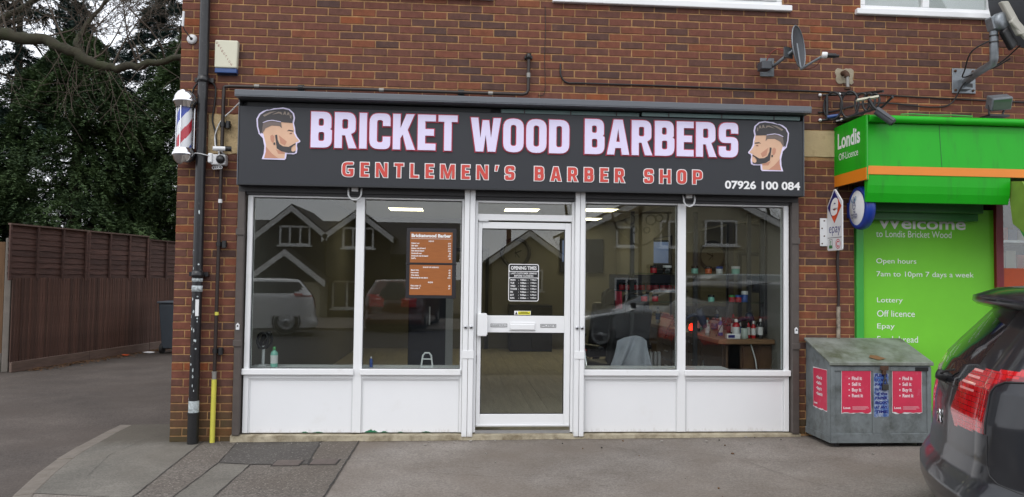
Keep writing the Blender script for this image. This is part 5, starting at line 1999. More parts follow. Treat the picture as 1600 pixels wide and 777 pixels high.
b.tube([(BX0 + .505, yb - .02, .68), (BX0 + .505, yb - .014, .755)], .008, 6)
b.build('padlock', mat('old padlock', c3('4d4b47'), .5, metal=.5, var=.2), nb, bev=.004)
b = MB()
b.box(BX0 + .80, BX0 + .925, yb - .0095, yb - .0072, zf - .083, zf - .049)
b.build('maker_plate', 'black', nb)
for x in (BX0 + .08, BX0 + .48, BX1 - .08):
    b = MB()
    b.tube([(x, BY0 + .05, bz), (x, BY0 + .05, bz + .034)], .022, 10)
    b.tube([(x, BY1 - .05, bz), (x, BY1 - .05, bz + .034)], .022, 10)
    b.build('foot', 'black', nb)
lf = MB()                                # a dead leaf and a dropping on the lid
def on_lid(x, y):
    return zf - .004 + (y - (BY0 - .022)) / (BY1 + .005 - (BY0 - .022)) * (zt + .004 - (zf - .004))
lf.add([(6.40, -.46, on_lid(6.4, -.46) + .012), (6.47, -.50, on_lid(6.47, -.5) + .006), (6.545, -.49, on_lid(6.5, -.49) + .014), (6.48, -.44, on_lid(6.48, -.44) + .020), (6.43, -.42, on_lid(6.43, -.42) + .016)], [(0, 1, 3), (1, 2, 3), (0, 3, 4)])
tag(lf.build('dead_leaf', 'leafbrown'), 'curled dead leaf lying on the steel bin lid', 'leaf')

# ================================================================== CARS
def in_poly(x, y, P):
    c = False
    j = len(P) - 1
    for i in range(len(P)):
        if (P[i][1] > y) != (P[j][1] > y) and x < (P[j][0] - P[i][0]) * (y - P[i][1]) / (P[j][1] - P[i][1]) + P[i][0]:
            c = not c
        j = i
    return c

HATCH = dict(zb=.10, zr=[.10, .17, .24, .30, .36, .41, .50, .72, .9, 1.0, 1.1, 1.3, 1.42], xr=[.05, -.02, -.045, -.045, -.015, .02, .035, .045, .08, .13, .21, .38, .48],
             zf=[.2, .3, .55, .70, .80, .90, .96, 1.0, 1.2, 1.42], xf=[4.15, 4.27, 4.30, 4.22, 4.05, 3.5, 3.15, 3.02, 2.55, 2.0],
             hz=[.2, .5, .9, 1.0, 1.2, 1.42], hw=[.86, .89, .89, .87, .77, .67], ztop=1.42, crown=.055, bowr=.14,
             light=[(.39, .985), (.28, .88), (.22, .72), (.30, .64), (.70, .665), (.69, .78), (.68, .87), (.70, .93), (.74, .955), (.83, .965), (1.15, .97), (1.15, 1.03), (.78, 1.02), (.6, 1.0)],
             rear=lambda t, z: .86 < z < 1.34 and t < .44 - max(0, z - .95) * .55,
             side=[(.80, 1.055), (.66, 1.075), (.56, 1.13), (.47, 1.22), (.46, 1.30), (.6, 1.36), (2.6, 1.35), (3.05, 1.055)], wheels=(.85, 3.45), wb=.32)
SALOON = dict(zr=[.2, .3, .5, .7, .85, .95, 1.0, 1.2, 1.36], xr=[.05, -.02, .0, .02, .06, .3, .75, 1.15, 1.5],
              zf=[.2, .3, .5, .65, .75, .82, .9, 1.0, 1.2, 1.36], xf=[4.4, 4.55, 4.6, 4.5, 4.2, 3.7, 3.25, 3.05, 2.6, 2.2],
              hz=[.2, .5, .85, .95, 1.2, 1.36], hw=[.85, .89, .88, .84, .72, .60], ztop=1.36, crown=.05, bowr=.14,
              light=[(.35, .62), (.35, .82), (.95, .80), (.9, .66)], rear=lambda t, z: .97 < z < 1.30 and t < .55,
              side=[(1.0, .99), (1.15, 1.25), (1.4, 1.31), (2.6, 1.30), (3.1, .99)], wheels=(.95, 3.7), wb=.32)
VAN = dict(zr=[.2, .3, .5, .55, 1.0, 1.5, 1.75], xr=[.02, -.02, -.02, .02, .03, .08, .2],
           zf=[.2, .35, .6, .85, 1.0, 1.1, 1.4, 1.75], xf=[4.5, 4.6, 4.6, 4.5, 4.2, 3.75, 3.2, 2.7],
           hz=[.2, .5, 1.0, 1.75], hw=[.9, .93, .93, .80], ztop=1.75, crown=.06, bowr=.08,
           light=[(.72, .7), (.72, 1.15), (1.0, 1.15), (1.0, .7)], rear=lambda t, z: 1.05 < z < 1.6 and t < .66,
           side=[(1.15, 1.08), (1.2, 1.55), (3.2, 1.55), (3.75, 1.08)], wheels=(.95, 3.75), wb=.33)

def lens_lines(m):
    """the moulded grid inside a lamp lens"""
    t = m.node_tree
    b = t.nodes['Principled BSDF']
    src = b.inputs['Base Color'].links[0].from_socket
    n, l = t.nodes.new, t.links.new
    co = n('ShaderNodeTexCoord')
    sp_ = n('ShaderNodeSeparateXYZ')
    l(co.outputs['Object'], sp_.inputs['Vector'])
    ad = n('ShaderNodeMath')
    ad.operation = 'SUBTRACT'
    l(sp_.outputs['X'], ad.inputs[0])
    l(sp_.outputs['Y'], ad.inputs[1])
    mp_ = n('ShaderNodeCombineXYZ')
    l(ad.outputs['Value'], mp_.inputs['X'])
    l(sp_.outputs['Z'], mp_.inputs['Y'])
    br = n('ShaderNodeTexBrick')
    br.inputs['Scale'].default_value = 1
    br.inputs['Brick Width'].default_value = .055
    br.inputs['Row Height'].default_value = .03
    br.inputs['Mortar Size'].default_value = .0022
    br.offset = 0
    br.inputs['Color1'].default_value = (1, 1, 1, 1)
    br.inputs['Color2'].default_value = (.86, .86, .86, 1)
    br.inputs['Mortar'].default_value = (.5, .42, .42, 1)
    l(mp_.outputs['Vector'], br.inputs['Vector'])
    x = n('ShaderNodeMix')
    x.data_type = 'RGBA'
    x.blend_type = 'MULTIPLY'
    x.inputs['Factor'].default_value = 1
    l(src, x.inputs['A'])
    l(br.outputs['Color'], x.inputs['B'])
    l(x.outputs['Result'], b.inputs['Base Color'])
lens_lines(M['lightred'])

def make_car(label, loc, rot, D, paint, fine, cat='car', group=None):
    root = thing('parked_car', label, cat, loc, rot, group)
    Rr = .30
    dz = .0125 if fine else .05
    Z = list(np.arange(D.get('zb', .2), D['ztop'] + 1e-6, dz))
    def pt(z, i, n):
        pass
    def contour(z):
        xr_, xf_, h = np.interp(z, D['zr'], D['xr']), np.interp(z, D['zf'], D['xf']), np.interp(z, D['hz'], D['hw'])
        a = h - Rr
        arc = Rr * math.pi / 2
        st = .0125 if fine else .08
        out = []
        for t in np.linspace(0, a, max(4, int(.57 / st)), endpoint=False):
            out.append((xr_ + D['bowr'] * (t / h) ** 2, -t, t))
        xb = xr_ + D['bowr'] * (a / h) ** 2
        for th in np.linspace(0, math.pi / 2, max(5, int(.47 / st)), endpoint=False):
            out.append((xb + Rr * 1.15 * (1 - math.cos(th)), -(a + Rr * math.sin(th)), a + Rr * th))
        x0 = xb + Rr * 1.15
        bf = .30
        x1 = xf_ - bf * (a / h) ** 2 - Rr * 1.15
        for k in range(60 if fine else 34):
            u = k / (60 if fine else 34)
            if fine:
                u = u ** 1.9
            out.append((x0 + (x1 - x0) * u, -h, a + arc + (x1 - x0) * u))
        sl = x1 - x0
        for th in np.linspace(0, math.pi / 2, 7, endpoint=False):
            out.append((x1 + Rr * 1.15 * math.sin(th), -(a + Rr * math.cos(th)), 50 + th))
        for t in np.linspace(a, 0, 7):
            out.append((xf_ - bf * (t / h) ** 2, -t, 60 + t))
        return out
    C = [contour(z) for z in Z]
    n = len(C[0])
    body, light, rear, side, wind, head, sill = MB(), MB(), MB(), MB(), MB(), MB(), MB()
    groups = {k: ([], [], []) for k in 'blrswhk'}
    for i in range(len(Z) - 1):
        zc = (Z[i] + Z[i + 1]) / 2
        for k in range(n - 1):
            t = (C[i][k][2] + C[i][k + 1][2] + C[i + 1][k][2] + C[i + 1][k + 1][2]) / 4
            xm = (C[i][k][0] + C[i + 1][k + 1][0]) / 2
            g, mi = 'b', 0
            if zc < D.get('zb', .2) + .06:
                g = 'k'
            elif t < 45 and in_poly(t, zc, D['light']):
                g = 'l'
                if D is HATCH:
                    if .30 < t < .50 and zc > .86 and (zc - .86) % .0375 < .02:
                        mi = 1
                    elif t > .5 and (not in_poly(t + .028, zc - .0, D['light']) or (t > .66 and not in_poly(t, zc - .02, D['light']))):
                        mi = 2
            elif t < 45 and D['rear'](t, zc):
                g = 'r'
            elif t < 45 and in_poly(xm, zc, D['side']) and t > .4:
                g = 's'
                if any(abs(xm - q) < .035 for q in (1.75, 2.75)) and not fine:
                    g = 'b'
            elif t > 45 and zc > np.interp(.5, [0, 1], [.97, 1.02]) and zc < D['ztop'] - .08:
                g = 'w'
            elif 48 < t < 60.75 and .60 < zc < .74 and t > 50.6:
                g = 'h'
            vs, fs_, ms = groups[g]
            for s in (1, -1):
                o = len(vs)
                q = [(C[i][k], Z[i]), (C[i][k + 1], Z[i]), (C[i + 1][k + 1], Z[i + 1]), (C[i + 1][k], Z[i + 1])]
                vs += [(round(p[0], 5), round(s * p[1], 5), round(float(z), 5)) for p, z in q]
                f = (o, o + 1, o + 2, o + 3)
                fs_.append(f if s == 1 else f[::-1])
                ms.append(mi)
    # roof crown and floor
    vs, fs_, ms = groups['b']
    last = C[-1]
    prev = [(p[0], p[1], Z[-1]) for p in last]
    cx = (last[0][0] + last[-1][0]) / 2
    for q in range(1, 7):
        sc = math.cos(q / 6 * math.pi / 2)
        cur = [(cx + (p[0] - cx) * (sc * .5 + .5 if q < 6 else .5) if False else cx + (p[0] - cx) * sc, p[1] * sc, Z[-1] + D['crown'] * math.sin(q / 6 * math.pi / 2)) for p in last]
        for k in range(n - 1):
            for s in (1, -1):
                o = len(vs)
                vs += [(round(a[0], 5), round(s * a[1], 5), round(float(a[2]), 5)) for a in (prev[k], prev[k + 1], cur[k + 1], cur[k])]
                f = (o, o + 1, o + 2, o + 3)
                fs_.append(f if s == 1 else f[::-1])
                ms.append(0)
        prev = cur
    spec = dict(b=('body', [paint]), l=('tail_light', ['lightred', 'lightpink', 'lightdark']), r=('rear_window', ['carglass']), s=('side_window', ['carglass']), w=('windscreen', ['carglass']), h=('headlight', ['chrome']), k=('sill', ['black']))
    for g, (nm, mats) in spec.items():
        vs, fs_, ms = groups[g]
        sides = (None,) if g in 'brwk' else (1, -1)
        for sd2 in sides:
            b = MB()
            idx = {}
            for f, mi in zip(fs_, ms):
                p = [vs[i] for i in f]
                if sd2 and sum(q[1] for q in p) * -sd2 < 0:
                    continue
                ids = []
                for q in p:
                    if q not in idx:
                        idx[q] = len(b.v)
                        b.v.append(q)
                    ids.append(idx[q])
                b.f.append(ids)
                b.mi.append(mi)
                b.sm.append(True)
            if b.f:
                b.build(nm, mats, root, local=True)
    for xw in D['wheels']:
        for s in (1, -1):
            b = MB()
            y = s * (np.interp(.4, D['hz'], D['hw']) + .004)
            rw = D['wb']
            b.lathe([(rw - .10, -.20), (rw - .02, -.20), (rw, -.17), (rw, -.03), (rw - .02, 0), (rw - .10, .002)], (xw, y, rw), (0, s, 0), 28)
            wh = b.build('wheel', 'rubber', root, local=True)
            b = MB()
            b.lathe([(0, .006), (.06, .006), (.07, -.012), (rw - .13, -.008), (rw - .10, .006), (rw - .095, .0)], (xw, y, rw), (0, s, 0), 20)
            b.build('rim', 'alu', wh, local=True)
            b = MB()
            b.lathe([(rw + .045, -.24), (rw + .045, .003), (rw + .005, .003), (rw + .005, -.24)], (xw, y, rw), (0, s, 0), 28)
            b.build('wheel_arch', 'black', root, local=True)
    return root

def plate_and_mirror(root, D):
    for s in (1, -1):
        b = MB()
        h = np.interp(1.0, D['hz'], D['hw'])
        b.obox((2.95, s * (h + .09), 1.0), (.05, 0, 0), (0, .10, 0), (0, 0, .07))
        b.build('wing_mirror', 'black', root, bev=.02, seg=2, local=True)

dark_car = make_car('dark grey family car parked nose out with its red tail lamp towards the green shop', (5.62, -2.55, .09), R(-24), HATCH, 'carpaint', True)
D = HATCH
def on_car(t, z, out=0.):
    xr_, h = np.interp(z, D['zr'], D['xr']), np.interp(z, D['hz'], D['hw'])
    a = h - .30
    s = 1 if t >= 0 else -1
    t = abs(t)
    if t < a:
        q = (xr_ + D['bowr'] * (t / h) ** 2 - out, -t)
    else:
        xb = xr_ + D['bowr'] * (a / h) ** 2
        th = min(math.pi / 2, (t - a) / .30)
        q = (xb + .345 * (1 - math.cos(th)) - out * math.cos(th), -(a + (.30 + out) * math.sin(th)))
        if t > a + .30 * math.pi / 2:
            q = (xb + .345 + t - a - .30 * math.pi / 2, -h - out)
    return (q[0], q[1] * s, z)
def seam(pts, r=.0035):
    P = []
    for i in range(len(pts) - 1):
        for k in range(8):
            u = k / 8
            P.append(on_car(pts[i][0] * (1 - u) + pts[i + 1][0] * u, pts[i][1] * (1 - u) + pts[i + 1][1] * u, .0005))
    P.append(on_car(*pts[-1], .0005))
    b = MB()
    b.tube(P, r, 6)
    b.build('shut_line', 'black', dark_car, local=True)
seam([(.715, .66), (.718, .56), (.725, .50), (.745, .455), (.79, .425), (.9, .40), (1.2, .385), (1.6, .38)])
seam([(.70, .665), (.692, .78), (.685, .87), (.70, .925), (.74, .952), (.83, .962), (1.15, .965)], .006)
seam([(-.46, .83), (-.2, .845), (0, .85), (.2, .848), (.30, .845)])
b = MB()                                # roof spoiler
def sp(y, x, z): return (x + .16 * (y / .6) ** 2, y, z)
ys = [-.62 + 1.24 * i / 24 for i in range(25)]
sec = [(.245, 1.372), (.25, 1.405), (.38, 1.452), (.75, 1.488), (.75, 1.44), (.50, 1.335), (.40, 1.318), (.27, 1.352)]
v = [sp(y, x, z - .035 * (y / .62) ** 2) for y in ys for x, z in sec]
m = len(sec)
b.add(v, [(i * m + k, (i + 1) * m + k, (i + 1) * m + (k + 1) % m, i * m + (k + 1) % m) for i in range(24) for k in range(m)], 0, True)
b.add(v[:m], [tuple(range(m))])
b.add(v[-m:], [tuple(range(m))])
b.build('spoiler', 'carpaint', dark_car, local=True)
b = MB()
p = Vector(on_car(-.02, .885, .0))
b.lathe([(.035, 0), (.036, .03), (.028, .055), (0, .062)], p, (-.95, 0, .3), 14)
b.tube([p + Vector((-.045, 0, .01)), Vector(on_car(.06, .93, .03)), Vector(on_car(.16, .95, .02))], .007, 8)
b.build('rear_wiper', 'black', dark_car, local=True)
b = MB()
for P in ([(-.06, .66), (-.02, .645), (.02, .655), (.06, .64)], [(-.02, .645), (-.03, .62), (-.05, .60)], [(.02, .655), (.03, .62), (.06, .605)], [(-.06, .66), (-.075, .64)], [(.0, .65), (.01, .675), (-.02, .68)]):
    b.tube([on_car(t, z, .006) for t, z in P], .006, 6)
b.build('emblem', 'chrome', dark_car, local=True)
plate_and_mirror(dark_car, HATCH)
# the street opposite: parked cars the panes reflect
white = mat('white car paint', (.72, .72, .73), .25, var=.02, coat=1)
silver = mat('silver car paint', (.45, .47, .48), .25, metal=.5, var=.02, coat=1)
redp = mat('red car paint', c3('4a1212'), .25, var=.02, coat=1)
c1 = make_car('white hatchback parked on the drive of the dark gabled house opposite', (-1.25, -13.8, .02), R(165), HATCH, white, False, group='cars parked across the street')
c2 = make_car('silver saloon parked across the street, nose towards the dark house', (9.6, -10.6, -.05), R(180), SALOON, silver, False, group='cars parked across the street')
c3_ = make_car('pale grey van parked across the street by the cream house', (12.2, -13.6, -.05), R(180), VAN, mat('pale grey van paint', (.30, .33, .32), .3, var=.02, coat=1), False, cat='van', group='cars parked across the street')
c4 = make_car('dark red hatchback parked nose in across the street before the dark gabled house', (.75, -14.4, .02), R(-84), HATCH, redp, False, group='cars parked across the street')
for c_, d_ in ((c1, HATCH), (c2, SALOON), (c3_, VAN), (c4, HATCH)):
    plate_and_mirror(c_, d_)

# ================================================================== ALLEY: FENCES, BIN, TREES
FA, FB = Vector((-4.42, 5.55, -.045)), Vector((-3.20, 11.6, -.045))
fd = (FB - FA).normalized()
fn_ = Vector((fd.y, -fd.x, 0))           # towards the alley
FL_ = (FB - FA).length
fe = thing('wooden_fence', 'long dark brown fence of upright boards topped with lapped panels', 'fence', FA)
def fpt(s, o, z): return FA + fd * s + fn_ * o + Vector((0, 0, z))
ang = math.atan2(fd.y, fd.x)
rnd = random.Random(21)
sl = []
for q in range(6):                       # upright boards share six meshes
    b = MB()
    w_ = .050 + .003 * q / 5
    b.box(-w_ / 2, w_ / 2, -.012, .0, .17, 1.50 + rnd.uniform(-.012, .012))
    b.box(-w_ / 2, -w_ / 2 + .016, -.016, -.0125, .17, 1.49)
    me = bpy.data.meshes.new('fence_slat')
    me.from_pydata(b.v, [], b.f)
    me.materials.append(M['fencedark'])
    sl.append(me)
s = -.22
while s < FL_ - .03:
    share('fence_slat', rnd.choice(sl), fe, fpt(s, .02 + rnd.uniform(-.003, .003), 0), (0, rnd.uniform(-.004, .004), ang))
    s += .0585
b = MB()
for z in (.45, 1.2):
    b.obox(fpt(FL_ / 2, -.03, z), fd * (FL_ / 2), fn_ * .03, Vector((0, 0, .04)))
b.build('rail', 'fencedark', fe)
s = -.24
while s < FL_ - .1:
    b = MB()
    b.obox(fpt(s + .9, .03, .085), fd * .895, fn_ * .022, Vector((0, 0, .083)))
    b.build('gravel_board', 'gravelboard', fe, bev=.006)
    s += 1.8
# lapped panels above: battens and boards, each panel with its own lean and height
s = -.35
pi_ = 0
while s < FL_ - .05:
    w_ = 1.80
    top = 2.36 - .03 * pi_ + rnd.uniform(-.03, .02)
    drop = rnd.uniform(-.03, .0) if pi_ else -.01
    nb_ = 9
    for k in range(nb_):
        z0 = 1.475 + (top - 1.475) * k / nb_
        h_ = (top - 1.475) / nb_ * .62
        b = MB()
        segs = 10
        v = []
        for i in range(segs + 1):
            ss = s + .02 + (w_ - .04) * i / segs
            zz = z0 + h_ + drop * i / segs + rnd.uniform(-.008, .008)
            for (o, dzz) in ((-.035, h_), (-.020, -h_), (-.030, -h_)):
                v.append(fpt(ss, o + .03, zz + dzz))
        f = []
        for i in range(segs):
            for j in range(2):
                f.append((i * 3 + j, (i + 1) * 3 + j, (i + 1) * 3 + j + 1, i * 3 + j + 1))
        b.add(v, f)
        b.build('lapped_board', 'fencelap', fe)
    for i in range(4):
        ss = s + .03 + (w_ - .06) * i / 3
        b = MB()
        b.obox(fpt(ss, .03, (1.475 + top) / 2 + drop * i / 3), fd * .020, fn_ * .012, Vector((0, 0, (top - 1.475) / 2 + .01)))
        b.build('batten', 'fencelap', fe)
    b = MB()
    b.obox(fpt(s + w_ / 2, .02, top + .025 + drop / 2), fd * (w_ / 2 - .01), fn_ * .028, Vector((0, 0, .012)) )
    b.build('capping', 'fencelap' if pi_ % 3 == 2 else 'gravelboard', fe)
    s += w_ + .015
    pi_ += 1
# lighter fence to the left, ending in a concrete post
lf_ = thing('wooden_fence', 'lighter brown board fence held by a pale concrete post', 'fence', (-4.45, 5.42, -.045))
dl = Vector((-.93, -.36, 0)).normalized()
nl = Vector((-dl.y, dl.x, 0))
P0 = Vector((-4.575, 5.42, -.045))
b = MB()
b.obox(P0 + Vector((0, 0, 1.07)), dl * .045, nl * .05, Vector((0, 0, 1.07)))
b.build('post', 'fencepost', lf_, bev=.012, seg=2)
for i in range(3):
    if i:
        b = MB()
        b.obox(P0 + dl * (1.86 * i) + Vector((0, 0, 1.07)), dl * .045, nl * .05, Vector((0, 0, 1.07)))
        b.build('post', 'fencepost', lf_, bev=.012, seg=2)
    b = MB()
    b.obox(P0 + dl * (1.86 * i + .93) + Vector((0, 0, .15)), dl * .872, nl * .025, Vector((0, 0, .15)))
    b.build('gravel_board', 'fencepost', lf_, bev=.006)
    for k in range(16):
        b = MB()
        b.obox(P0 + dl * (1.86 * i + .053 + .1095 * (k + .5)) + nl * (-.012 * (k % 2)) + Vector((0, 0, 1.19 + rnd.uniform(-.006, .006))), dl * .053, nl * .009, Vector((0, 0, .888)))
        b.build('fence_board', 'fencelight', lf_)
# wheeled bin against the pier's far end
wb = thing('wheelie_bin', 'grey wheelie bin half hidden behind the brick pier in the alley', 'bin', (-3.02, 8.55, -.045))
b = MB()
zz = [(.10, .24, .26), (.95, .29, .33), (1.0, .29, .33)]
v = []
for z, hx_, hy_ in zz:
    v += [(-3.02 - hx_, 8.55 - hy_, z - .045), (-3.02 + hx_, 8.55 - hy_, z - .045), (-3.02 + hx_, 8.55 + hy_, z - .045), (-3.02 - hx_, 8.55 + hy_, z - .045)]
b.add(v, [(0, 1, 5, 4), (1, 2, 6, 5), (2, 3, 7, 6), (3, 0, 4, 7), (4, 5, 9, 8), (5, 6, 10, 9), (6, 7, 11, 10), (7, 4, 8, 11), (3, 2, 1, 0), (8, 9, 10, 11)])
b.build('body', 'wheelie', wb, bev=.02, seg=2)
b = MB()
b.box(-3.34, -2.70, 8.19, 8.91, .958, 1.0)
b.build('lid', 'wheelie', wb, bev=.015, seg=2)
for x in (-3.27, -2.79):
    b = MB()
    b.tube([(x - .03, 8.36, .055), (x + .03, 8.36, .055)], .10, 16)
    b.build('wheel', 'rubber', wb)
# leaf litter along the fence foot
rg = np.random.default_rng(5)
b = MB()
for i in range(1500):
    s_, o_ = rg.uniform(0, FL_), abs(rg.normal(0, .16)) + .05
    c = fpt(s_, o_, .004 + rg.uniform(0, .02))
    a = rg.uniform(0, 6.28)
    l_, w_ = rg.uniform(.012, .035), rg.uniform(.008, .018)
    d1 = Vector((math.cos(a), math.sin(a), rg.uniform(-.4, .4))) * l_
    d2 = Vector((-math.sin(a), math.cos(a), rg.uniform(-.4, .4))) * w_
    b.add([c - d1, c + d2, c + d1, c - d2], [(0, 1, 2, 3)])
b.build('leaf_litter', 'leafbrown', kind='stuff')
for (s_, o_, m_, lab, sx_) in ((2.9, .33, 'white', 'crumpled white wrapper in the leaf litter by the fence', .07), (2.35, .22, 'orangeposter', 'orange scrap of wrapper in the leaf litter by the fence', .05), (4.4, .35, 'white', 'small white scrap of paper at the far end of the fence', .045)):
    b = MB()
    c = fpt(s_, o_, .02)
    rn = random.Random(int(s_ * 10))
    v = [(c.x + (i - 1.5) * sx_ * .9 + rn.uniform(-.01, .01), c.y + (j - 1) * sx_ + rn.uniform(-.01, .01), c.z + rn.uniform(-.012, .025)) for j in range(3) for i in range(4)]
    b.add(v, [(j * 4 + i, j * 4 + i + 1, j * 4 + i + 5, j * 4 + i + 4) for j in range(2) for i in range(3)])
    tag(b.build('litter', m_), lab, 'litter')

# ---- foliage: every spray a fan of small tapering leaf faces
def sprays_mesh(name, cents, dirs, n_leaf, L0, W0, droop, seed, m, parent, spread=.5, flat=.35):
    rg = np.random.default_rng(seed)
    n = len(cents)
    C_ = np.repeat(cents, n_leaf, 0)
    Dv = np.repeat(dirs, n_leaf, 0)
    u = np.tile(np.linspace(0, 1, n_leaf), n)
    up_ = np.array([0, 0, 1.])
    sd3 = np.cross(Dv, up_)
    sd3 /= np.linalg.norm(sd3, axis=1, keepdims=True) + 1e-6
    side = np.where(np.arange(n * n_leaf) % 2, 1, -1)[:, None]
    L_ = L0 * rg.uniform(.6, 1.3, (n * n_leaf, 1))
    base = C_ + Dv * (u[:, None] * L0 * 2.2) + up_ * (-(u ** 2)[:, None] * droop) + rg.normal(0, .012, (n * n_leaf, 3))
    ld = Dv * .75 + sd3 * side * spread * rg.uniform(.5, 1.4, (n * n_leaf, 1)) + up_ * rg.normal(-.12, flat * .6, (n * n_leaf, 1))
    ld /= np.linalg.norm(ld, axis=1, keepdims=True)
    nn_ = np.cross(ld, up_ + rg.normal(0, .5, (n * n_leaf, 3)))
    nn_ /= np.linalg.norm(nn_, axis=1, keepdims=True) + 1e-6
    W_ = W0 * rg.uniform(.6, 1.3, (n * n_leaf, 1))
    v = np.stack([base, base + ld * L_ * .5 + nn_ * W_, base + ld * L_, base + ld * L_ * .5 - nn_ * W_], 1).reshape(-1, 3)
    off = OFF.get(parent.name, Vector((0, 0, 0)))
    v -= np.array([off.x, off.y, off.z])
    N_ = n * n_leaf
    me = bpy.data.meshes.new(name)
    me.vertices.add(N_ * 4)
    me.vertices.foreach_set('co', v.ravel())
    me.loops.add(N_ * 4)
    me.loops.foreach_set('vertex_index', np.arange(N_ * 4, dtype=np.int32))
    me.polygons.add(N_)
    me.polygons.foreach_set('loop_start', np.arange(0, N_ * 4, 4, dtype=np.int32))
    me.update(calc_edges=True)
    me.materials.append(M[m])
    o = bpy.data.objects.new(name, me)
    COL.objects.link(o)
    o.parent = parent
    return o

def conifer(label, x, y, h, r, seed, n, m='conifer', base=.4, layered=False, cat='tree', zmin=.0, power=.75, gaps=0.):
    t = thing('conifer_tree', label, cat, (x, y, -.3), group=None)
    rg = np.random.default_rng(seed)
    b = MB()
    b.tube([(x, y, -.3), (x + .05, y, h * .5), (x, y, h * .97)], [.24, .14, .02], 8)
    b.build('trunk', 'bark', t)
    zz = base + (h - base) * rg.uniform(0, 1, n) ** 1.15
    lay = max(.5, h / 16)
    if layered:
        zz = np.round(zz / lay) * lay + rg.normal(0, .10, n)
    a = rg.uniform(0, 2 * np.pi, n)
    rad = r * np.clip(1 - (zz - base) / (h - base), .02, 1) ** power
    # lumpy outline: branch masses swell and shrink with angle and height
    lump = 1 + .22 * np.sin(a * 3 + zz * 1.7 + seed) + .16 * np.sin(a * 7 - zz * 2.9) + .10 * np.sin(zz * 5.1 + a * 2)
    q = rg.uniform(.25, 1, n) ** .45
    if gaps:
        keep = np.sin(a * 4 + zz * 3.3 + seed) + np.sin(zz * 7 + a) + rg.normal(0, .5, n) > -2 + 2.4 * gaps
        zz, a, rad, lump, q = zz[keep], a[keep], rad[keep], lump[keep], q[keep]
    rr_ = rad * lump * q
    sag = -.25 * rr_ * q
    c = np.stack([x + rr_ * np.cos(a), y + rr_ * np.sin(a), zz + sag], 1)
    d = np.stack([np.cos(a + rg.normal(0, .5, len(a))), np.sin(a + rg.normal(0, .5, len(a))), rg.normal(.12 if not layered else .05, .28, len(a))], 1)
    d /= np.linalg.norm(d, axis=1, keepdims=True)
    keep = c[:, 2] > zmin
    sprays_mesh('crown', c[keep], d[keep], 40, .095 if not layered else .14, .0115 if not layered else .013, .20, seed, m, t)
    b = MB()                             # limbs
    for i in range(26):
        z = base + (h - base) * (i + .5) / 28
        an = i * 2.4
        rr2 = r * max(.05, 1 - (z - base) / (h - base)) ** power * .8
        b.tube([(x, y, z), (x + rr2 * .5 * math.cos(an), y + rr2 * .5 * math.sin(an), z - .05), (x + rr2 * math.cos(an), y + rr2 * math.sin(an), z - .25 * rr2)], [.05, .03, .008], 5)
    b.build('limb', 'bark', t, kind='stuff')
    return t
G_ = 'conifers behind the fence'
TR = [('dense dark conifer filling the gap beside the brick pier', -4.3, 13.2, 8.4, 2.8, 11, 10000, 'conifer', .6, False, .6, 0),
      ('broad dark conifer with bright tips over the middle of the fence', -6.7, 11.6, 7.4, 3.0, 12, 11000, 'conifer', .6, False, .62, 0),
      ('drooping dark conifer over the near end of the fence', -9.3, 10.2, 6.4, 2.8, 13, 9000, 'conifer', .6, False, .6, 0),
      ('open blue green cedar with see-through tiers at the left edge', -9.2, 13.5, 10.5, 3.8, 14, 7000, 'cedar', 2.0, True, .45, .42),
      ('tall thin topped cedar behind the mossy bare limb', -5.9, 16.5, 11.0, 3.4, 15, 7000, 'cedar', 2.0, True, .55, .42),
      ('distant dark conifer behind the pier corner', -2.6, 17.5, 9.4, 3.6, 16, 8500, 'conifer', .6, False, .55, 0)]
for (lab, x, y, h, r, sd_, n, m_, bs, ly, pw, gp) in TR:
    conifer(lab, x, y, h, r, sd_, n, m_, bs, ly, power=pw, gaps=gp)

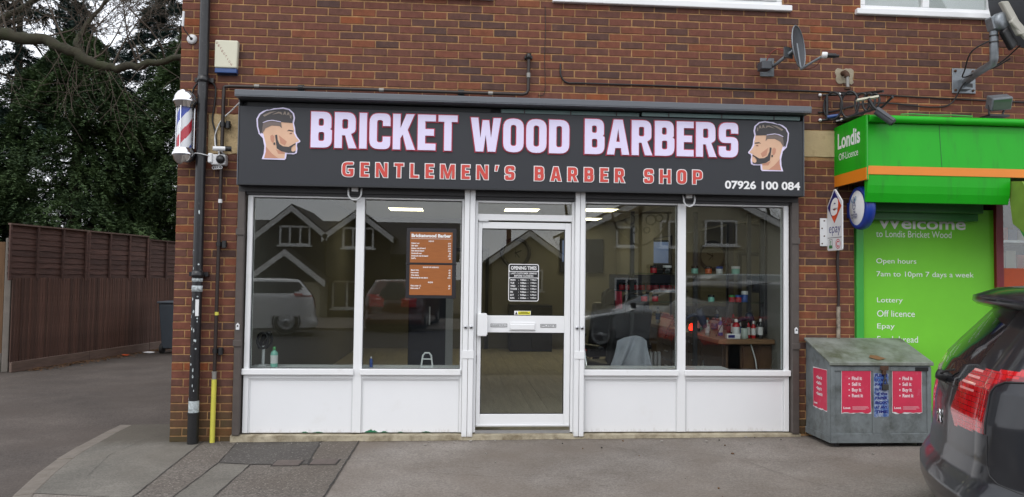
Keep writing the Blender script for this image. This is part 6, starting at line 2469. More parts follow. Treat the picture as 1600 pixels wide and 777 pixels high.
# ---- bare tree: thick mossy limb crossing the view, branching twigs
def bare_tree(label, roots, seed, depth, trunk=None, tw=.007, up_bias=.35):
    rn = random.Random(seed)
    p0 = trunk[0] if trunk else roots[0][0]
    t = thing('bare_tree', label, 'tree', (p0[0], p0[1], -.3))
    if trunk:
        b = MB()
        b.tube(trunk, [.28 - (.10 if len(trunk) < 4 else .26) * (i / (len(trunk) - 1)) ** 1.5 for i in range(len(trunk))], 12)
        b.build('trunk', 'bark', t)
    tw_b = MB()
    def grow(p, d, r, L_, lev, bias):
        P = [Vector(p)]
        d = Vector(d).normalized()
        k = 5 if lev > 1 else 4
        for i in range(k):
            d = (d + Vector((rn.uniform(-.3, .3), rn.uniform(-.3, .3), rn.uniform(-.28, .28) + bias * .12))).normalized()
            P.append(P[-1] + d * (L_ / k))
            if lev > 0 and i > 0:
                for q in range(rn.choice((0, 1, 1, 2))):
                    ax_ = Vector((rn.uniform(-1, 1), rn.uniform(-1, 1), rn.uniform(-.6, 1))).normalized()
                    nd = (d * .55 + ax_ * .75).normalized()
                    grow(P[-1], nd, max(tw * .6, r * (1 - i / k * .5) * .5), L_ * rn.uniform(.45, .75), lev - 1, bias)
        tw_b.tube(P, [max(tw * .45, r * (1 - .75 * i / k)) for i in range(k + 1)], 5 if r > .02 else 4, caps=False)
    for (pts, r0, r1, lev, Lb, every) in roots:
        b = MB()
        Q = []
        for i in range(len(pts) - 1):
            a, c = Vector(pts[i]), Vector(pts[i + 1])
            for k in range(5):
                Q.append(a.lerp(c, k / 5) + Vector((rn.uniform(-.02, .02), rn.uniform(-.02, .02), rn.uniform(-.03, .03))))
        Q.append(Vector(pts[-1]))
        m = len(Q)
        b.tube(Q, [(r0 + (r1 - r0) * i / (m - 1)) * rn.uniform(.9, 1.08) for i in range(m)], 10)
        b.build('limb', 'bark', t)
        for i in range(1, m):
            for q in range(every):
                dn = rn.random()
                d = Vector((rn.uniform(-.5, 1), rn.uniform(-.6, .6), rn.uniform(.3, 1.2) if dn < .72 else rn.uniform(-1.1, -.3)))
                if dn > .22:
                    grow(Q[i], d, r1 * .36 if dn < .72 else tw, Lb * rn.uniform(.6, 1.2) if dn < .72 else Lb * .8, lev if dn < .72 else 1, up_bias if dn < .72 else -.9)
    tw_b.build('twigs', 'twig', t, kind='stuff')
    return t
bare_tree('bare tree with a thick mossy limb reaching across to the brick corner',
          [([(-6.6, 5.7, 4.6), (-5.6, 5.6, 5.25), (-4.9, 5.5, 5.42), (-4.3, 5.5, 5.38), (-3.89, 5.5, 5.24), (-3.48, 5.55, 5.02), (-3.07, 5.6, 4.95), (-2.56, 5.6, 5.05), (-1.9, 5.6, 5.22)], .125, .05, 3, 1.25, 1),
           ([(-3.6, 5.55, 5.08), (-3.75, 5.6, 5.35), (-3.72, 5.7, 5.6), (-3.55, 5.8, 5.95), (-3.3, 5.9, 6.4)], .06, .02, 3, 1.2, 1),
           ([(-6.6, 5.7, 5.6), (-7.4, 5.6, 6.6), (-7.9, 5.7, 8.0)], .09, .02, 3, 1.3, 1),
           ([(-6.65, 5.7, 6.2), (-6.2, 6.2, 7.2), (-5.9, 6.4, 8.4)], .07, .02, 3, 1.3, 1),
           ([(-5.3, 5.6, 5.3), (-5.1, 5.9, 5.8), (-4.6, 6.1, 6.3), (-4.0, 6.2, 6.6)], .07, .025, 3, 1.2, 1)],
          31, 3, trunk=[(-7.1, 5.8, -.3), (-7.0, 5.8, 2.0), (-6.6, 5.7, 4.6), (-6.7, 5.7, 6.2), (-6.4, 5.8, 8.2)])
bare_tree('bare twiggy tree behind the conifers against the white sky',
          [([(-1.9, 14.4, 3.0), (-2.2, 14.2, 5.2), (-3.0, 13.6, 7.0), (-3.6, 13.4, 9.2)], .12, .03, 3, 1.6, 1),
           ([(-2.4, 14.0, 5.6), (-3.6, 13.2, 6.8), (-4.9, 13.0, 8.0)], .06, .02, 3, 1.6, 1),
           ([(-2.2, 14.2, 5.2), (-3.4, 13.6, 5.9), (-4.6, 13.0, 6.6), (-5.8, 12.8, 7.6)], .06, .02, 3, 1.4, 1)],
          32, 3, trunk=[(-1.8, 14.4, -.3), (-1.9, 14.4, 3.0)])

# ================================================================== INSIDE THE BARBER SHOP
M['iwall'] = mat('grey inner wall', c3('77756d'), .8, var=.04, vs=2)
M['ceil'] = mat('inner ceiling', c3('b4b2aa'), .9, var=.04)
M['laminate'] = mat('grey oak laminate', c3('b3ab9b'), .38, var=.25, vs=3, stretch=(7, .6, 1), rvar=.1)
M['walnut'] = mat('walnut veneer', c3('5b4332'), .4, var=.4, vs=4, stretch=(1, 10, 1.2))
M['walnut2'] = mat('walnut veneer upright', c3('563f30'), .4, var=.45, vs=4, stretch=(8, 8, .8))
M['worktop'] = mat('brown worktop', c3('7d5f45'), .35, var=.2, vs=4, stretch=(1, 9, 1))
M['mirror'] = mat('mirror', (.72, .74, .74), .02, metal=1., var=.01)
M['leather'] = mat('black leather', (.018, .018, .02), .38, var=.2, vs=30)
M['towel'] = mat('grey towel', c3('a7abb4'), .95, var=.08, vs=20, bump=.6, bs=300)
M['lampon'] = mat('lit ceiling panel', c3('fff0c0'), .5, var=.0, emit=5.5)
M['screen'] = mat('television screen', c3('6c7fae'), .3, var=.25, vs=1.2, emit=.25)
M['redlamp'] = mat('red lamp', c3('ff2a18'), .4, var=.0, emit=3.0)
M['navydoor'] = mat('dark blue cupboard', c3('1a2033'), .45, var=.1)
IX0, IX1, IY1, IZ0, IZ1 = .60, 5.90, 8.2, .10, 2.75
b = MB()
b.box(IX0 - .03, IX1 + .03, .10, 8.3, .02, .085)
b.build('inner_floor_slab', 'iwall', kind='structure')
fl = thing('inner_floor', 'x', 'x')
del fl['label'], fl['category']
fl['kind'] = 'structure'
rn = random.Random(17)
for i in range(28):                      # laminate planks run away from the door
    y = .13 - rn.uniform(0, 1.2)
    x0 = IX0 + i * .19
    while y < IY1:
        y1 = min(IY1, y + 1.3)
        ya = max(.13, y)
        if y1 - ya > .05:
            b = MB()
            b.box(x0 + .0012, min(IX1, x0 + .19) - .0012, ya + .001, y1 - .001, .0855, IZ0 + rn.uniform(-.0006, .0006))
            b.build('floor_plank', 'laminate', fl)
        y = y1
b = MB()
b.box(IX0 - .03, IX0, .12, IY1, .086, IZ1)
b.box(IX1, IX1 + .03, .12, IY1, .086, IZ1)
b.box(IX0 - .03, IX1 + .03, IY1, IY1 + .05, .086, IZ1)
b.build('inner_wall', 'iwall', kind='structure')
b = MB()
b.box(IX0 - .03, IX1 + .03, .12, IY1 + .05, IZ1 + .001, IZ1 + .02)
b.build('inner_ceiling', 'ceil', kind='structure')
for i, (x, y, lab) in enumerate(((1.70, 6.0, 'lit square ceiling panel seen through the second pane'), (3.70, 5.7, 'lit square ceiling panel seen above the door'), (5.0, 5.45, 'lit square ceiling panel nearer the street in the third pane'), (5.1, 7.4, 'lit square ceiling panel at the back in the third pane'))):
    t = thing('ceiling_light', lab, 'light', (x, y, IZ1), group='ceiling panels in the barber shop')
    b = MB()
    for a, c, e, f_ in ((-.31, .31, -.31, -.29), (-.31, .31, .29, .31), (-.31, -.29, -.29, .29), (.29, .31, -.29, .29)):
        b.box(x + a, x + c, y + e, y + f_, IZ1 - .022, IZ1)
    b.build('frame', 'upvc', t)
    b = MB()
    b.box(x - .289, x + .289, y - .289, y + .289, IZ1 - .014, IZ1 - .002)
    b.build('diffuser', 'lampon', t)
# wall clock
t = thing('wall_clock', 'large black rimmed round clock on the back wall', 'clock', (3.80, IY1 - .03, 2.07))
b = MB()
b.lathe([(.25, .0), (.25, .035), (.285, .045), (.32, .03), (.32, 0)], (3.80, IY1 - .001, 2.07), (0, -1, 0), 40)
b.build('rim', 'black', t)
b = MB()
b.lathe([(0, .012), (.25, .012)], (3.80, IY1 - .001, 2.07), (0, -1, 0), 40)
b.build('face', 'iwall', t)
b = MB()
b.obox((3.85, IY1 - .02, 2.09), (.07, 0, .03), (0, .002, 0), (-.004, 0, .01))
b.obox((3.835, IY1 - .02, 2.03), (.045, 0, -.055), (0, .002, 0), (.006, 0, .006))
b.obox((3.80, IY1 - .02, 2.07), (.004, 0, .09), (0, .002, 0), (.004, 0, 0))
b.build('hands', 'black', t)
# television
t = thing('television', 'wall television with a bluish picture at the back', 'television', (5.22, IY1 - .05, 1.70))
b = MB()
b.box(4.72, 5.62, IY1 - .07, IY1 - .002, 1.68, 2.38)
b.build('cabinet', 'navydoor', t, bev=.008)
b = MB()
b.box(4.76, 5.20, IY1 - .078, IY1 - .0705, 1.90, 2.34)
b.build('screen', 'screen', t)
# cupboard and dark doorway at the back
t = thing('reception_cabinet', 'dark cabinet standing against the back wall opposite the door', 'cabinet', (4.08, 7.9, .1))
b = MB()
b.box(3.66, 4.50, 7.6, IY1 - .01, .101, 1.02)
b.build('carcass', 'navydoor', t, bev=.01)
for x in (3.68, 4.09):
    b = MB()
    b.box(x, x + .39, 7.585, 7.5995, .14, .98)
    d_ = b.build('door', 'leather', t)
    k = MB()
    k.box(x + .34, x + .355, 7.572, 7.5845, .5, .62)
    k.build('handle', 'alu', d_)
t = thing('doorway', 'black framed doorway in the back left wall', 'door', (2.6, IY1, .1))
b = MB()
for a, c, e, f_ in ((2.35, 2.42, .101, 2.15), (3.18, 3.25, .101, 2.15), (2.42, 3.18, 2.08, 2.15)):
    b.box(a, c, IY1 - .06, IY1 - .001, e, f_)
b.build('frame', 'black', t)
b = MB()
b.box(2.4205, 3.1795, IY1 - .03, IY1 - .002, .101, 2.0795)
b.build('door_leaf', 'iwall', t)
# tall dark cupboard behind the price board
t = thing('cupboard', 'tall dark blue cupboard standing behind the price board', 'cupboard', (2.2, 3.4, .1))
b = MB()
b.box(1.95, 2.55, 3.2, 3.8, .101, 1.85)
b.build('carcass', 'navydoor', t, bev=.01)
b = MB()
b.box(2.23, 2.25, 3.185, 3.1995, .9, 1.15)
b.build('handle', 'alu', t)
b = MB()
b.box(2.46, 2.56, 3.185, 3.1995, .12, 1.83)
b.build('door_edge', 'upvcgrey', t)
# counter along the right wall
t = thing('styling_counter', 'long walnut styling counter along the right wall of the shop', 'counter', (5.6, 3, .1))
b = MB()
b.box(5.30, IX1 - .004, .42, 7.0, .905, .955)
b.build('worktop', 'worktop', t, bev=.006)
b = MB()
b.box(5.40, IX1 - .004, .50, 7.0, .101, .9045)
b.build('carcass', 'walnut2', t)
y = .55
k = 0
while y < 6.8:
    if k % 2 == 0:
        b = MB()
        b.box(5.385, 5.3995, y, y + .68, .14, .89)
        d_ = b.build('door', 'walnut2', t, bev=.004)
        q = MB()
        q.box(5.372, 5.3845, y + .58, y + .60, .5, .66)
        q.build('handle', 'alu', d_)
        y += .70
    else:
        for i in range(4):
            b = MB()
            b.box(5.380, 5.3995, y, y + .42, .14 + i * .19, .315 + i * .19)
            d_ = b.build('drawer', 'walnut', t, bev=.004)
            q = MB()
            q.box(5.366, 5.3795, y + .15, y + .27, .235 + i * .19, .250 + i * .19)
            q.build('handle', 'alu', d_)
        y += .44
    k += 1
for yy in (.75, 1.15, 1.55):
    b = MB()
    b.box(5.42, 5.55, .485, .4995, .11 + (yy - .75) * .2, .89)
    b.obox((5.46 + (yy - .75) * .45, .492, .5), (.055, 0, 0), (0, .007, 0), (0, 0, .38))
    b.build('end_board', 'walnut', t)
for i, (ya, yb_) in enumerate(((.62, 1.55), (1.75, 2.75), (2.95, 3.95), (4.15, 5.15))):
    m_ = thing('wall_mirror', ('tall mirror nearest the window over the counter', 'second tall mirror over the counter', 'third tall mirror over the counter', 'last tall mirror over the counter towards the back')[i], 'mirror', (IX1 - .02, ya, 1.0), group='mirrors over the counter')
    b = MB()
    b.box(IX1 - .022, IX1 - .003, ya, yb_, 1.0, 2.25)
    b.build('frame', 'black', m_)
    b = MB()
    b.box(IX1 - .026, IX1 - .0225, ya + .025, yb_ - .025, 1.025, 2.225)
    b.build('mirror_glass', 'mirror', m_)
# glass shelves with stock
M['shelfglass'] = glass_mat('green shelf glass', (.78, .9, .85), 1.5)
cols = [('red', c3('b3202b')), ('mint', c3('7fc0ae')), ('black', (.015, .015, .016)), ('white', (.7, .7, .7)), ('green', c3('3d8a4c')), ('blue', c3('2a4f9a')), ('orange', c3('c9581e')), ('clear', c3('9aa39c'))]
PM = {n: mat(n + ' bottle plastic', c, .25, var=.05) for n, c in cols}
def bottle(label, x, y, z, h, r, col, cap, kind='bottle', group=None, jar=False):
    t = thing(kind, label, kind, (x, y, z), group=group)
    b = MB()
    if jar:
        b.lathe([(0, 0), (r * .96, 0), (r, .006), (r, h * .66), (r * .97, h * .68)], (x, y, z), (0, 0, 1), 14)
    else:
        b.lathe([(0, 0), (r * .95, 0), (r, .008), (r, h * .66), (r * .85, h * .74), (r * .38, h * .80), (r * .38, h * .84)], (x, y, z), (0, 0, 1), 14)
    b.build('body', PM[col], t)
    b = MB()
    if jar:
        b.lathe([(r * 1.02, h * .68), (r * 1.04, h * .70), (r * 1.04, h * .98), (0, h)], (x, y, z), (0, 0, 1), 14)
    else:
        b.lathe([(r * .45, h * .84), (r * .45, h * .97), (r * .3, h), (0, h)], (x, y, z), (0, 0, 1), 12)
    b.build('cap', PM[cap], t)
    if h > .13 and not jar:
        b = MB()
        b.lathe([(r + .0008, h * .18), (r + .0008, h * .58)], (x, y, z), (0, 0, 1), 14)
        b.build('label', PM['white' if col != 'white' else 'blue'], t)
    return t
for zi, z in enumerate((1.32, 1.62)):
    t = thing('glass_shelf', ('lower', 'upper')[zi] + ' glass shelf of products by the right window', 'shelf', (5.5, .6, z))
    b = MB()
    b.box(4.45, 5.86, .62, .86, z, z + .010)
    b.build('shelf_board', 'shelfglass', t)
    for x in (4.5, 5.2, 5.8):
        q = MB()
        q.tube([(x, .84, z), (x, .84, z - .035)], .012, 8)
        q.build('shelf_pin', 'black', t)
t = thing('shelf_posts', 'three black uprights carrying the glass shelves', 'rack', (5.2, .87, .95))
for x in (4.50, 5.20, 5.80):
    b = MB()
    b.box(x - .022, x + .022, .862, .90, .9555 if x > 5.3 else .101, 2.30)
    b.build('upright', 'black', t)
S1 = [('small red pot on the lower glass shelf', 4.60, 'red', 'black'), ('second red pot on the lower glass shelf', 4.72, 'red', 'black'), ('mint jar with a black lid on the lower glass shelf', 5.02, 'mint', 'black'), ('mint jar with a dark lid further along the lower glass shelf', 5.33, 'mint', 'black'), ('green pot on the lower glass shelf beside a red one', 5.56, 'red', 'green'), ('blue topped red pot on the lower glass shelf', 5.63, 'red', 'blue'), ('white tub on the lower glass shelf', 5.70, 'blue', 'white')]
for lab, x, c_, k_ in S1:
    bottle(lab, x, .74, 1.3305, .075 if c_ != 'blue' else .12, .034, c_, k_, 'jar', 'pots on the glass shelves', True)
for lab, x, c_, k_ in (('white tub on the upper glass shelf by the frame', 5.60, 'mint', 'white'), ('black tub on the upper glass shelf', 4.85, 'black', 'white'), ('grey tub on the upper glass shelf', 4.98, 'clear', 'black')):
    bottle(lab, x, .74, 1.6305, .085, .045, c_, k_, 'jar', 'pots on the glass shelves', True)
for lab, x, c_, k_ in (('mint tub second on the upper glass shelf', 5.15, 'mint', 'black'), ('orange pot on the upper glass shelf', 5.30, 'orange', 'black'), ('white pot on the upper glass shelf', 5.42, 'white', 'blue'), ('red pot at the left of the upper glass shelf', 4.70, 'red', 'black')):
    bottle(lab, x, .74, 1.6305, .08, .036, c_, k_, 'jar', 'pots on the glass shelves', True)
for i in range(9):
    bottle(('dark red tin at the left end of the row on the back rack', 'second dark red tin from the left end of the rack row', 'third dark red tin from the left end of the rack row', 'fourth dark red tin from the left end of the rack row', 'middle dark red tin of the row on the back rack', 'fourth dark red tin from the right end of the rack row', 'third dark red tin from the right end of the rack row', 'second dark red tin from the right end of the rack row', 'dark red tin at the right end of the row on the back rack')[i], 4.62 + (i % 9) * .085, 1.9 + .02 * (i % 2), 1.4305, .09, .038, 'red', 'black', 'tin', 'red tins on the dark rack', True)
t = thing('display_rack', 'dark rack of red tins seen between the right panes', 'rack', (4.96, 2.0, 1.4))
b = MB()
b.box(4.5, 5.42, 1.82, 2.1, 1.41, 1.43)
b.box(4.5, 5.42, 2.08, 2.1, 1.43, 1.62)
b.build('shelf_board', 'navydoor', t)
b = MB()
b.box(4.94, 4.98, 1.98, 2.02, .101, 1.4095)
b.build('post', 'black', t)
for lab, x, y, h, r, c_, k_ in (('large red bottle on the near end of the counter', 5.56, .62, .20, .040, 'red', 'white'), ('slim red bottle beside the large one on the counter', 5.68, .60, .20, .024, 'red', 'black'), ('red bottle with a white cap third along the counter end', 5.74, .60, .18, .024, 'red', 'white'), ('black spray bottle near the white card on the counter', 5.80, .56, .21, .026, 'black', 'white'), ('clear spray bottle at the left of the counter end', 5.36, .95, .17, .026, 'clear', 'white'), ('black bottle standing on the right of the counter end', 5.83, .70, .19, .028, 'black', 'black'), ('small clear bottle farther back on the counter', 5.5, 2.6, .2, .03, 'clear', 'white'), ('second clear bottle farther back on the counter', 5.45, 3.3, .22, .03, 'white', 'black')):
    bottle(lab, x, y, .9555, h, r, c_, k_, 'bottle', 'bottles on the styling counter')
for lab, x, y, h, r, c_, k_ in (('tall black aerosol behind the red bottles on the counter', 5.62, .86, .24, .026, 'black', 'red'), ('white lotion bottle behind the red bottles', 5.72, .90, .18, .03, 'white', 'black'), ('blue tonic bottle behind the red bottles', 5.50, .92, .20, .026, 'blue', 'white'), ('orange capped black bottle mid counter', 5.46, 1.22, .18, .028, 'black', 'orange'), ('green topped clear bottle mid counter', 5.60, 1.20, .19, .027, 'clear', 'green'), ('dark spray bottle by the red lamp', 5.45, 1.55, .22, .03, 'black', 'white'), ('mint lotion bottle beyond the red lamp', 5.58, 1.8, .2, .03, 'mint', 'white'), ('white pump bottle beyond the red lamp', 5.44, 2.05, .22, .032, 'white', 'black')):
    bottle(lab, x, y, .9555, h, r, c_, k_, 'bottle', 'bottles on the styling counter')
for i, (lab, x, y, c_, k_) in enumerate((('black tub under the first mirror', 5.78, 1.0, 'black', 'black'), ('white tub under the first mirror', 5.80, 1.2, 'white', 'black'), ('red tub under the first mirror', 5.79, 1.4, 'red', 'black'), ('blue tub under the second mirror', 5.80, 1.95, 'blue', 'white'), ('mint tub under the second mirror', 5.78, 2.25, 'mint', 'black'))):
    bottle(lab, x, y, .9555, .11, .045, c_, k_, 'jar', 'tubs under the mirrors', True)
t = thing('clipper_stand', 'black stand of clippers on the near end of the counter', 'clippers', (5.78, .62, .9555))
b = MB()
b.box(5.70, 5.87, .66, .78, .9556, .985)
b.build('base', 'black', t, bev=.006)
for k in range(3):
    b = MB()
    b.obox((5.725 + k * .055, .70, 1.06), (.018, 0, 0), (0, .02, .004), (0, -.012, .075))
    b.build('clipper', 'black' if k != 1 else 'alu', t, bev=.008)
t = thing('comb_jar', 'clear jar of black combs on the counter end', 'jar', (5.60, .52, .9555))
b = MB()
b.lathe([(0, 0), (.035, 0), (.037, .01), (.037, .11), (.033, .11), (.033, .012)], (5.615, .53, .9556), (0, 0, 1), 16)
b.build('glass_jar', PM['clear'], t)
for k in range(4):
    b = MB()
    b.obox((5.60 + k * .01, .53, 1.06), (.004, 0, 0), (0, .012, 0), (.012 * (k - 1.5), 0, .08))
    b.build('comb', 'black', t)
t = thing('product_box', 'white boxed product lying on the counter end', 'box', (5.5, .55, .9555))
b = MB()
b.box(5.42, 5.56, .50, .56, .9556, 1.005)
b.build('carton', 'whiteplastic', t, bev=.003)
b = MB()
b.box(5.43, 5.50, .4985, .4998, .965, .995)
b.build('print', 'epayblue', t)
t = thing('red_lamp', 'small glowing red lamp on the counter by the right mullion', 'lamp', (5.33, 1.35, .9555))
b = MB()
b.lathe([(.05, 0), (.05, .02), (.035, .025)], (5.33, 1.35, .9556), (0, 0, 1), 18)
b.build('base', 'black', t)
b = MB()
b.lathe([(.042, .026), (.048, .05), (.042, .09), (.02, .105), (0, .108)], (5.33, 1.35, .9556), (0, 0, 1), 18)
b.build('glowing_bulb', 'redlamp', t)
# hair dryers hanging from the uprights
for lab, c, s_ in (('black hair dryer hanging on its flex at the middle upright', (5.24, .80, 1.14), 1), ('black hair dryer hanging in the right corner of the window', (5.78, .78, 1.10), 1)):
    t = thing('hair_dryer', lab, 'hair dryer', c, group='hair dryers by the window')
    x, y, z = c
    b = MB()
    b.lathe([(0, -.09), (.03, -.088), (.044, -.06), (.048, 0), (.040, .06), (.030, .10), (.026, .13), (0, .131)], (x, y, z + .03), (.35, 0, -1), 18)
    b.build('barrel', 'navy', t)
    b = MB()
    b.tube([(x - .02, y, z + .05), (x - .09, y, z + .045), (x - .16, y, z + .01)], [.024, .021, .018], 10)
    b.build('handle', 'navy', t)
    b = MB()
    b.tube([(x - .16, y, z + .01), (x - .24, y, z + .06), (x - .30, y + .02, z), (x - .36, y + .03, z - .12), (x - .38, y + .05, z - .20)], .006, 6)
    b.build('flex', 'black', t)
cable('cable', 'white lead trailing down the end of the counter', [(5.66, .47, .90), (5.70, .455, .75), (5.72, .45, .62), (5.78, .45, .50), (5.80, .45, .3)], .006, 'whiteplastic')
# barber chair with a towel, just inside the third pane
def barber_chair(label, loc, rz, towel):
    t = thing('barber_chair', label, 'chair', loc, rz, 'barber chairs along the counter')
    B_ = lambda: MB()
    b = B_(); b.lathe([(0, .001), (.30, .001), (.30, .03), (.25, .05), (.06, .06), (.05, .40), (0, .40)], (0, 0, 0), (0, 0, 1), 28); b.build('pedestal', 'chrome', t, local=True)
    b = B_(); b.box(-.27, .27, -.26, .26, .40, .54); b.build('seat', 'leather', t, bev=.04, seg=3, local=True)
    b = B_(); b.obox((0, .28, .84), (.25, 0, 0), (0, .05, -.012), (0, .06, .30)); b.build('backrest', 'leather', t, bev=.035, seg=3, local=True)
    b = B_(); b.obox((0, .36, 1.20), (.13, 0, 0), (0, .04, 0), (0, .01, .10)); b.build('headrest', 'leather', t, bev=.035, seg=3, local=True)
    b = B_(); b.tube([(-.12, .37, 1.08), (-.13, .39, 1.2), (-.08, .40, 1.31), (0, .40, 1.33), (.08, .40, 1.31), (.13, .39, 1.2), (.12, .37, 1.08)], .018, 10); b.build('headrest_hoop', 'black', t, local=True)
    for s in (-1, 1):
        b = B_(); b.box(s * .31 - .04, s * .31 + .04, -.22, .22, .68, .73); a_ = b.build('armrest', 'leather', t, bev=.02, seg=2, local=True)
        b = B_(); b.tube([(s * .31, -.15, .68), (s * .31, -.10, .45), (s * .25, 0, .44)], .018, 10); b.build('arm_bracket', 'chrome', a_, local=True)
    b = B_(); b.box(-.20, .20, -.62, -.50, .18, .21); b.tube([(-.12, -.55, .2), (-.12, -.22, .42)], .016, 8); b.tube([(.12, -.55, .2), (.12, -.22, .42)], .016, 8); b.build('footrest', 'chrome', t, local=True)
    if towel:
        b = B_(); b.obox((.145, .30, 1.20), (.012, 0, 0), (0, .05, 0), (.02, .02, .13)); b.build('red_strap', 'red', t, local=True)
    return t
barber_chair('black barber chair with a red trimmed headrest inside the third pane', (4.40, 1.25, .10), R(200), True)
barber_chair('second black barber chair farther back in the shop', (4.55, 3.2, .10), R(200), False)
# the towel drapes over the chair's near side: one folded sheet
b = MB()
n1, n2 = 26, 16
v = []
for j in range(n2 + 1):
    w_ = j / n2
    for i in range(n1 + 1):
        u = i / n1
        wd = .17 + .13 * w_
        x = 4.50 + (u - .5) * 2 * wd - .05 * w_ + .025 * math.sin(w_ * 3 + u * 4)
        y = .82 - .05 * math.sin(w_ * 2.6) + .030 * math.sin(u * 15 + w_ * 1.5) * (.35 + w_)
        z = .955 - .055 * (2 * u - 1) ** 2 - (.40 + .07 * math.sin(u * 7 + .8)) * w_
        v.append((x, y, z))
b.add(v, [(j * (n1 + 1) + i, j * (n1 + 1) + i + 1, (j + 1) * (n1 + 1) + i + 1, (j + 1) * (n1 + 1) + i) for j in range(n2) for i in range(n1)], 0, True)
o = b.build('towel', 'towel')
so_ = o.modifiers.new('thick', 'SOLIDIFY')
so_.thickness = .008
tag(o, 'crumpled grey towel thrown over the barber chair', 'towel')
t = thing('side_heater', 'pale ribbed radiator low behind the towel', 'radiator', (4.95, 1.9, .1))
for i in range(8):
    b = MB()
    b.box(4.72 + i * .05, 4.755 + i * .05, 1.88, 1.96, .35, .68)
    b.build('rib', 'upvcgrey', t, bev=.01)
b = MB()
b.box(4.72, 5.105, 1.90, 1.94, .101, .349)
b.build('stand', 'black', t)
# things on the inner window ledge
b = MB()
b.box(.66, 2.66, .10, .36, .655, .690)
b.build('window_ledge', 'upvcgrey', sf, bev=.004)
b = MB()
b.box(3.83, 5.30, .10, .36, .655, .690)
b.build('window_ledge', 'upvcgrey', sf, bev=.004)
bottle('green shampoo bottle on the ledge of the first pane', .89, .16, .6905, .19, .034, 'mint', 'green', 'bottle')
bottle('small blue and white bottle on the ledge of the second pane', 1.80, .16, .6905, .10, .016, 'blue', 'white', 'bottle')
t = thing('clear_stand', 'small pale tripod stand on the ledge of the second pane', 'stand', (2.33, .2, .69))
b = MB()
b.tube([(2.275, .2, .692), (2.29, .2, .80), (2.31, .2, .825), (2.35, .2, .825), (2.37, .2, .80), (2.385, .2, .692)], .008, 8)
b.tube([(2.285, .2, .765), (2.375, .2, .765)], .006, 8)
b.box(2.27, 2.39, .17, .23, .6905, .698)
b.build('stand', 'whiteplastic', t)
t = thing('black_coil', 'coil of black tubing at the left edge of the first pane', 'tubing', (.78, .3, .93))
b = MB()
for k in range(4):
    P = [(.755 + .05 * math.cos(2 * math.pi * i / 16) + .008 * k, .25 + .02 * k, .93 + .075 * math.sin(2 * math.pi * i / 16 + k)) for i in range(17)]
    b.tube(P, .012, 6, caps=False)
b.build('coil', 'black', t)
b = MB()
b.tube([(.76, .27, .692), (.76, .27, .88)], .015, 8)
b.box(.72, .80, .23, .31, .6905, .70)
b.build('foot', 'whiteplastic', t)

# ================================================================== THE STREET OPPOSITE (seen in the panes)
M['render'] = mat('cream render', c3('a8a28c'), .9, var=.08, vs=1.2)
M['tanwall'] = mat('tan render', c3('857d6a'), .9, var=.08, vs=1.2)
M['darktile'] = mat('dark hung tiles', c3('1c191a'), .85, var=.25, vs=7, stretch=(1, 1, 4))
M['rooftile'] = mat('dark roof tiles', c3('2c2726'), .85, var=.25, vs=6)
M['barge'] = mat('white bargeboard', (.75, .75, .74), .5, var=.04)
M['tilebrown'] = mat('brown hung tiles', c3('584434'), .85, var=.25, vs=8, stretch=(1, 1, 4))
def house_window(t, x0, x1, z0, z1, y, splits=(), name='window'):
    """faces +Y"""
    b = MB()
    w_ = .07
    b.box(x0, x1, y, y + .05, z0, z0 + w_)
    b.box(x0, x1, y, y + .05, z1 - w_, z1)
    for a in [x0, x1 - w_] + [s - w_ / 2 for s in splits]:
        b.box(a, a + w_, y + .001, y + .049, z0 + w_, z1 - w_)
    f = b.build(name, 'barge', t)
    b = MB()
    b.box(x0 - .08, x1 + .08, y, y + .12, z0 - .06, z0 - .001)
    b.build('sill', 'barge', f)
    xs_ = [x0 + w_] + [q for s in splits for q in (s - w_ / 2, s + w_ / 2)] + [x1 - w_]
    for i in range(0, len(xs_), 2):
        b = MB()
        b.box(xs_[i], xs_[i + 1], y + .01, y + .02, z0 + w_, z1 - w_)
        b.build('pane', 'carglass', f)
def gable(t, xc, hw_, z_e, z_a, y0, y1, wall_m, zbase, over=.15):
    """gable wall facing +Y at y1 (body back to y0) with white bargeboards"""
    b = MB()
    b.prism([(xc - hw_, zbase), (xc + hw_, zbase), (xc + hw_, z_e), (xc, z_a), (xc - hw_, z_e)], lambda a, c, d: (a, d, c), y0, y1)
    b.build('gable_wall', wall_m, t)
    sl = (z_a - z_e) / hw_
    b = MB()
    for s in (-1, 1):
        b.prism([(xc, z_a + .02), (xc, z_a + .14), (xc + s * (hw_ + over), z_e - sl * over + .14), (xc + s * (hw_ + over), z_e - sl * over + .02)], lambda a, c, d: (a, d, c), y0 - .2, y1 + .20)
    b.build('roof_slope', 'rooftile', t)
    for s in (-1, 1):
        b = MB()
        b.prism([(xc, z_a - .16), (xc, z_a + .08), (xc + s * (hw_ + over), z_e - sl * over + .08), (xc + s * (hw_ + over), z_e - sl * over - .16)], lambda a, c, d: (a, d, c), y1 + .201, y1 + .24)
        b.build('bargeboard', 'barge', t)
t = thing('house', 'dark tiled chalet house with white edged gables reflected in the left panes', 'house', (-2.5, -24, -.3))
b = MB()
b.box(-9.5, 2.4, -31, -22.6, -.3, 2.35)
b.build('wall', 'darktile', t)
b = MB()
b.prism([(-31.4, 2.3), (-26.5, 3.85), (-22.2, 2.3), (-22.2, 2.42), (-26.5, 3.98), (-31.4, 2.42)], lambda a, c, d: (d, a, c), -9.8, 2.7)
b.build('roof', 'rooftile', t)
b = MB()
b.box(-9.5, 2.4, -22.59, -22.4, 1.45, 2.30)
b.build('hung_tiles', 'darktile', t)
gable(t, -3.77, 1.22, 3.15, 4.15, -26, -22.0, 'darktile', 1.5)
gable(t, -1.25, 1.22, 3.10, 4.02, -26, -22.0, 'darktile', 1.5)
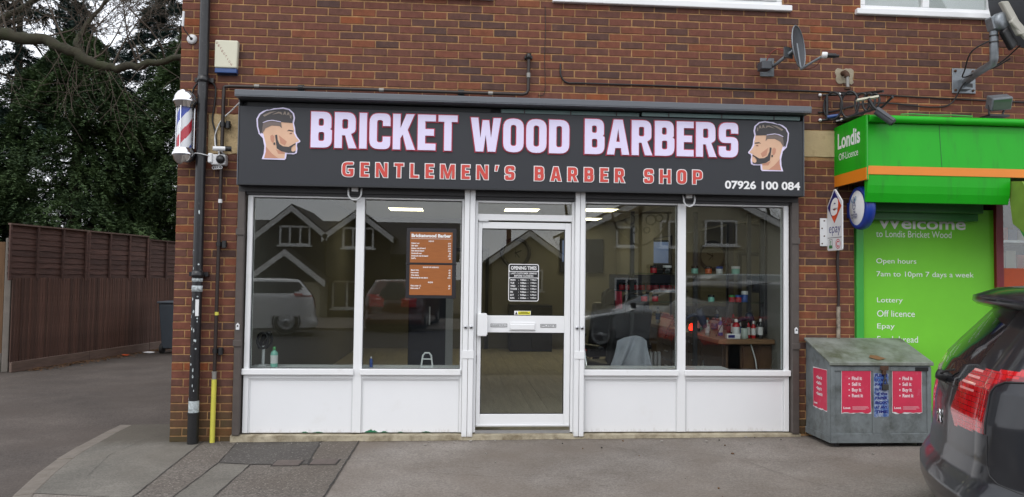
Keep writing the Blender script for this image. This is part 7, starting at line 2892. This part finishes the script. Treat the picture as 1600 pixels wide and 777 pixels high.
gable(t, -6.9, 1.3, 3.2, 4.2, -26, -22.0, 'darktile', 1.5)
house_window(t, -4.25, -3.07, 2.70, 3.45, -21.99, (-3.85, -3.46))
house_window(t, -1.85, -.65, 2.62, 3.42, -21.99, (-1.45, -1.05))
house_window(t, -7.5, -6.3, 2.70, 3.45, -21.99, (-7.1, -6.7))
gable(t, -3.75, 1.35, 1.38, 2.42, -24, -20.9, 'darktile', 1.30)
b = MB()
b.box(-5.05, -2.48, -24, -20.91, -.3, 1.295)
b.build('porch_wall', 'render', t)
house_window(t, -2.30, -1.15, .25, 1.35, -22.58, (-1.72,))
house_window(t, -.3, 1.2, .35, 1.35, -22.58, (.2, .7))
t = thing('house', 'tan gable fronted house reflected in the glass of the door', 'house', (5.6, -26, -.3))
gable(t, 5.62, 1.55, 2.35, 3.45, -31, -24.0, 'tanwall', -.3)
house_window(t, 4.9, 6.2, 1.0, 1.9, -23.99, (5.55,))
b = MB()
b.box(3.2, 4.06, -30, -25, -.3, 2.0)
b.build('side_wall', 'tanwall', t)
b = MB()
b.box(3.0, 4.065, -30.2, -24.8, 2.0, 2.2)
b.build('side_roof', 'rooftile', t)
b = MB()
b.box(4.9, 5.1, -28, -27.6, 2.9, 3.9)
b.build('chimney', 'brickwork', t)
t = thing('house', 'tall cream house with white windows reflected in the right panes', 'house', (11.5, -24, -.3))
gable(t, 11.2, 3.75, 3.55, 5.35, -28, -20.0, 'render', -.3, .3)
for x0, x1, z0, z1, sp_ in ((8.45, 9.15, 2.75, 3.50, ()), (10.1, 10.85, 2.75, 3.75, (10.45,)), (11.8, 13.05, 2.85, 3.80, (12.45,)), (8.4, 9.3, .5, 1.6, (8.85,)), (12.6, 13.9, .6, 1.7, (13.25,))):
    house_window(t, x0, x1, z0, z1, -19.99, sp_)
b = MB()
b.box(10.6, 12.3, -19.985, -19.2, 1.85, 2.55)
b.build('bay_tiles', 'tilebrown', t)
b = MB()
b.box(10.7, 12.2, -19.985, -19.3, -.3, 1.845)
b.build('bay', 'render', t)
house_window(t, 10.85, 12.05, .6, 1.7, -19.29, (11.25, 11.65))
b = MB()
b.box(9.75, 10.5, -19.985, -19.93, -.1, 1.9)
d_ = b.build('door', 'navydoor', t)
b = MB()
b.box(9.6, 10.65, -19.98, -19.0, 1.95, 2.1)
b.build('porch_roof', 'rooftile', t)
t = thing('garage', 'low tan garage between the cream house and the next one', 'garage', (16.5, -22, -.3))
gable(t, 17.0, 1.9, 2.2, 3.3, -28, -20.6, 'tilebrown', -.3)
b = MB()
b.box(15.8, 18.2, -20.59, -20.5, -.1, 1.95)
b.build('garage_door', 'barge', t)
# ornate post across the road
t = thing('street_lamp', 'dark ornate post with curled brackets across the road', 'lamp post', (7.38, -12.0, .0))
b = MB()
b.lathe([(.13, -.06), (.13, .25), (.08, .32), (.06, 1.0), (.075, 1.05), (.055, 1.10), (.05, 3.35), (.09, 3.4), (.05, 3.5), (0, 3.62)], (7.38, -12, 0), (0, 0, 1), 16)
b.build('post', 'brownpipe', t)
for s in (-1, 1):
    b = MB()
    P = [(7.38 + s * (.05 + .7 * math.sin(u / 10 * math.pi / 2)), -12, 2.45 + .85 * (u / 10) ** 1.4) for u in range(11)]
    b.tube(P, .028, 8)
    b.tube([(7.38, -12, 3.30), (7.38 + s * .85, -12, 3.32)], .028, 8)
    b.build('bracket', 'brownpipe', t)
    for cx, cz, r_ in ((.28, 3.12, .13), (.50, 3.17, .09), (.17, 2.85, .08)):
        b = MB()
        b.tube([(7.38 + s * cx + r_ * math.cos(2 * math.pi * k / 20), -12, cz + r_ * math.sin(2 * math.pi * k / 20)) for k in range(21)], .018, 6, caps=False)
        b.build('ring', 'brownpipe', t)
# hedge, low wall, street trees
b = MB()
b.box(-12, -5.4, -20.6, -20.45, .02, .75)
b.build('brick_wall', 'brickwork')
tag(bpy.data.objects['brick_wall'], 'low garden wall before the dark gabled house', 'wall')
bare_tree('bare street tree standing past the tan gabled house', [([(7.6, -27, 2.0), (7.7, -27, 4.0), (7.4, -27, 6.0)], .12, .03, 3, 1.8, 1), ([(7.65, -27, 3.0), (8.6, -27, 5.0)], .06, .02, 3, 1.6, 1)], 41, 3, trunk=[(7.6, -27, -.3), (7.6, -27, 2.0)])
bare_tree('bare street tree beyond the end of the cream house', [([(16.2, -24, 2.0), (16.0, -24, 4.5), (15.4, -24, 7.0)], .12, .03, 3, 1.8, 1), ([(16.1, -24, 3.2), (17.0, -24, 5.4)], .06, .02, 3, 1.6, 1)], 42, 3, trunk=[(16.2, -24, -.3), (16.2, -24, 2.0)])
